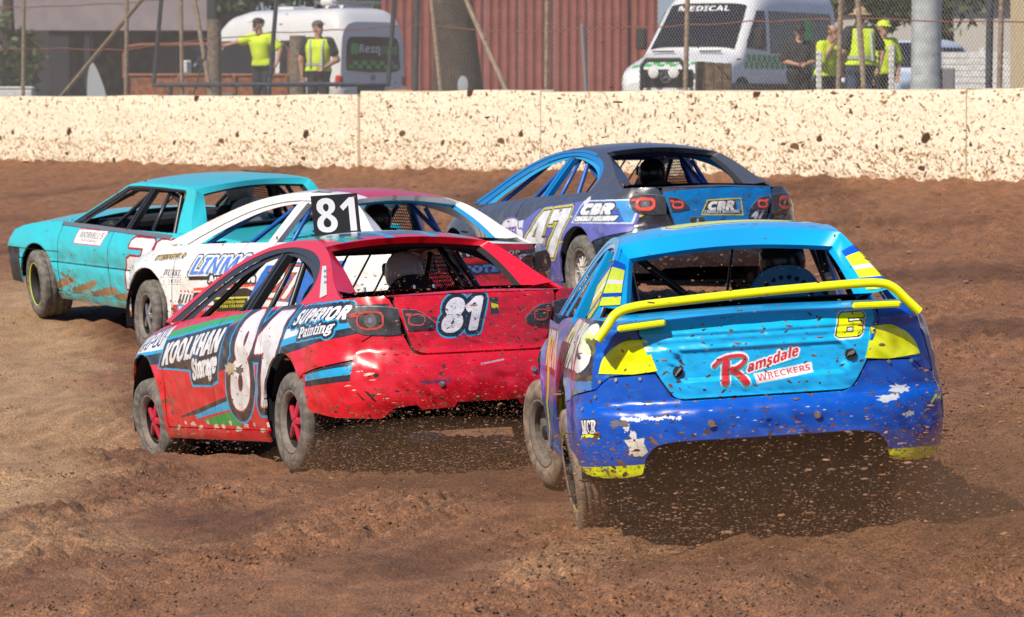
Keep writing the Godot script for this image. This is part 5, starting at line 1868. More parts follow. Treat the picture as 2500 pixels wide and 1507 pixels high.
	driver(o, S, "driver in a pale helmet in the turquoise race car", M.helmet_grey, M.suit_dark)

func driver(car: Node3D, S: Shell, label: String, helmet: Material, suit: Material) -> void:
	var o := thing("person", label, "driver", Vector3.ZERO, "drivers in the race cars")
	o.transform = car.transform * Transform3D(Basis.IDENTITY, Vector3(0.34, 0.54, S.axle - 2.3))
	var B := Blob.new()
	B.bone(Vector3(0, 0.08, 0), Vector3(0, 0.30, 0.06), 0.155, 0.165)
	B.bone(Vector3(0, 0.30, 0.06), Vector3(0, 0.46, 0.10), 0.165, 0.11)
	B.bone(Vector3(-0.17, 0.46, 0.10), Vector3(0.17, 0.46, 0.10), 0.075, 0.075)
	B.bone(Vector3(0, 0.5, 0.09), Vector3(0, 0.6, 0.07), 0.06, 0.055)
	for s in [-1.0, 1.0]:
		B.bone(Vector3(s * 0.2, 0.46, 0.09), Vector3(s * 0.25, 0.24, -0.12), 0.06, 0.05)
		B.bone(Vector3(s * 0.25, 0.24, -0.12), Vector3(s * 0.14, 0.34, -0.40), 0.048, 0.04)
		B.bone(Vector3(s * 0.1, 0.05, -0.05), Vector3(s * 0.13, 0.12, -0.45), 0.09, 0.07)
	put("race_suit", B.mesh(0.022), suit, o)
	var h := MB.new()
	h.lathe(Transform3D(Basis.from_scale(Vector3(0.92, 0.95, 1.08)), Vector3(0, 0.69, 0.06)), vv([-0.13, 0.075, -0.125, 0.1, -0.08, 0.125, -0.02, 0.137, 0.04, 0.13, 0.09, 0.102, 0.12, 0.062, 0.13, 0.001]), 28)
	var hm := put("helmet", h.mesh(), helmet, o)
	put("visor", bx(Vector3(0, 0.70, -0.075), Vector3(0.2, 0.085, 0.05), 0.02), M.lens, hm)
	put("neck_collar", pipe([Vector3(0, 0.53, 0.07), Vector3(0, 0.565, 0.065)], 0.1, 14), suit, o)

# ---------- bodies: capsules joined by a smooth minimum, meshed as surface nets ----------
class Blob:
	var bones := []
	var cuts := []
	var k := 0.035
	func bone(a: Vector3, b: Vector3, r0: float, r1: float) -> void:
		bones.append([a, b, r0, r1])
	func cut(p: Vector3, n: Vector3) -> void:              # removes the side the normal points to
		cuts.append([p, n])
	func mesh(cell: float, grow := 0.0) -> Mesh:
		var m := MB.new()
		into(m, Transform3D.IDENTITY, cell, grow)
		return m.mesh()
	func into(m: MB, xf: Transform3D, cell: float, grow := 0.0) -> void:
		var lo := Vector3(1e9, 1e9, 1e9)
		var hi := -lo
		for b in bones:
			var r: float = maxf(b[2], b[3]) + grow + cell * 2.0
			for p in [b[0], b[1]]:
				lo = lo.min(p - Vector3.ONE * r)
				hi = hi.max(p + Vector3.ONE * r)
		var nx := int((hi.x - lo.x) / cell) + 2
		var ny := int((hi.y - lo.y) / cell) + 2
		var nz := int((hi.z - lo.z) / cell) + 2
		var f := PackedFloat32Array()
		f.resize(nx * ny * nz)
		f.fill(1.0)
		for b in bones:
			var a: Vector3 = b[0]
			var d: Vector3 = b[1] - b[0]
			var dd := maxf(d.length_squared(), 1e-9)
			var r0: float = b[2] + grow
			var r1: float = b[3] + grow
			var mg := maxf(r0, r1) + k + cell
			var l := ((a.min(b[1]) - Vector3.ONE * mg - lo) / cell).floor().max(Vector3.ZERO)
			var h := ((a.max(b[1]) + Vector3.ONE * mg - lo) / cell).ceil().min(Vector3(nx - 1, ny - 1, nz - 1))
			for z in range(int(l.z), int(h.z) + 1):
				for y in range(int(l.y), int(h.y) + 1):
					var i := (z * ny + y) * nx
					for x in range(int(l.x), int(h.x) + 1):
						var p := lo + Vector3(x, y, z) * cell - a
						var t := clampf(p.dot(d) / dd, 0.0, 1.0)
						var v := (p - d * t).length() - lerpf(r0, r1, t)
						var o := f[i + x]
						var e := maxf(k - absf(v - o), 0.0) / k
						f[i + x] = minf(v, o) - e * e * k * 0.25
		for c in cuts:
			for z in nz:
				for y in ny:
					var i := (z * ny + y) * nx
					for x in nx:
						if f[i + x] < 0.5:
							f[i + x] = maxf(f[i + x], (lo + Vector3(x, y, z) * cell - c[0]).dot(c[1]))
		var id := PackedInt32Array()
		id.resize(nx * ny * nz)
		id.fill(-1)
		var sx := 1
		var sy := nx
		var sz := nx * ny
		for z in nz - 1:
			for y in ny - 1:
				for x in nx - 1:
					var i := z * sz + y * sy + x
					var f0 := f[i] < 0.0
					if f0 == (f[i + 1] < 0.0) and f0 == (f[i + sy] < 0.0) and f0 == (f[i + sz] < 0.0) and f0 == (f[i + 1 + sy] < 0.0) and f0 == (f[i + 1 + sz] < 0.0) and f0 == (f[i + sy + sz] < 0.0) and f0 == (f[i + 1 + sy + sz] < 0.0):
						continue
					var s := Vector3.ZERO
					var cnt := 0
					for e in 12:
						var ax := e / 4
						var u := e % 2
						var w := (e / 2) % 2
						var p := Vector3.ZERO
						p[(ax + 1) % 3] = u
						p[(ax + 2) % 3] = w
						var q := p
						q[ax] = 1.0
						var fa := f[i + int(p.x) + int(p.y) * sy + int(p.z) * sz]
						var fb := f[i + int(q.x) + int(q.y) * sy + int(q.z) * sz]
						if (fa < 0.0) != (fb < 0.0):
							s += p.lerp(q, fa / (fa - fb))
							cnt += 1
					s /= cnt
					var g := Vector3(f[i + 1] - f[i] + f[i + 1 + sy + sz] - f[i + sy + sz], f[i + sy] - f[i] + f[i + 1 + sy + sz] - f[i + 1 + sz], f[i + sz] - f[i] + f[i + 1 + sy + sz] - f[i + 1 + sy]).normalized()
					id[i] = m.add(xf * (lo + (Vector3(x, y, z) + s) * cell), (xf.basis * g).normalized())
		for z in range(1, nz - 1):
			for y in range(1, ny - 1):
				for x in range(1, nx - 1):
					var i := z * sz + y * sy + x
					var f0 := f[i] < 0.0
					if f0 != (f[i + 1] < 0.0):
						m.quad(id[i], id[i - sy], id[i - sy - sz], id[i - sz])
					if f0 != (f[i + sy] < 0.0):
						m.quad(id[i], id[i - 1], id[i - 1 - sz], id[i - sz])
					if f0 != (f[i + sz] < 0.0):
						m.quad(id[i], id[i - 1], id[i - 1 - sy], id[i - sy])

var hand_mb: MB
var head_mb: MB

func append(to: MB, src: MB, x: Transform3D) -> void:
	var k := to.v.size()
	for i in src.v.size():
		to.add(x * src.v[i], (x.basis * src.n[i]).normalized())
	for i in range(0, src.ix.size(), 3):
		to.tri(k + src.ix[i], k + src.ix[i + 1], k + src.ix[i + 2])

func make_hand() -> void:                                 # palm along -y, thumb towards +x, curled towards -z
	var B := Blob.new()
	B.k = 0.008
	B.bone(Vector3(0, 0.01, 0), Vector3(0, -0.03, 0), 0.02, 0.022)
	B.bone(Vector3(-0.025, -0.04, 0), Vector3(0.022, -0.045, 0), 0.016, 0.016)
	B.bone(Vector3(-0.02, -0.07, 0), Vector3(0.026, -0.075, 0), 0.013, 0.013)
	var ln := [0.032, 0.04, 0.043, 0.038]
	for i in 4:
		var x := -0.03 + i * 0.0205
		var a := Vector3(x, -0.082, 0)
		var b: Vector3 = a + Vector3(0, -0.9, -0.35) * ln[i]
		var c: Vector3 = b + Vector3(0, -0.55, -0.8) * ln[i] * 0.75
		B.bone(a, b, 0.0092, 0.0086)
		B.bone(b, c, 0.0086, 0.0075)
	B.bone(Vector3(0.02, -0.03, -0.005), Vector3(0.045, -0.06, -0.02), 0.013, 0.0105)
	B.bone(Vector3(0.045, -0.06, -0.02), Vector3(0.047, -0.085, -0.036), 0.0102, 0.0088)
	hand_mb = MB.new()
	B.into(hand_mb, Transform3D.IDENTITY, 0.005)

func make_head() -> void:                                 # centre of the skull at 0, looking to -z
	var B := Blob.new()
	B.k = 0.03
	B.bone(Vector3(0, 0.025, 0.025), Vector3(0, 0.03, -0.02), 0.083, 0.078)
	B.bone(Vector3(0, -0.03, -0.025), Vector3(0, -0.085, -0.055), 0.066, 0.04)
	B.bone(Vector3(-0.02, -0.095, -0.06), Vector3(0.02, -0.095, -0.06), 0.024, 0.024)
	B.bone(Vector3(0, -0.06, 0.02), Vector3(0, -0.16, 0.03), 0.056, 0.058)
	B.k = 0.012
	B.bone(Vector3(0, 0.0, -0.092), Vector3(0, -0.036, -0.112), 0.009, 0.014)
	B.bone(Vector3(-0.04, 0.022, -0.082), Vector3(0.04, 0.022, -0.082), 0.012, 0.012)
	B.bone(Vector3(-0.018, -0.066, -0.096), Vector3(0.018, -0.066, -0.096), 0.007, 0.007)
	for s in [-1.0, 1.0]:
		B.bone(Vector3(s * 0.079, 0.005, 0.012), Vector3(s * 0.081, -0.032, 0.004), 0.016, 0.011)
	head_mb = MB.new()
	B.into(head_mb, Transform3D.IDENTITY, 0.0085)

# p: lean (x,z of the chest), arms [[elbow, hand], [elbow, hand]] in body axes (x right, -z ahead), skin, hat, hair, shirt, trousers, vest
func person(label: String, at: Vector3, yaw: float, high: float, p: Dictionary) -> void:
	if head_mb == null:
		make_head()
		make_hand()
	var o := thing("person", label, "person", at, "people standing behind the wall")
	o.rotation.y = yaw
	o.scale = Vector3.ONE * (high / 1.76)
	var ln: Vector2 = p.get("lean", Vector2.ZERO)
	var hip := Vector3(0, 0.95, 0)
	var chest := Vector3(ln.x, 1.30, ln.y)
	var neck := Vector3(ln.x * 1.3, 1.47, ln.y * 1.3)
	var head := Vector3(ln.x * 1.5, 1.635, ln.y * 1.6 - 0.02)
	var st: float = p.get("stance", 0.10)
	var fat: float = p.get("build", 1.0) * 1.1
	var B := Blob.new()
	var T := Blob.new()
	var L := Blob.new()
	for b in [[hip + Vector3(-0.07, -0.02, 0), hip + Vector3(0.07, -0.02, 0), 0.118 * fat, 0.118 * fat], [hip, hip.lerp(chest, 0.5), 0.13 * fat, 0.125 * fat], [hip.lerp(chest, 0.45) + Vector3(-0.04, 0, 0), chest + Vector3(-0.07, 0, 0), 0.115 * fat, 0.125], [hip.lerp(chest, 0.45) + Vector3(0.04, 0, 0), chest + Vector3(0.07, 0, 0), 0.115 * fat, 0.125], [chest + Vector3(-0.12, 0.10, 0.01), chest + Vector3(0.12, 0.10, 0.01), 0.075, 0.075]]:
		B.bone(b[0], b[1], b[2], b[3])
		T.bone(b[0], b[1], b[2], b[3])
	B.bone(chest + Vector3(0, 0.1, 0), neck + Vector3(0, 0.05, 0), 0.06, 0.056)
	L.bone(hip + Vector3(-0.07, -0.02, 0), hip + Vector3(0.07, -0.02, 0), 0.118 * fat, 0.118 * fat)
	L.bone(hip, hip + Vector3(0, 0.08, 0), 0.125 * fat, 0.12 * fat)
	var body := MB.new()
	var sleeve: float = p.get("sleeve", 0.85)
	for i in 2:
		var s := -1.0 if i == 0 else 1.0
		var sh := chest + Vector3(s * 0.185, 0.105, 0.01)
		var el: Vector3 = p.arms[i][0]
		var ha: Vector3 = p.arms[i][1]
		B.bone(sh, el, 0.062, 0.048)
		B.bone(el, ha, 0.046, 0.03)
		T.bone(sh, sh.lerp(el, sleeve), 0.072, 0.07)
		var dir := (ha - el).normalized()
		var bs := basis_to(-dir)
		append(body, hand_mb, Transform3D(bs.rotated(bs.y, 0.6 * s) * Basis.from_scale(Vector3(-s, 1, 1)), ha + dir * 0.01))
		var kn := Vector3(s * (st + 0.0), 0.51, -0.03)
		var an := Vector3(s * (st + 0.01), 0.09, 0.02)
		B.bone(hip + Vector3(s * 0.09, -0.05, 0), kn, 0.09, 0.056)
		B.bone(kn, an, 0.055, 0.038)
		B.bone(an + Vector3(0, -0.04, 0.02), an + Vector3(0, -0.055, -0.14), 0.042, 0.035)
		L.bone(hip + Vector3(s * 0.09, -0.05, 0), kn, 0.095, 0.068)
		if not p.get("shorts", false):
			L.bone(kn, an, 0.066, 0.058)
	B.into(body, Transform3D.IDENTITY, 0.02)
	var hb := Transform3D(Basis.from_euler(p.get("look", Vector3.ZERO)), head)
	append(body, head_mb, hb)
	put("body", body.mesh(), p.skin, o)
	T.cut(Vector3(0, 0.90, 0), Vector3.DOWN)
	put("shirt", T.mesh(0.02, 0.014), p.shirt, o)
	L.cut(Vector3(0, 1.0, 0), Vector3.UP)
	put("trousers", L.mesh(0.02, 0.012), p.trousers, o)
	for i in 2:
		var s := -1.0 if i == 0 else 1.0
		put("shoe", bx(Vector3(s * (st + 0.01), 0.04, -0.04), Vector3(0.10, 0.085, 0.28), 0.03), M.black, o)
		put("eye", pipe([hb * Vector3(s * 0.031, 0.004, -0.083), hb * Vector3(s * 0.031, 0.004, -0.0905)], 0.009, 8), M.black, o)
	if p.has("vest"):
		var V := Blob.new()
		for b in T.bones.slice(0, 5):
			V.bone(b[0], b[1], b[2], b[3])
		V.cut(Vector3(0, 0.93, 0), Vector3.DOWN)
		V.cut(chest + Vector3(0, 0.155, 0), Vector3.UP)
		put("safety_vest", V.mesh(0.02, 0.026), p.vest, o)
		for y in [1.02, 1.1]:
			var ring := []
			for k in 25:
				var a := TAU * k / 24
				ring.append(Vector3(cos(a) * 0.192 * fat + ln.x * (y - 0.95) * 2.8, y, sin(a) * 0.162 * fat + ln.y * (y - 0.95) * 2.8))
			var rb := MB.new()
			var r2 := PackedVector3Array()
			for q in ring:
				r2.append(q + Vector3(0, 0.045, 0))
			rb.grid([PackedVector3Array(ring), r2], [], Vector3(0, y, 0))
			if y < 1.05:
				put("reflective_band", rb.mesh(), M.silver_band, o)
		for s in [-1.0, 1.0]:
			put("reflective_band", pipe([Vector3(s * 0.10, 1.0, 0.155 * fat), chest + Vector3(s * 0.10, 0.0, 0.155), chest + Vector3(s * 0.11, 0.13, 0.09), chest + Vector3(s * 0.11, 0.15, 0), chest + Vector3(s * 0.11, 0.12, -0.10), chest + Vector3(s * 0.10, 0, -0.15), Vector3(s * 0.10, 1.0, -0.155 * fat)], 0.022, 6), M.silver_band, o)
	if p.has("hat"):
		var h := MB.new()
		var wide: float = p.get("brim", 0.0)
		h.lathe(hb * Transform3D(Basis.from_scale(Vector3(0.92, 1, 1.12)), Vector3(0, 0.03, 0.005)), vv([0.0, 0.102, 0.045, 0.1, 0.08, 0.075, 0.097, 0.035, 0.1, 0.001]), 24)
		put("hat_crown", h.mesh(), p.hat, o)
		if wide > 0.0:
			var br := MB.new()
			br.lathe(hb * Transform3D(Basis.IDENTITY, Vector3(0, 0.03, 0.005)), vv([0.006, 0.09, 0.004, 0.12, -0.012, 0.10 + wide, -0.018, 0.10 + wide, 0.0, 0.09]), 28)
			put("hat_brim", br.mesh(), p.hat, o)
		else:
			var br := MB.new()
			br.box(hb * Transform3D(Basis.from_euler(Vector3(-0.18, 0, 0)), Vector3(0, 0.036, -0.135)), Vector3(0.135, 0.008, 0.10), 0.003)
			put("cap_peak", br.mesh(), p.hat, o)
	if p.has("hair"):
		var h := MB.new()
		h.lathe(hb * Transform3D(Basis.from_scale(Vector3(0.92, 1, 1.12)), Vector3(0, -0.03, 0.03)), vv([0.0, 0.088, 0.06, 0.095, 0.1, 0.08, 0.125, 0.045, 0.132, 0.001]), 20)
		put("hair", h.mesh(), p.hair, o)

# ---------- the track, the wall and what stands behind it ----------
const WALL_N := Vector2(0.8593, 0.5115)     # (x, -z) direction across the wall, away from the track
var lumps := PackedVector3Array()           # (x, z, correction) where wheels stand
var gn := FastNoiseLite.new()
var gf := FastNoiseLite.new()
var gm := FastNoiseLite.new()

func wall_dist(x: float, z: float) -> float:              # metres from the wall on the track side
	return (63.0 - 1.68 * x + z) / 1.955

func on_wall(x: float, off := 0.0) -> Vector3:            # a point of the wall line, moved away from the track by off
	return Vector3(x + WALL_N.x * off, 0, -(63.0 - 1.68 * x) - WALL_N.y * off)

func bank(D: float) -> float:
	var t := [[-400, 1.9], [-1.2, 1.84], [-0.3, 1.4], [0.0, 1.25], [1.5, 1.08], [5, 0.72], [10, 0.36], [13, 0.16], [16, 0.02], [19, -0.05], [25, -0.08], [45, -0.1], [400, -0.2]]
	for i in t.size() - 1:
		if D <= t[i + 1][0]:
			var f := clampf((D - t[i][0]) / (t[i + 1][0] - t[i][0]), 0.0, 1.0)
			return lerpf(t[i][1], t[i + 1][1], f)
	return -0.2

func ground_base(x: float, z: float) -> float:
	var y := bank(wall_dist(x, z))
	var sw := 0.12
	var sr := 0.0
	for q in lumps:
		var d2 := (x - q.x) * (x - q.x) + (z - q.y) * (z - q.y)
		if d2 < 9.0:
			var w := exp(-d2 / 0.9)
			sw += w
			sr += w * q.z
	return y + sr / sw

func grain(x: float, z: float) -> float:
	# ridges dragged along by the tyres, then crumbs
	var a := x * 0.33 - z * 0.944
	var b := x * 0.944 + z * 0.33
	var h := gn.get_noise_2d(b * 1.0, a * 0.22) * 0.05
	h += gn.get_noise_2d(b * 3.1 + 40.0, a * 0.9) * 0.03
	var comb := smoothstep(0.05, 0.35, gm.get_noise_2d(b * 1.3 + 50.0, a * 0.4))
	h += comb * 0.012 * sin(b * 42.0 + 2.5 * gn.get_noise_2d(x * 0.5, z * 0.3) + a * 1.5)
	var f := gf.get_noise_2d(x, z)
	var loose := smoothstep(-0.1, 0.4, loose_at(x, z))
	h += f * lerpf(0.007, 0.05, loose)
	h += maxf(0.0, gf.get_noise_2d(x * 2.7 + 9.0, z * 2.7)) * 0.045 * loose
	var ch := churn(x, z)
	if ch > 0.02:
		h += ch * (0.03 + 0.06 * gf.get_noise_2d(x * 0.9 + 3.0, z * 0.9) + 0.04 * gf.get_noise_2d(x * 2.2, z * 2.2) + 0.03 * sin((x * 0.6 + z) * 40.0) * maxf(0.0, gm.get_noise_2d(x * 4.0, z * 4.0)))
	return h

func groove(x: float, z: float) -> float:                 # where the polished inside line ends
	return -2.55 - 0.11 * maxf(0.0, -z - 30.0) + 0.45 * gm.get_noise_2d(x * 0.4, z * 0.9)

func churn(x: float, z: float) -> float:
	var e := (x - groove(x, z) - 0.15) / 0.32
	return exp(-e * e) * smoothstep(-19.0, -22.0, z) * smoothstep(-36.0, -31.0, z)

func loose_at(x: float, z: float) -> float:
	return gm.get_noise_2d((x * 0.944 + z * 0.33) * 2.0 + 30.0, (x * 0.33 - z * 0.944) * 0.55) + 0.07 * x

func ground_y(x: float, z: float) -> float:
	var D := wall_dist(x, z)
	var y := ground_base(x, z)
	if D > -0.2:
		y += grain(x, z) * smoothstep(-0.2, 1.0, D) * clampf(1.3 - absf(z + 30.0) / 90.0, 0.2, 1.0)
		y += maxf(0.0, 0.06 + 0.06 * gm.get_noise_2d(x * 3.0, z * 3.0) + 0.07 * gf.get_noise_2d(x * 0.5, z * 0.5)) * exp(-maxf(D, 0.0) * 1.6)
	return y

func axis_steps(parts: Array) -> PackedFloat32Array:      # [[from, to, count], ...]
	var out := PackedFloat32Array()
	for p in parts:
		for i in int(p[2]):
			out.append(lerpf(p[0], p[1], float(i) / p[2]))
	out.append(parts[-1][1])
	return out

func build_ground() -> void:
	gn.seed = 5
	gn.frequency = 1.15
	gn.fractal_octaves = 4
	gf.seed = 8
	gf.frequency = 7.0
	gf.fractal_octaves = 3
	gm.seed = 12
	gm.frequency = 0.35
	gm.fractal_octaves = 4
	for p in [[-1.269, -0.125, -28.06], [0.211, -0.083, -28.668], [-2.373, -0.276, -30.753], [-0.893, -0.235, -31.362], [0.36, -0.05, -23.08], [2.029, 0.10, -23.142], [0.322, -0.04, -25.993], [1.918, 0.06, -26.055], [-1.446, -0.011, -37.451], [-0.146, -0.047, -38.381], [-3.142, 0.003, -39.821], [-1.842, -0.032, -40.752], [0.717, 0.367, -40.01], [2.189, 0.371, -40.638], [-0.426, 0.286, -42.691], [1.046, 0.289, -43.318], [-2.806, 0.067, -40.276], [-1.47, 0.193, -41.146], [-4.405, 0.192, -42.71], [-3.068, 0.318, -43.581]]:
		lumps.append(Vector3(p[0], p[2], p[1] - bank(wall_dist(p[0], p[2])) - 0.012))
	var xs := axis_steps([[-420, -40, 8], [-40, -11, 14], [-11, -4.2, 90], [-4.2, 4.2, 250], [4.2, 10, 80], [10, 40, 14], [40, 420, 8]])
	var zs := axis_steps([[60, -12, 10], [-12, -17.5, 12], [-17.5, -34, 360], [-34, -56, 240], [-56, -84, 150], [-84, -130, 16], [-130, -700, 8]])
	var w := xs.size()
	var h := zs.size()
	var v := PackedVector3Array()
	var n := PackedVector3Array()
	var c := PackedColorArray()
	var ix := PackedInt32Array()
	v.resize(w * h)
	n.resize(w * h)
	c.resize(w * h)
	for j in h:
		for i in w:
			v[j * w + i] = Vector3(xs[i], ground_y(xs[i], zs[j]), zs[j])
	for j in h:
		for i in w:
			var k := j * w + i
			var dx := v[j * w + mini(i + 1, w - 1)] - v[j * w + maxi(i - 1, 0)]
			var dz := v[mini(j + 1, h - 1) * w + i] - v[maxi(j - 1, 0) * w + i]
			var nn := dx.cross(dz).normalized()
			n[k] = nn if nn.y > 0.0 else -nn
			var x := xs[i]
			var z := zs[j]
			# dry, polished clay inside the groove, a churned edge, darker loose soil elsewhere
			var edge := x - groove(x, z)
			var dry := smoothstep(0.25, -0.45, edge) * smoothstep(-18.0, -23.0, z) * smoothstep(-54.0, -44.0, z)
			dry = clampf(dry + gm.get_noise_2d(x * 1.6, z * 0.5) * 0.5 * dry, 0.0, 1.0)
			var slick := smoothstep(0.05, 0.5, gm.get_noise_2d((x * 0.944 + z * 0.33) * 2.2 + 70.0, (x * 0.33 - z * 0.944) * 0.5)) * smoothstep(2.2, -0.8, x + (z + 21.0) * 0.2) * smoothstep(-27.0, -22.0, z)
			var base := Color(0.325, 0.155, 0.074).lerp(Color(0.185, 0.081, 0.037), smoothstep(0.0, 0.5, gm.get_noise_2d(x * 0.8 + 11.0, z * 0.5)))
			base = base.lerp(Color(0.15, 0.067, 0.036), 0.7 * churn(x, z))
			if wall_dist(x, z) < -0.3:
				base = Color(0.22, 0.19, 0.15)
			base = base.lerp(Color(0.54, 0.35, 0.19), dry)
			base = base.lerp(Color(0.46, 0.27, 0.145), slick * 0.9)
			var fine := gf.get_noise_2d(x * 1.3 + 5.0, z * 1.1)
			var mid := gn.get_noise_2d((x * 0.944 + z * 0.33) * 4.0, (x * 0.33 - z * 0.944) * 1.4)
			c[k] = base * (1.0 + 0.42 * fine * (1.0 - 0.6 * dry) + 0.32 * mid)
	for j in h - 1:
		for i in w - 1:
			var a := j * w + i
			ix.append(a); ix.append(a + w); ix.append(a + 1)
			ix.append(a + 1); ix.append(a + w); ix.append(a + w + 1)
	var arr := []
	arr.resize(Mesh.ARRAY_MAX)
	arr[Mesh.ARRAY_VERTEX] = v
	arr[Mesh.ARRAY_NORMAL] = n
	arr[Mesh.ARRAY_COLOR] = c
	arr[Mesh.ARRAY_INDEX] = ix
	var m := ArrayMesh.new()
	m.add_surface_from_arrays(Mesh.PRIMITIVE_TRIANGLES, arr)
	var mt := std(Color.WHITE, 0.95)
	mt.vertex_color_use_as_albedo = true
	mt.albedo_texture = noise_tex(1024, 0.025, Color(0.60, 0.56, 0.52), Color(1, 1, 1), 31)
	mt.uv1_triplanar = true
	mt.uv1_world_triplanar = true
	mt.uv1_scale = Vector3.ONE * 1.7
	mt.normal_enabled = true
	mt.normal_scale = 1.6
	mt.normal_texture = noise_tex(1024, 0.035, Color.BLACK, Color.WHITE, 33, true, 7.0)
	struct("ground", m, mt)

func clod_mesh(sd: int, longer := 1.0) -> Mesh:
	var m := MB.new()
	var r := RandomNumberGenerator.new()
	r.seed = sd
	var ico := SphereMesh.new()
	ico.radius = 0.5
	ico.height = 1.0
	ico.radial_segments = 7
	ico.rings = 3
	var a := ico.get_mesh_arrays()
	var seen := {}
	for i in a[0].size():
		var p: Vector3 = a[0][i]
		var key := Vector3i((p * 100.0).round())
		if not seen.has(key):
			seen[key] = r.randf_range(0.65, 1.2)
		m.add(p * seen[key] * Vector3(longer, 0.8, 0.9), (a[1][i] + Vector3(r.randf() - 0.5, r.randf() - 0.5, r.randf() - 0.5) * 0.5).normalized())
	for i in range(0, a[12].size(), 3):
		m.tri(a[12][i], a[12][i + 1], a[12][i + 2])
	return m.mesh()

func scatter(called: String, label: String, mesh: Mesh, material: Material, xf: Array, tints: Array) -> void:
	var mm := MultiMesh.new()
	mm.transform_format = MultiMesh.TRANSFORM_3D
	mm.use_colors = true
	mm.mesh = mesh
	mm.instance_count = xf.size()
	for i in xf.size():
		mm.set_instance_transform(i, xf[i])
		mm.set_instance_color(i, tints[i])
	var o := MultiMeshInstance3D.new()
	o.name = numbered(called)
	o.multimesh = mm
	o.material_override = material
	add_child(o)
	o.set_meta("kind", "stuff")
	tag(o, label, "dirt")

func dirt_tone(r: RandomNumberGenerator) -> Color:
	return Color(0.19, 0.092, 0.052).lerp(Color(0.30, 0.17, 0.10), r.randf()) * r.randf_range(0.6, 1.1)

func turned(r: RandomNumberGenerator) -> Basis:
	return Basis.from_euler(Vector3(r.randf() * TAU, r.randf() * TAU, r.randf() * TAU))

func build_clods() -> void:
	var mt := std(Color.WHITE, 0.95)
	mt.vertex_color_use_as_albedo = true
	var r := RandomNumberGenerator.new()
	r.seed = 77
	for k in 3:
		var xf := []
		var cl := []
		for i in 60000:
			var d := 18.0 + 30.0 * pow(r.randf(), 2.2)
			var x := r.randf_range(-0.135, 0.135) * d
			var s := 0.0035 + 0.018 * pow(r.randf(), 8.0)
			var y := ground_y(x, -d)
			if loose_at(x, -d) < r.randf_range(-0.25, 0.45):
				continue
			xf.append(Transform3D(turned(r).scaled(Vector3.ONE * s), Vector3(x, y + s * 0.2, -d)))
			cl.append(dirt_tone(r) * 0.75)
		scatter("dirt_clods", ["small brown clods lying loose on the dirt track", "crumbs of brown soil scattered over the dirt track", "brown soil lumps strewn across the track surface"][k], clod_mesh(k + 1, 1.0 + 0.2 * k), mt, xf, cl)

func spray(r: RandomNumberGenerator, xf: Array, cl: Array, count: int, lo: Vector3, hi: Vector3, s0: float, s1: float, fall: float) -> void:
	for i in count:
		var p := Vector3(lerpf(lo.x, hi.x, r.randf()), 0, lerpf(lo.z, hi.z, r.randf()))
		p.y = ground_base(p.x, p.z) + lerpf(lo.y, hi.y, pow(r.randf(), fall))
		var s := lerpf(s0, s1, pow(r.randf(), 6.0))
		xf.append(Transform3D(turned(r).scaled(Vector3(s * r.randf_range(0.9, 3.0), s * 0.9, s * r.randf_range(0.3, 0.8))), p))
		cl.append(dirt_tone(r) * r.randf_range(0.45, 1.5))

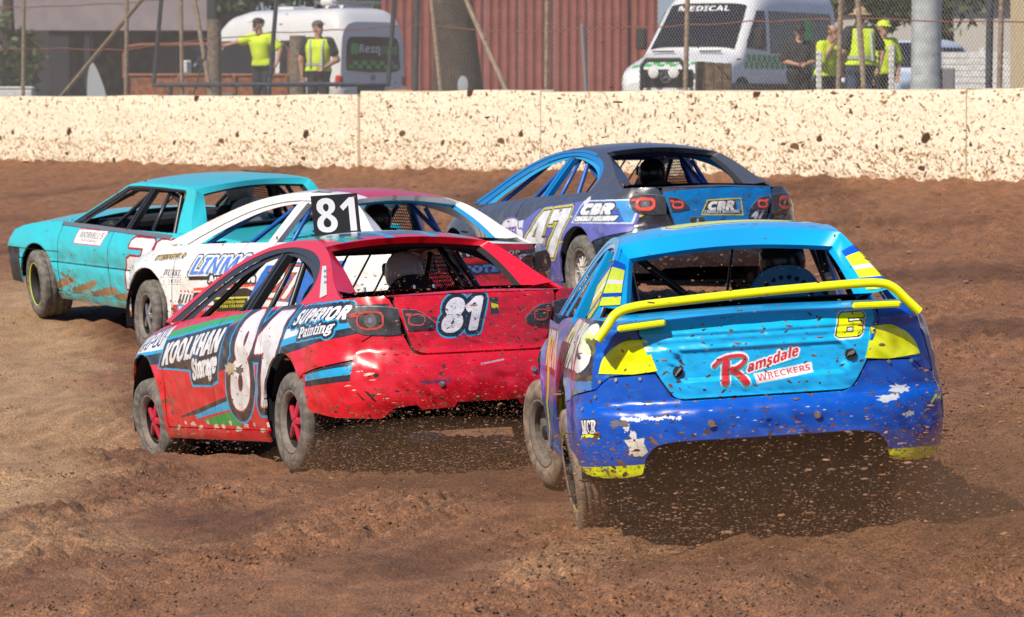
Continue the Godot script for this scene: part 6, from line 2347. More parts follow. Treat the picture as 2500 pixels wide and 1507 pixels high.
func build_spray() -> void:
	var mt := std(Color.WHITE, 0.95)
	mt.vertex_color_use_as_albedo = true
	var r := RandomNumberGenerator.new()
	r.seed = 99
	var xf := []
	var cl := []
	spray(r, xf, cl, 20000, Vector3(0.25, 0.0, -23.0), Vector3(2.45, 0.60, -21.3), 0.002, 0.009, 1.5)
	spray(r, xf, cl, 900, Vector3(0.3, 0.0, -22.6), Vector3(2.5, 1.5, -20.5), 0.003, 0.015, 1.4)
	spray(r, xf, cl, 5000, Vector3(0.1, 0.0, -21.9), Vector3(2.5, 0.34, -20.4), 0.002, 0.009, 2.2)
	spray(r, xf, cl, 600, Vector3(0.2, 0.0, -22.6), Vector3(2.6, 0.8, -20.6), 0.008, 0.020, 1.2)
	spray(r, xf, cl, 60, Vector3(0.4, 0.0, -22.2), Vector3(2.4, 1.1, -19.0), 0.009, 0.024, 1.2)
	scatter("flying_dirt", "spray of soil thrown up behind the blue car's tail", clod_mesh(11, 1.2), mt, xf, cl)
	xf = []
	cl = []
	spray(r, xf, cl, 16000, Vector3(1.75, 0.0, -23.4), Vector3(3.25, 0.75, -20.9), 0.002, 0.008, 2.0)
	spray(r, xf, cl, 500, Vector3(1.9, 0.0, -23), Vector3(3.1, 0.8, -21), 0.006, 0.016, 1.6)
	spray(r, xf, cl, 700, Vector3(2.0, 0.0, -26), Vector3(3.4, 1.2, -22), 0.004, 0.016, 1.8)
	scatter("flying_dirt", "soil spraying off the track at the blue car's right side", clod_mesh(12, 1.2), mt, xf, cl)
	xf = []
	cl = []
	spray(r, xf, cl, 17000, Vector3(-1.25, 0.0, -28.6), Vector3(0.75, 0.42, -26.6), 0.002, 0.008, 1.5)
	spray(r, xf, cl, 4500, Vector3(-1.0, 0.0, -27.2), Vector3(0.75, 1.25, -26.2), 0.003, 0.012, 1.5)
	spray(r, xf, cl, 1100, Vector3(-2.3, 0.0, -31.0), Vector3(-1.2, 0.2, -28.2), 0.004, 0.014, 1.5)
	spray(r, xf, cl, 7000, Vector3(-1.3, 0.0, -26.8), Vector3(0.8, 0.3, -25.2), 0.0025, 0.009, 2.2)
	spray(r, xf, cl, 50, Vector3(-1.0, 0.0, -27.2), Vector3(0.7, 0.9, -25), 0.009, 0.022, 1.2)
	scatter("flying_dirt", "spray of soil thrown up behind the red car's rear wheels", clod_mesh(13, 1.2), mt, xf, cl)
	xf = []
	cl = []
	spray(r, xf, cl, 420, Vector3(-5.5, 0.0, -52), Vector3(5.5, 2.2, -33), 0.008, 0.032, 1.0)
	spray(r, xf, cl, 160, Vector3(-1.2, 0.6, -20), Vector3(1.8, 2.6, -14), 0.006, 0.014, 1.0)
	for f in [["dust", Vector3(1.5, 0.16, -21.5), Vector3(3.0, 0.9, 2.2), 0.15], ["dust", Vector3(2.7, 0.2, -21.9), Vector3(1.7, 1.1, 2.8), 0.26], ["dust", Vector3(-0.3, -0.05, -26.0), Vector3(2.6, 0.8, 2.2), 0.17]]:
		var fv := FogVolume.new()
		fv.name = numbered("dust_cloud")
		fv.shape = RenderingServer.FOG_VOLUME_SHAPE_ELLIPSOID
		fv.size = f[2]
		var fm := FogMaterial.new()
		fm.density = f[3]
		fm.albedo = lin(0.50, 0.28, 0.15)
		fv.material = fm
		add_child(fv)
		fv.position = f[1]
		fv.set_meta("kind", "stuff")
		tag(fv, "thin brown dust hanging behind the sliding cars", "dust")
	scatter("flying_dirt", "scattered clods hanging in the air over the whole bend", clod_mesh(14, 1.2), mt, xf, cl)

func build_wall() -> void:
	var q := Cv.new()
	q.setup(2048, 256, 0, 11, 1.25, -0.05, rgb(236, 225, 203))
	q.film(rgb(206, 188, 158), 3, 0.006, 0.50, 0.6, false)
	q.film(rgb(176, 142, 104), 4, 0.03, 0.66, 0.9, false)
	q.spots(3500, 9, 0.018, rgb(120, 88, 60), rgb(190, 158, 120), Rect2(0, 0.0, 11, 0.55))
	q.spots(5000, 5, 0.016, rgb(150, 118, 84), rgb(208, 182, 144))
	q.spots(800, 6, 0.020, rgb(86, 60, 42), rgb(150, 114, 80))
	q.film(rgb(160, 128, 92), 12, 0.05, 0.60, 1.6, false)
	q.film(rgb(132, 98, 68), 13, 0.09, 0.66, 1.8, false)
	q.spots(60, 7, 0.06, rgb(72, 46, 32), rgb(110, 78, 54))
	q.film(rgb(150, 112, 80), 8, 0.018, 0.45, 1.0, true)
	var mt := std(Color.WHITE, 0.9)
	mt.albedo_texture = q.tex()
	mt.normal_enabled = true
	mt.normal_scale = 0.5
	mt.normal_texture = noise_tex(512, 0.02, Color.BLACK, Color.WHITE, 4, true, 3.0)
	var o := thing("concrete_wall", "cream concrete crash wall spattered with mud round the outside of the bend", "wall")
	var cuts := [-30.2, -26.7, -23.2, -19.7, -16.2, -12.7, -9.2, -5.70, -2.25, 0.39, 2.91, 5.43, 7.95, 10.5, 13.0, 15.5, 18.0]
	var tops := [2.40, 2.40, 2.41, 2.40, 2.40, 2.41, 2.395, 2.385, 2.43, 2.405, 2.40, 2.405, 2.40, 2.40, 2.40, 2.40]
	var front := [0.0, 0.0, 0.0, 0.0, 0.0, 0.01, 0.0, -0.045, 0.0, 0.008, -0.004, 0.005, 0.0, 0.0, 0.0, 0.0]
	var run := 0.0
	for i in cuts.size() - 1:
		var a := on_wall(cuts[i] + 0.003, front[i])
		var b := on_wall(cuts[i + 1] - 0.003, front[i])
		var back := on_wall(cuts[i], 0.22) - on_wall(cuts[i], front[i])
		var ln := a.distance_to(b)
		var m := MB.new()
		var face := []
		var uvs := []
		var lower := 0.35 if i == 7 else 0.6
		for k in 14:
			var y := lerpf(lower, tops[i], k / 13.0)
			var row := PackedVector3Array()
			var uv := []
			for j in 31:
				var t := j / 30.0
				var p := a.lerp(b, t)
				p.y = y + (0.012 * sin(t * 9.0 + i) if k == 13 else 0.0)
				if k == 13:
					p += back * 0.06
					p.y -= 0.004
				row.append(p)
				uv.append(Vector2((run * 1.37 + t * ln) / 11.0, (tops[i] - y) / 1.3))
			face.append(row)
			uvs.append(uv)
		var cap := []
		var cuv := []
		for k in 3:
			var row := PackedVector3Array()
			var uv := []
			for j in 31:
				var p: Vector3 = face[13][j] + back * (k * 0.45) + Vector3(0, 0.003, 0)
				row.append(p)
				uv.append(uvs[13][j])
			cap.append(row)
			cuv.append(uv)
		var bk := [PackedVector3Array(), PackedVector3Array()]
		for j in 2:
			var p := a.lerp(b, float(j)) + back
			bk[0].append(Vector3(p.x, 0.5, p.z))
			bk[1].append(Vector3(p.x, tops[i], p.z))
		m.grid(face, uvs, a + back * 5.0 + Vector3(0, 1.5, 0))
		m.grid(cap, cuv, a - Vector3(0, 5, 0))
		m.grid(bk, [], a + Vector3(0, 1.5, 0))
		for e in [a, b]:
			m.face([Vector3(e.x, 0.5, e.z), Vector3(e.x, tops[i] - 0.01, e.z), Vector3(e.x, tops[i] - 0.01, e.z) + back, Vector3(e.x, 0.5, e.z) + back], (a - b).normalized() * (1.0 if e == a else -1.0))
		put("concrete_panel", m.mesh(), mt, o)
		run += ln
	# clods that stuck where they hit
	var r := RandomNumberGenerator.new()
	r.seed = 21
	var mm := MultiMesh.new()
	mm.transform_format = MultiMesh.TRANSFORM_3D
	mm.use_colors = true
	mm.mesh = clod_mesh(31)
	mm.instance_count = 1500
	for i in 1500:
		var x := lerpf(-9.5, 8.0, pow(r.randf(), 0.8))
		var y := 1.2 + 1.15 * pow(r.randf(), 1.25)
		var p := on_wall(x, -0.004)
		var s := 0.012 + 0.05 * pow(r.randf(), 5.0)
		var bs := Basis(Vector3.UP, 0.537 + PI / 2) * Basis.from_euler(Vector3(0, 0, 0))
		var b2 := Basis(Vector3(bs.x.x, 0, bs.x.z), Vector3.UP, Vector3(bs.z.x, 0, bs.z.z))
		b2 = b2 * Basis.from_euler(Vector3(0, 0, r.randf_range(-0.7, 0.7)))
		mm.set_instance_transform(i, Transform3D(b2.scaled_local(Vector3(s * 0.6, s * r.randf_range(0.8, 3.2), s * 0.3)), Vector3(p.x, y, p.z)))
		mm.set_instance_color(i, Color(0.16, 0.09, 0.055).lerp(Color(0.46, 0.34, 0.22), r.randf()))
	var mi := MultiMeshInstance3D.new()
	mi.name = "stuck_mud"
	mi.multimesh = mm
	var sm := std(Color.WHITE, 0.95)
	sm.vertex_color_use_as_albedo = true
	mi.material_override = sm
	o.add_child(mi)
	mi.set_meta("kind", "stuff")

func build_fence() -> void:
	var o := thing("mesh_fence", "chain link safety fence on leaning pipes above the concrete wall", "fence")
	for p in [[-8.45, 4.62, -78.17, -8.49, -78.23], [-6.36, 4.50, -74.66, -6.41, -74.74], [-5.36, 4.45, -72.98, -5.33, -72.93], [0.50, 4.3, -63.14, 0.48, -63.17], [2.35, 4.3, -60.02, 2.30, -60.12], [4.17, 4.3, -56.97, 4.12, -57.06], [5.89, 4.3, -54.09, 5.84, -54.16], [-10.9, 4.6, -82.2, -10.9, -82.2], [8.2, 4.4, -50.3, 8.2, -50.3]]:
		put("post", pipe([Vector3(p[0], p[1], p[2]), Vector3(p[3], 1.8, p[4])], 0.034, 10), M.old_pipe, o)
	for p in [[5.76, 4.3, -54.29, 5.74, -54.34], [-1.38, 4.3, -66.30, -1.44, -66.39]]:
		put("post", pipe([Vector3(p[0], p[1], p[2]), Vector3(p[3], 1.8, p[4])], 0.045, 10), M.dark_pipe, o)
	for p in [[-5.79, 4.27, -73.71, -7.78, 2.3, -77.04], [-5.16, 4.24, -72.64, -4.78, 2.2, -72.01], [-1.21, 4.07, -66.0, -1.01, 2.2, -65.68], [-0.80, 4.05, -65.31, 0.02, 2.2, -63.95], [4.32, 3.93, -56.73, 4.43, 2.2, -56.54]]:
		put("brace", pipe([Vector3(p[0], p[1], p[2]), Vector3(p[3], p[4], p[5])], 0.036, 10), M.old_pipe, o)
	put("short_pole", pipe([Vector3(0.97, 3.34, -62.34), Vector3(1.05, 1.9, -62.2)], 0.03, 10), M.dull_metal, o)
	for x in [3.91, 4.72]:
		var z: float = -(64.0 - 1.68 * x)
		put("short_pole", bx(Vector3(x, 2.4, z), Vector3(0.07, 1.12 if x > 4 else 1.0, 0.07), 0.008), M.white_paint, o)
	var cb := [[-8.99, 3.22, -79.07], [-7.67, 3.21, -76.87], [-6.39, 3.17, -74.71], [-5.33, 3.25, -72.93], [-3.74, 3.36, -70.26], [-2.40, 3.38, -68.00], [-1.39, 3.39, -66.31], [0.0, 3.27, -63.98], [0.5, 3.26, -63.15], [1.42, 3.26, -61.59], [2.34, 3.29, -60.05], [3.36, 3.30, -58.33], [4.39, 3.28, -56.61], [5.76, 3.22, -54.30], [7.0, 3.18, -52.2]]
	for k in 2:
		var pts := []
		var wob := 0.0
		for i in cb.size() - 1:
			for j in 4:
				var p := Vector3(cb[i][0], cb[i][1], cb[i][2]).lerp(Vector3(cb[i + 1][0], cb[i + 1][1], cb[i + 1][2]), j / 4.0)
				pts.append(p + Vector3(0, 0.018 * sin(i * 2.2 + j * 1.3 + k * 2.0) + k * 0.74, 0.02))
		put("cable", pipe(pts, 0.009, 5), M.rust, o)
	# woven wire: two families of slanted wires, joined
	var m := MB.new()
	var a := on_wall(-11.5, 0.44)
	var b := on_wall(8.5, 0.44)
	var ln := a.distance_to(b)
	var dir := (b - a) / ln
	var n := int(ln / 0.07)
	for i in range(-30, n):
		for s in [0, 1]:
			var x0 := i * 0.07
			var p0 := a + dir * (x0 if s == 0 else x0 + 2.1)
			var p1 := a + dir * (x0 + 2.1 if s == 0 else x0)
			m.tube([Vector3(p0.x, 2.36, p0.z), Vector3(p1.x, 4.46, p1.z)], 0.0029, 0.0029, 3, false)
	var w := put("wire_mesh", m.mesh(), M.wire, o)
	w.set_meta("kind", "stuff")
	var g := thing("gate_frame", "dark blue steel pipe gate frame leaning on the fence at left", "gate")
	for p in [[-5.68, 4.26, -73.45, -5.86, 2.57, -73.77], [-5.86, 2.57, -73.77, -1.84, 2.54, -67.0], [-1.72, 4.07, -66.8, -1.84, 2.54, -67.0], [-3.63, 4.16, -70.02, -3.80, 2.3, -70.3], [-4.87, 3.16, -72.1, -5.16, 2.3, -72.58], [-5.54, 2.57, -73.22, -5.56, 2.2, -73.26]]:
		put("pipe", pipe([Vector3(p[0], p[1], p[2]), Vector3(p[3], p[4], p[5])], 0.036 if p[1] != 3.16 else 0.014, 10), M.dark_pipe, g)

# van: rounded sections along l (0 at the nose), y from the ground; nose towards -z of the node
class Van:
	var hw: PackedVector2Array
	var top: PackedVector2Array
	var low := 0.38
	var n := 5.0
	func at(t: PackedVector2Array, l: float) -> float:
		for i in t.size() - 1:
			if l <= t[i + 1].x:
				return lerpf(t[i].y, t[i + 1].y, clampf((l - t[i].x) / (t[i + 1].x - t[i].x), 0, 1))
		return t[-1].y
	func ring(l: float, a: float) -> Vector3:
		var w := at(hw, l)
		var h := at(top, l)
		var c := (h + low) * 0.5
		var x := signf(cos(a)) * pow(absf(cos(a)), 2.0 / n) * w
		var y := c + signf(sin(a)) * pow(absf(sin(a)), 2.0 / n) * (h - low) * 0.5
		x *= 1.0 - 0.07 * maxf(0.0, (y - 1.1) / 1.5)
		return Vector3(x, y, l)
	func side(l: float, y: float, s: float) -> Vector3:
		var w := at(hw, l)
		var h := at(top, l)
		var c := (h + low) * 0.5
		var k := clampf(absf((y - c) / ((h - low) * 0.5)), 0.0, 0.999)
		var x := w * pow(1.0 - pow(k, n), 1.0 / n)
		x *= 1.0 - 0.07 * maxf(0.0, (y - 1.1) / 1.5)
		return Vector3(s * x, y, l)
	func upper(x: float, l: float) -> Vector3:
		var w := at(hw, l)
		var h := at(top, l)
		var c := (h + low) * 0.5
		var k := clampf(absf(x / w), 0.0, 0.999)
		return Vector3(x, c + (h - low) * 0.5 * pow(1.0 - pow(k, n), 1.0 / n), l)
	func body() -> Mesh:
		var m := MB.new()
		var rows := []
		var L := top[-1].x
		for i in 81:
			var l := lerpf(top[0].x, L, i / 80.0)
			var row := PackedVector3Array()
			for j in 57:
				row.append(ring(l, TAU * j / 56.0))
			rows.append(row)
		m.grid(rows, [], Vector3(0, 1.2, L * 0.5))
		for e in [0, 80]:
			var q := []
			for j in 56:
				q.append(rows[e][j])
			m.face(q, Vector3(0, 0, -1 if e == 0 else 1))
		return m.mesh()

func van_panel(o: Node, called: String, poly: PackedVector2Array, P: Callable, material: Material, lift := 0.012, cell := 0.15) -> void:
	var m := MB.new()
	m.panel(poly, P, Vector2(cell, cell), null, lift, lift + 0.004, Vector3(0, 1.2, 2.6))
	put(called, m.mesh(), material, o)

func van_wheel(o: Node, at: Vector3, s: float) -> void:
	var h := Node3D.new()
	o.add_child(h)
	h.name = "wheel_mount"
	make_wheel(h, at, s, M.dull_metal, 1, 0.0, 0.0, false, 0.34)
	var w := h.get_child(0)
	h.remove_child(w)
	h.queue_free()
	w.owner = null
	w.name = "wheel"
	o.add_child(w, true)

func checks(o: Node, P: Callable, l0: float, l1: float, y: float, size: float, rows: int, lift := 0.014) -> void:
	var m := MB.new()
	for i in int((l1 - l0) / size):
		for j in rows:
			if (i + j) % 2 == 0:
				var a := l0 + i * size
				m.panel(vv([a, y + j * size, a + size, y + j * size, a + size, y + (j + 1) * size, a, y + (j + 1) * size]), P, Vector2(0.2, 0.2), null, lift, 0.0, Vector3(0, 1.2, 2.6))
	put("check_band", m.mesh(), M.green_print, o)

func build_vans() -> void:
	# van at right, nose towards the track
	var o := thing("ambulance_van", "white high roofed van with green checks and MEDICAL across its windscreen", "van", Vector3(2.72, 1.82, -79.0))
	o.rotation.y = deg_to_rad(155)
	var V := Van.new()
	V.hw = vv([0, 0.78, 0.06, 0.88, 0.25, 0.96, 0.6, 0.985, 5.7, 0.985, 5.85, 0.95, 5.9, 0.9])
	V.top = vv([0, 0.85, 0.05, 0.98, 0.2, 1.10, 0.5, 1.22, 0.95, 1.36, 1.1, 1.42, 1.95, 2.28, 2.15, 2.42, 2.5, 2.56, 3.0, 2.62, 5.7, 2.62, 5.85, 2.5, 5.9, 2.3])
	put("body", V.body(), M.van_white, o)
	var U := func(x: float, l: float) -> Vector3: return V.upper(x, l)
	van_panel(o, "windscreen", vv([-0.80, 1.14, 0.80, 1.14, 0.72, 1.92, -0.72, 1.92]), U, M.glass_dark)
	for s in [-1.0, 1.0]:
		var P := func(l: float, y: float) -> Vector3: return V.side(l, y, s)
		van_panel(o, "cab_window", vv([1.35, 1.45, 2.25, 1.40, 2.25, 2.12, 2.0, 2.12, 1.45, 1.58]), P, M.glass_dark)
		van_panel(o, "side_window", vv([2.45, 1.36, 5.5, 1.36, 5.5, 2.12, 2.45, 2.12]), P, M.glass_dark)
		checks(o, P, 1.2, 5.7, 1.08, 0.125, 2)
		van_panel(o, "rub_strip", vv([0.6, 0.62, 5.8, 0.62, 5.8, 0.82, 0.6, 0.82]), P, M.trim, 0.02)
		for c in [Vector2(1.05, 0.5), Vector2(4.7, 0.5)]:
			van_panel(o, "wheel_arch", arc(c, 0.44, -20, 200, 18), P, M.black, 0.008)
			van_wheel(o, Vector3(s * 0.86, 0.34, c.x), s)
		van_panel(o, "headlamp", vv([0.12, 0.78, 0.60, 0.98, 0.62, 1.12, 0.40, 1.14, 0.10, 0.92]), P, M.lamp_clear, 0.014, 0.1)
		put("bonnet_vent", bx(Vector3(s * 0.45, 1.385, 0.88), Vector3(0.42, 0.02, 0.06), 0.006, Vector3(-0.25, 0, 0)), M.black, o)
		put("door_mirror", bx(Vector3(s * 1.14, 1.62, 1.5), Vector3(0.2, 0.38, 0.12), 0.05), M.black, o)
		put("spot_lamp", lathe_at(Vector3(s * 0.19, 1.0, -0.17), Vector3(0, 0, -1), vv([-0.08, 0.07, 0.0, 0.105, 0.02, 0.09, 0.03, 0.001])), M.lamp_clear, o)
		put("wiper", pipe([Vector3(s * 0.1, 1.45, 1.12), Vector3(s * 0.55, 1.62, 1.3)], 0.01, 5), M.black, o)
	put("grille", bx(Vector3(0, 0.90, 0.0), Vector3(1.0, 0.32, 0.08), 0.03, Vector3(-0.1, 0, 0)), M.trim, o)
	put("front_bumper", bx(Vector3(0, 0.56, 0.02), Vector3(1.6, 0.26, 0.16), 0.06), M.dull_metal, o)
	var bb := node("bull_bar", o)
	for s in [-1.0, 1.0]:
		put("upright", pipe([Vector3(s * 0.42, 0.45, -0.16), Vector3(s * 0.40, 1.12, -0.2), Vector3(s * 0.32, 1.22, -0.19)], 0.04), M.black, bb)
	put("cross_tube", pipe([Vector3(-0.33, 1.22, -0.19), Vector3(0.33, 1.22, -0.19)], 0.04), M.black, bb)
	put("cross_tube", pipe([Vector3(-0.42, 0.6, -0.18), Vector3(0.42, 0.6, -0.18)], 0.035), M.black, bb)
	var star := MB.new()
	for k in 3:
		star.box(Transform3D(Basis(Vector3.BACK, TAU * k / 3.0 + PI) * Basis.from_euler(Vector3(0.1, 0, 0)), Vector3(0, 0.93, -0.055)) * Transform3D(Basis.IDENTITY, Vector3(0, -0.05, 0)), Vector3(0.022, 0.1, 0.012), 0.002)
	star.lathe(Transform3D(Basis.from_euler(Vector3(PI / 2, 0, 0)), Vector3(0, 0.93, -0.055)), vv([-0.008, 0.095, 0.008, 0.095, 0.008, 0.115, -0.008, 0.115, -0.008, 0.095]), 24)
	put("grille_badge", star.mesh(), M.chrome, o)
	var C := MB.new()
	for i in 13:
		for j in 2:
			if (i + j) % 2 == 0:
				var x0 := -0.78 + i * 0.12
				C.panel(vv([x0, 0.22 + j * 0.1, x0 + 0.12, 0.22 + j * 0.1, x0 + 0.12, 0.32 + j * 0.1, x0, 0.32 + j * 0.1]), U, Vector2(0.15, 0.15), null, 0.012, 0.0, Vector3(0, 0.5, 2))
	put("check_band", C.mesh(), M.green_print, o)
	var tx := put("lettering", text_mesh("MEDICAL", 0.13, 0.98), M.white_print, o)
	var up := (V.upper(0, 1.85) - V.upper(0, 1.5)).normalized()
	var rt := Vector3(-1, 0, 0)
	tx.transform = Transform3D(Basis(rt, up, rt.cross(up)), V.upper(0.05, 1.83) + rt.cross(up) * 0.022 + Vector3(0, -0.01, 0))
	var cl := MB.new()
	for k in 4:
		var dsk := arc(Vector2(4.3, 1.78) + Vector2(0.13, 0).rotated(TAU * k / 4 + 0.78), 0.13, 0, 340, 12)
		cl.panel(dsk, func(l: float, y: float) -> Vector3: return V.side(l, y, -1.0), Vector2(0.2, 0.2), null, 0.016 + 0.001 * k, 0.0, Vector3(0, 1.2, 2.6))
	put("clover_print", cl.mesh(), M.green_print, o)
	# van at left, tail towards the track
	o = thing("ambulance_van", "white van seen from behind with a green clover and Resqmed on its rear window", "van", Vector3(-2.58, 1.60, -83.5))
	o.rotation.y = deg_to_rad(49)
	V = Van.new()
	V.n = 5.5
	V.hw = vv([-0.4, 0.72, -0.34, 0.84, -0.1, 0.93, 0.3, 0.95, 4.6, 0.95, 4.8, 0.925, 4.9, 0.87])
	V.top = vv([-0.4, 0.80, -0.34, 0.93, 0.1, 1.08, 0.6, 1.2, 0.75, 1.26, 1.45, 1.84, 1.65, 2.08, 1.95, 2.34, 2.4, 2.44, 4.6, 2.46, 4.78, 2.38, 4.9, 2.2])
	var vn := node("shell", o)
	vn.position = Vector3(0, 0, -4.9)
	put("body", V.body(), M.van_white, vn)
	for s in [-1.0, 1.0]:
		var P := func(l: float, y: float) -> Vector3: return V.side(l, y, s)
		van_panel(vn, "cab_window", vv([0.9, 1.28, 1.7, 1.24, 1.7, 1.78, 1.5, 1.78]), P, M.glass_dark)
		van_panel(vn, "side_window", vv([1.85, 1.24, 3.3, 1.24, 3.3, 1.86, 1.85, 1.86]), P, M.glass_dark)
		van_panel(vn, "side_window", vv([3.42, 1.24, 4.5, 1.24, 4.45, 1.86, 3.42, 1.86]), P, M.glass_dark)
		checks(vn, P, 0.6, 4.6, 0.98, 0.13, 1)
		for c in [Vector2(0.55, 0.46), Vector2(3.95, 0.46)]:
			van_panel(vn, "wheel_arch", arc(c, 0.40, -20, 200, 18), P, M.black, 0.008)
			van_wheel(vn, Vector3(s * 0.83, 0.33, c.x), s)
		put("tail_lamp", bx(Vector3(s * 0.86, 1.0, 4.855), Vector3(0.15, 0.42, 0.12), 0.03), M.lamp_red_plain, vn)
		put("reversing_lamp", bx(Vector3(s * 0.86, 0.97, 4.9), Vector3(0.125, 0.10, 0.04), 0.01), M.lamp_clear, vn)
		put("door_mirror", bx(Vector3(s * 1.05, 1.38, 1.1), Vector3(0.18, 0.26, 0.1), 0.04), M.van_white, vn)
	put("windscreen", bx(Vector3(0, 1.58, 1.08), Vector3(1.4, 0.02, 0.9), 0.005, Vector3(0.69, 0, 0)), M.glass_dark, vn)
	var back := func(x: float, y: float) -> Vector3: return Vector3(x, y, 4.905)
	van_panel(vn, "rear_window", cat(va([-0.70, 1.30, -0.2, 1.27, 0.2, 1.27, 0.70, 1.30, 0.72, 1.5, 0.66, 1.88, 0.3, 1.92, -0.3, 1.92, -0.66, 1.88, -0.72, 1.5, -0.70, 1.30]), 3), back, M.glass_dark, 0.01, 0.4)
	var bands := MB.new()
	for i in 11:
		for j in 2:
			if (i + j) % 2 == 0:
				bands.box(Transform3D(Basis.IDENTITY, Vector3(-0.60 + i * 0.12, 1.37 + j * 0.07, 4.922)), Vector3(0.118, 0.068, 0.004))
	put("check_band", bands.mesh(), M.green_print, vn)
	var t1 := put("lettering", text_mesh("Resq", 0.2, 0.56), M.white_print, vn)
	t1.position = Vector3(-0.10, 1.68, 4.923)
	var t2 := put("lettering", text_mesh("med", 0.19, 0.40), M.green_print, vn)
	t2.position = Vector3(0.43, 1.70, 4.923)
	var clv := MB.new()
	for k in 4:
		var c := Vector3(-0.51, 1.70, 4.920 + 0.001 * k) + Vector3(0.06, 0, 0).rotated(Vector3.BACK, TAU * k / 4 + 0.78)
		var q := []
		for p in arc(Vector2(c.x, c.y), 0.062, 0, 340, 14):
			q.append(Vector3(p.x, p.y, c.z))
		clv.face(q, Vector3.BACK)
	put("clover_print", clv.mesh(), M.green_print, vn)
	put("plate_recess", bx(Vector3(-0.05, 0.93, 4.90), Vector3(0.75, 0.24, 0.03), 0.01), M.trim, vn)
	put("number_plate", bx(Vector3(-0.05, 0.91, 4.92), Vector3(0.36, 0.13, 0.012), 0.003), M.plate_blue, vn)
	put("badge", lathe_at(Vector3(0, 1.17, 4.91), Vector3(0, 0, 1), vv([0.0, 0.06, 0.012, 0.055, 0.014, 0.001])), M.dull_metal, vn)
	put("rear_bumper", bx(Vector3(0, 0.55, 4.93), Vector3(1.78, 0.26, 0.16), 0.05), M.van_white, vn)
	put("bumper_sign", bx(Vector3(0, 0.62, 5.015), Vector3(0.9, 0.12, 0.01), 0.002), M.black, vn)
	var t3 := put("lettering", text_mesh("MEDICAL", 0.08, 0.62), M.white_print, vn)
	t3.position = Vector3(0.0, 0.62, 5.022)
	put("air_vent", bx(Vector3(0, 2.46, 4.3), Vector3(0.8, 0.10, 0.5), 0.04), M.van_white, vn)
	for z in [4.05, 4.55]:
		put("beacon_bar", pipe([Vector3(-0.6, 2.56, z), Vector3(0.6, 2.56, z)], 0.03), M.dull_metal, vn)
	put("beacon", bx(Vector3(-0.55, 2.56, 4.3), Vector3(0.2, 0.12, 0.3), 0.04), M.lamp_clear, vn)
	put("roof_hatch", bx(Vector3(0.0, 2.47, 2.9), Vector3(0.6, 0.07, 0.5), 0.03), M.van_white, vn)
	# ute at far right behind the people
	o = thing("utility_truck", "pale blue and white utility truck half hidden behind the people in yellow", "truck", Vector3(6.6, 1.8, -86.0))
	o.rotation.y = deg_to_rad(150)
	V = Van.new()
	V.n = 4.5
	V.low = 0.45
	V.hw = vv([0, 0.7, 0.1, 0.83, 0.4, 0.9, 4.9, 0.9, 5.0, 0.86])
	V.top = vv([0, 0.85, 0.1, 1.0, 1.2, 1.12, 1.9, 1.72, 2.9, 1.76, 3.15, 1.70, 3.3, 1.1, 5.0, 1.1])
	put("body", V.body(), M.truck_blue, o)
	for s in [-1.0, 1.0]:
		var P := func(l: float, y: float) -> Vector3: return V.side(l, y, s)
		van_panel(o, "side_window", vv([1.75, 1.18, 3.0, 1.18, 2.95, 1.58, 2.0, 1.58]), P, M.glass_dark)
		van_wheel(o, Vector3(s * 0.8, 0.36, 0.9), s)
		van_wheel(o, Vector3(s * 0.8, 0.36, 4.0), s)
	put("windscreen", bx(Vector3(0, 1.45, 1.52), Vector3(1.35, 0.02, 0.7), 0.005, Vector3(-0.71, 0, 0)), M.glass_dark, o)
	put("grille", bx(Vector3(0, 0.8, 0.0), Vector3(1.2, 0.22, 0.06), 0.02), M.trim, o)

func lathe_at(at: Vector3, dir: Vector3, prof: PackedVector2Array) -> Mesh:
	var m := MB.new()
	m.lathe(Transform3D(basis_to(dir), at), prof, 24)
	return m.mesh()

func leaf_cloud(o: Node, called: String, blobs: Array, count: int, size: float, c0: Color, c1: Color, sd: int) -> void:
	var r := RandomNumberGenerator.new()
	r.seed = sd
	var m := MB.new()
	var fn := FastNoiseLite.new()
	fn.seed = sd
	fn.frequency = 0.7
	for i in count:
		var b: Array = blobs[r.randi() % blobs.size()]
		var d := Vector3(r.randfn(), r.randfn(), r.randfn()).normalized() * pow(r.randf(), 0.45)
		var p: Vector3 = b[0] + d * b[1]
		if fn.get_noise_3dv(p) < -0.12:
			continue
		var bs := turned(r)
		var s := size * r.randf_range(0.6, 1.3)
		m.col = c0.lerp(c1, r.randf()) 
		var nn := (bs.y + d * 0.8).normalized()
		m.face([p + bs.x * s, p + bs.z * s * 0.35, p - bs.x * s, p - bs.z * s * 0.35], nn)
	put(called, m.mesh(), M.leaf, o)

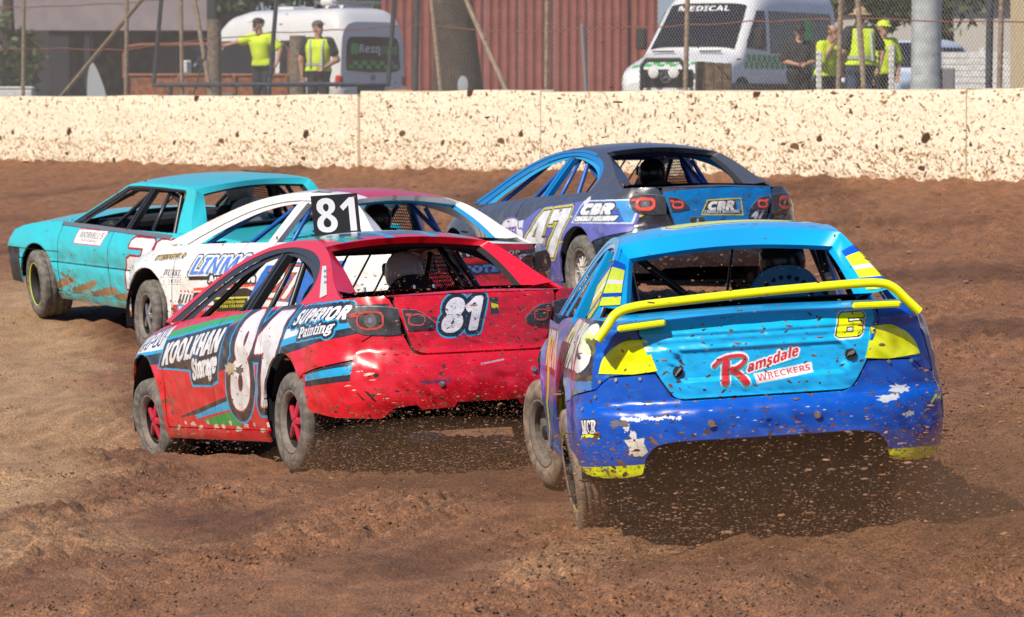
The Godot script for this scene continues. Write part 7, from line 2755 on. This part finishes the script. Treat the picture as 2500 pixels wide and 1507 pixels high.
func build_back() -> void:
	# red ribbed shed: each sheet a piece
	var o := thing("red_shed", "red corrugated metal shed between the two vans", "shed")
	var x := -3.25
	var k := 0
	var ln := 0.86
	while x < 2.8:
		var m := MB.new()
		var rows := [PackedVector3Array(), PackedVector3Array()]
		for i in 25:
			var t := i / 24.0
			var ph := fposmod(t * 4.0, 1.0)
			var out := 0.06 * clampf(minf(ph - 0.30, 0.70 - ph) * 12.0, 0.0, 1.0)
			for j in 2:
				rows[j].append(Vector3(x + t * ln * 0.99, 1.7 + j * 4.6, -112.0 + out + (k % 2) * 0.006))
		m.grid(rows, [], Vector3(x, 3, -120))
		put("wall_sheet", m.mesh(), M.shed_red, o)
		x += ln
		k += 1
	put("corner_trim", bx(Vector3(2.80, 4.0, -111.95), Vector3(0.14, 4.7, 0.14), 0.01), M.shed_red, o)
	put("side_wall", bx(Vector3(3.25, 4.0, -113.4), Vector3(0.8, 4.7, 0.1), 0.0), M.shed_dark, o)
	put("roof", bx(Vector3(-0.2, 6.4, -114.5), Vector3(6.6, 0.1, 5.6), 0.02), M.shed_red, o)
	# dwelling at left with a deep fascia
	o = thing("canteen_building", "low open fronted building with a wide mauve fascia at far left", "building")
	put("fascia", bx(Vector3(-11.2, 5.2, -112.0), Vector3(7.3, 2.1, 0.2), 0.02), M.fascia, o)
	put("roof", bx(Vector3(-11.2, 6.3, -115.5), Vector3(7.5, 0.12, 7.4), 0.02), M.fascia, o)
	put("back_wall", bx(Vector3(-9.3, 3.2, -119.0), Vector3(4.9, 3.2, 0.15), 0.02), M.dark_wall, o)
	put("side_screen", bx(Vector3(-14.2, 3.0, -119.2), Vector3(4.8, 2.8, 0.12), 0.02), M.house_wall, o)
	put("service_counter", bx(Vector3(-9.2, 2.2, -117.0), Vector3(3.0, 0.9, 0.5), 0.02), M.timber, o)
	for p in [[-11.25, 0.52], [-10.55, 0.16], [-7.75, 0.16]]:
		put("verandah_post", bx(Vector3(p[0], 3.0, -112.1), Vector3(p[1], 2.5, 0.2), 0.02), M.dark_post, o)
	put("edge_trim", bx(Vector3(-7.45, 5.2, -111.9), Vector3(0.22, 2.2, 0.24), 0.02), M.dark_post, o)
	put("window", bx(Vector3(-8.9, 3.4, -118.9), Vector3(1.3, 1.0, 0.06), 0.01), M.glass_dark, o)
	o = thing("white_fridge", "white chest fridge under the mauve fascia at far left", "fridge", Vector3(-11.9, 1.85, -108.0))
	put("cabinet", bx(Vector3(0, 0.42, 0), Vector3(0.9, 0.84, 0.6), 0.04), M.white_paint, o)
	put("lid", bx(Vector3(0, 0.87, 0), Vector3(0.92, 0.06, 0.62), 0.02), M.white_paint, o)
	o = thing("surfboard_sign", "narrow white leaning board beside the dark verandah post", "board", Vector3(-10.0, 1.85, -109.0))
	var sb := MB.new()
	sb.panel(cat(va([-0.25, 0.0, 0.2, 0.0, 0.24, 0.4, 0.1, 1.0, -0.15, 1.5, -0.27, 1.0, -0.25, 0.0]), 4), func(a: float, b: float) -> Vector3: return Vector3(a, b, 0), Vector2(0.3, 0.3), null, 0.0, 0.03, Vector3(0, 0.5, -1))
	put("face", sb.mesh(), M.pale_board, o)
	# rusty stock crate and rail
	o = thing("rusty_trailer", "rusty steel box trailer in front of the white van at left", "trailer", Vector3(-5.55, 1.85, -82.0))
	put("tray_side", bx(Vector3(0, 0.62, 0), Vector3(3.0, 0.62, 0.06), 0.02), M.rust_sheet, o)
	put("tray_side", bx(Vector3(0, 0.62, -1.5), Vector3(3.0, 0.62, 0.06), 0.02), M.rust_sheet, o)
	put("tray_floor", bx(Vector3(0, 0.36, -0.75), Vector3(3.0, 0.05, 1.5), 0.02), M.rust_sheet, o)
	put("top_lip", pipe([Vector3(-1.52, 0.95, 0.02), Vector3(1.52, 0.95, 0.02)], 0.035), M.rust, o)
	for xx in [-1.45, -0.5, 0.5, 1.45]:
		put("stake", bx(Vector3(xx, 0.6, 0.05), Vector3(0.07, 0.7, 0.05), 0.01), M.rust, o)
	put("hoop_rail", pipe([Vector3(-1.5, 0.9, 0.0), Vector3(-1.5, 1.35, 0.0), Vector3(-1.4, 1.47, 0), Vector3(-1.2, 1.5, 0), Vector3(1.4, 1.52, 0), Vector3(1.5, 1.4, 0), Vector3(1.5, 0.9, 0)], 0.035), M.rust, o)
	for s in [-1.0, 1.0]:
		van_wheel(o, Vector3(s * 0.4, 0.3, 0.2), -1.0)
	# timber posts
	for p in [[-3.62, -76.2, 0.15, 3.42, "thick weathered timber post between the two men at left"], [-5.05, -76.5, 0.13, 3.7, "timber post in front of the white van's bonnet"]]:
		o = thing("timber_post", p[4], "post", Vector3(p[0], 1.8, p[1]), "weathered timber posts")
		put("shaft", pipe([Vector3.ZERO, Vector3(0, p[3] - 1.8, 0)], p[2], 12, p[2] * 0.92), M.timber_grey, o)
	o = thing("timber_block", "squat brown timber block before the white van with MEDICAL on it", "block", Vector3(2.70, 1.8, -60.5))
	for i in 4:
		put("plank", bx(Vector3(-0.18 + 0.12 * i, 0.5, 0.004 * (i % 2)), Vector3(0.115, 1.0 - 0.015 * i, 0.4), 0.01), M.timber, o)
	# galvanised light pole, eight-sided with a base
	o = thing("light_pole", "thick galvanised light pole standing behind the fence at right", "pole", Vector3(5.42, 1.8, -59.0))
	put("shaft", pipe([Vector3.ZERO, Vector3(0, 9.0, 0)], 0.205, 8, 0.15), M.galvanised, o)
	put("base_plate", bx(Vector3(0, 0.03, 0), Vector3(0.6, 0.05, 0.6), 0.01), M.galvanised, o)
	put("junction_box", bx(Vector3(0.28, 0.75, 0.0), Vector3(0.18, 0.3, 0.14), 0.02), M.dull_metal, o)
	put("collar", pipe([Vector3(0, 0.02, 0), Vector3(0, 0.75, 0)], 0.23, 8, 0.212), M.galvanised, o)
	# white board fence, cream block wall, orange drum
	o = thing("white_fence", "white painted board fence at far right beyond the pole", "fence", Vector3(8.55, 1.8, -82.0))
	for i in 12:
		put("board", bx(Vector3(0, 0.1 + i * 0.115, 0.003 * (i % 2)), Vector3(2.4, 0.105, 0.03), 0.006), M.white_paint, o)
	for xx in [-1.1, 0.0, 1.1]:
		put("post", bx(Vector3(xx, 0.75, -0.05), Vector3(0.09, 1.5, 0.07), 0.01), M.white_paint, o)
	o = thing("cream_hut", "cream rendered hut wall at the right edge of the photo", "hut", Vector3(8.35, 1.8, -70.0))
	put("wall", bx(Vector3(0.35, 1.6, -1.0), Vector3(1.5, 3.2, 2.0), 0.03), M.cream, o)
	put("roof", bx(Vector3(0.35, 3.28, -1.0), Vector3(1.8, 0.12, 2.3), 0.03), M.fascia, o)
	o = thing("grey_house", "pale house with a tiled roof far behind the trees at right", "house", Vector3(10.5, 1.9, -118.0))
	put("wall", bx(Vector3(0, 1.6, 0), Vector3(7.0, 3.2, 4.0), 0.02), M.house_wall, o)
	put("window", bx(Vector3(-1.6, 1.7, 2.0), Vector3(1.2, 1.1, 0.08), 0.01), M.glass_dark, o)
	var rf := MB.new()
	rf.face([Vector3(-3.8, 3.2, 2.4), Vector3(3.8, 3.2, 2.4), Vector3(3.0, 4.8, 0), Vector3(-3.0, 4.8, 0)], Vector3(0, 0.8, 0.6))
	rf.face([Vector3(-3.8, 3.2, -2.4), Vector3(3.8, 3.2, -2.4), Vector3(3.0, 4.8, 0), Vector3(-3.0, 4.8, 0)], Vector3(0, 0.8, -0.6))
	put("roof", rf.mesh(), M.roof_tile, o)
	o = thing("orange_drum", "low orange drum behind the wall beside the white van's tail", "drum", Vector3(-1.72, 1.86, -72.0))
	put("drum_shell", lathe_at(Vector3.ZERO, Vector3.UP, vv([0.0, 0.25, 0.25, 0.265, 0.5, 0.25, 0.62, 0.25, 0.63, 0.001])), M.orange, o)
	o = thing("white_bucket", "small white bucket behind the wall below the van's tail lamp", "bucket", Vector3(-2.72, 2.1, -71.0))
	put("pail", lathe_at(Vector3.ZERO, Vector3.UP, vv([0.0, 0.11, 0.38, 0.15, 0.39, 0.155, 0.40, 0.14, 0.03, 0.1])), M.white_paint, o)
	# big tree trunk before the shed, with a plate nailed on it
	o = thing("tree", "tree with a thick dark trunk in front of the red shed", "tree", Vector3(-1.15, 1.75, -97.0))
	var m2 := MB.new()
	m2.tube([Vector3(0.05, -0.2, 0), Vector3(0.02, 0.3, 0), Vector3(0.0, 0.9, 0), Vector3(-0.06, 1.8, 0), Vector3(-0.14, 3.0, 0), Vector3(-0.18, 5.0, 0)], 0.62, 0.36, 20)
	var tn := FastNoiseLite.new()
	tn.frequency = 1.4
	for i in m2.v.size():
		var p := m2.v[i]
		m2.v[i] = p + m2.n[i] * (0.07 * tn.get_noise_3d(p.x * 3.0, p.y * 0.6, p.z * 3.0) + 0.22 * exp(-maxf(p.y, 0.0) * 1.8))
	put("trunk", m2.mesh(), M.bark, o)
	for b in [[Vector3(-0.2, 3.9, 0), Vector3(-1.5, 5.6, 0.3)], [Vector3(-0.1, 4.2, 0), Vector3(1.2, 6.0, -0.2)]]:
		put("limb", pipe(b, 0.2, 10, 0.1), M.bark, o)
	leaf_cloud(o, "crown", [[Vector3(-1.2, 6.0, 0.2), 1.6], [Vector3(0.8, 6.4, 0), 1.7], [Vector3(-0.2, 7.2, 0), 1.6]], 2600, 0.14, Color(0.03, 0.07, 0.02), Color(0.08, 0.13, 0.04), 8)
	o = thing("oval_plate", "pale oval plate hanging on the dark tree trunk", "plate", Vector3(-1.05, 2.72, -96.2))
	put("face", lathe_at(Vector3.ZERO, Vector3(0, 0, 1), vv([0.0, 0.001, 0.0, 0.14, -0.02, 0.14])), M.pale_board, o)
	o.scale = Vector3(0.8, 1.35, 1)
	# trees beyond
	var T := [
		["tall dark pine behind the vans at upper right", Vector3(7.0, 1.8, -101.0), [[Vector3(-0.6, 3.3, 0), 1.3], [Vector3(0.5, 4.2, 0), 1.5], [Vector3(-0.2, 5.4, 0), 1.4], [Vector3(1.3, 3.0, 0), 0.9]], 3200],
		["dark pine at the right edge behind the cream hut", Vector3(10.0, 1.8, -104.0), [[Vector3(0, 3.6, 0), 1.5], [Vector3(-0.6, 4.8, 0), 1.4], [Vector3(0.3, 6.0, 0), 1.3]], 2600],
		["green tree showing over the white van's roof at left", Vector3(-5.6, 1.8, -125.0), [[Vector3(-3.4, 3.6, 0), 1.6], [Vector3(-1.6, 4.2, 0), 1.7], [Vector3(0.4, 4.2, 0), 1.8], [Vector3(2.0, 4.0, 0), 1.6], [Vector3(0, 6, 0), 1.8]], 16000],
		["drooping green shrub tree at the left edge beyond the fence", Vector3(-12.3, 1.8, -110.0), [[Vector3(0, 1.1, 0), 0.8], [Vector3(0.2, 1.7, 0), 0.7], [Vector3(-0.5, 2.2, 0), 0.8]], 2400]]
	for t in T:
		o = thing("tree", t[0], "tree", t[1], "trees behind the track")
		put("trunk", pipe([Vector3(0, -0.2, 0), Vector3(0.05, 1.5, 0), Vector3(0, 3.6, 0)], 0.22, 10, 0.12), M.bark, o)
		for i in t[2].size():
			put("limb", pipe([Vector3(0, 1.4 + 0.3 * i, 0), t[2][i][0]], 0.09, 7, 0.03), M.bark, o)
		leaf_cloud(o, "crown", t[2], t[3], 0.16, Color(0.025, 0.06, 0.018), Color(0.10, 0.15, 0.05), t[3])

func build_people() -> void:
	var up := func(a: Array) -> Array: return [[Vector3(a[0], a[1], a[2]), Vector3(a[3], a[4], a[5])], [Vector3(a[6], a[7], a[8]), Vector3(a[9], a[10], a[11])]]
	person("man in yellow shirt and black cap reaching his arm out to the left", Vector3(-4.45, 2.05, -80.5), deg_to_rad(150), 1.76, {"lean": Vector2(0.02, -0.05), "arms": up.call([-0.36, 1.20, 0.02, -0.42, 0.98, -0.16, 0.42, 1.34, -0.10, 0.68, 1.27, -0.16]), "skin": M.skin, "shirt": M.hivis, "trousers": M.navy, "hat": M.black, "look": Vector3(0.1, -0.5, 0), "sleeve": 0.8})
	person("man in yellow safety vest over dark sleeves standing beside the timber post", Vector3(-3.15, 1.86, -73.4), deg_to_rad(168), 1.76, {"arms": up.call([-0.30, 1.12, 0.06, -0.12, 0.98, -0.14, 0.30, 1.12, 0.02, 0.27, 0.86, -0.02]), "skin": M.skin, "shirt": M.dark_shirt, "trousers": M.navy, "hat": M.grey_cap, "vest": M.hivis, "sleeve": 0.55, "look": Vector3(0.2, 0.7, 0)})
	person("person in dark clothes and cap looking down at something in both hands", Vector3(4.62, 1.84, -72.5), deg_to_rad(185), 1.70, {"arms": up.call([-0.27, 1.14, -0.02, -0.04, 1.08, -0.26, 0.27, 1.14, -0.02, 0.05, 1.08, -0.26]), "skin": M.skin, "shirt": M.dark_shirt, "trousers": M.dark_shirt, "hat": M.black, "look": Vector3(-0.35, 0, 0), "build": 1.1})
	person("person in yellow shirt leaning forward left of the man in the straw hat", Vector3(4.62, 1.84, -66.5), deg_to_rad(225), 1.58, {"lean": Vector2(0.0, -0.08), "arms": up.call([-0.38, 1.16, 0.02, -0.40, 0.90, -0.10, 0.22, 1.10, -0.10, 0.08, 1.40, -0.22]), "skin": M.skin, "shirt": M.hivis, "trousers": M.navy, "hair": M.hair, "look": Vector3(0.0, 0.2, 0)})
	person("big man in yellow striped safety vest and straw hat seen from behind", Vector3(5.02, 1.84, -65.0), deg_to_rad(20), 1.80, {"arms": up.call([-0.30, 1.12, 0.06, -0.26, 0.88, -0.06, 0.33, 1.14, 0.02, 0.24, 0.90, 0.12]), "skin": M.skin, "shirt": M.dark_shirt, "trousers": M.jeans, "hat": M.straw, "brim": 0.07, "vest": M.hivis, "build": 1.2, "sleeve": 0.7})
	person("person in yellow shirt and cap partly hidden behind the man in the straw hat", Vector3(5.55, 1.84, -67.5), deg_to_rad(200), 1.66, {"arms": up.call([-0.29, 1.10, 0.03, -0.22, 0.88, -0.08, 0.30, 1.10, 0.03, 0.26, 0.86, -0.05]), "skin": M.skin, "shirt": M.hivis, "trousers": M.dark_shirt, "hat": M.hivis})
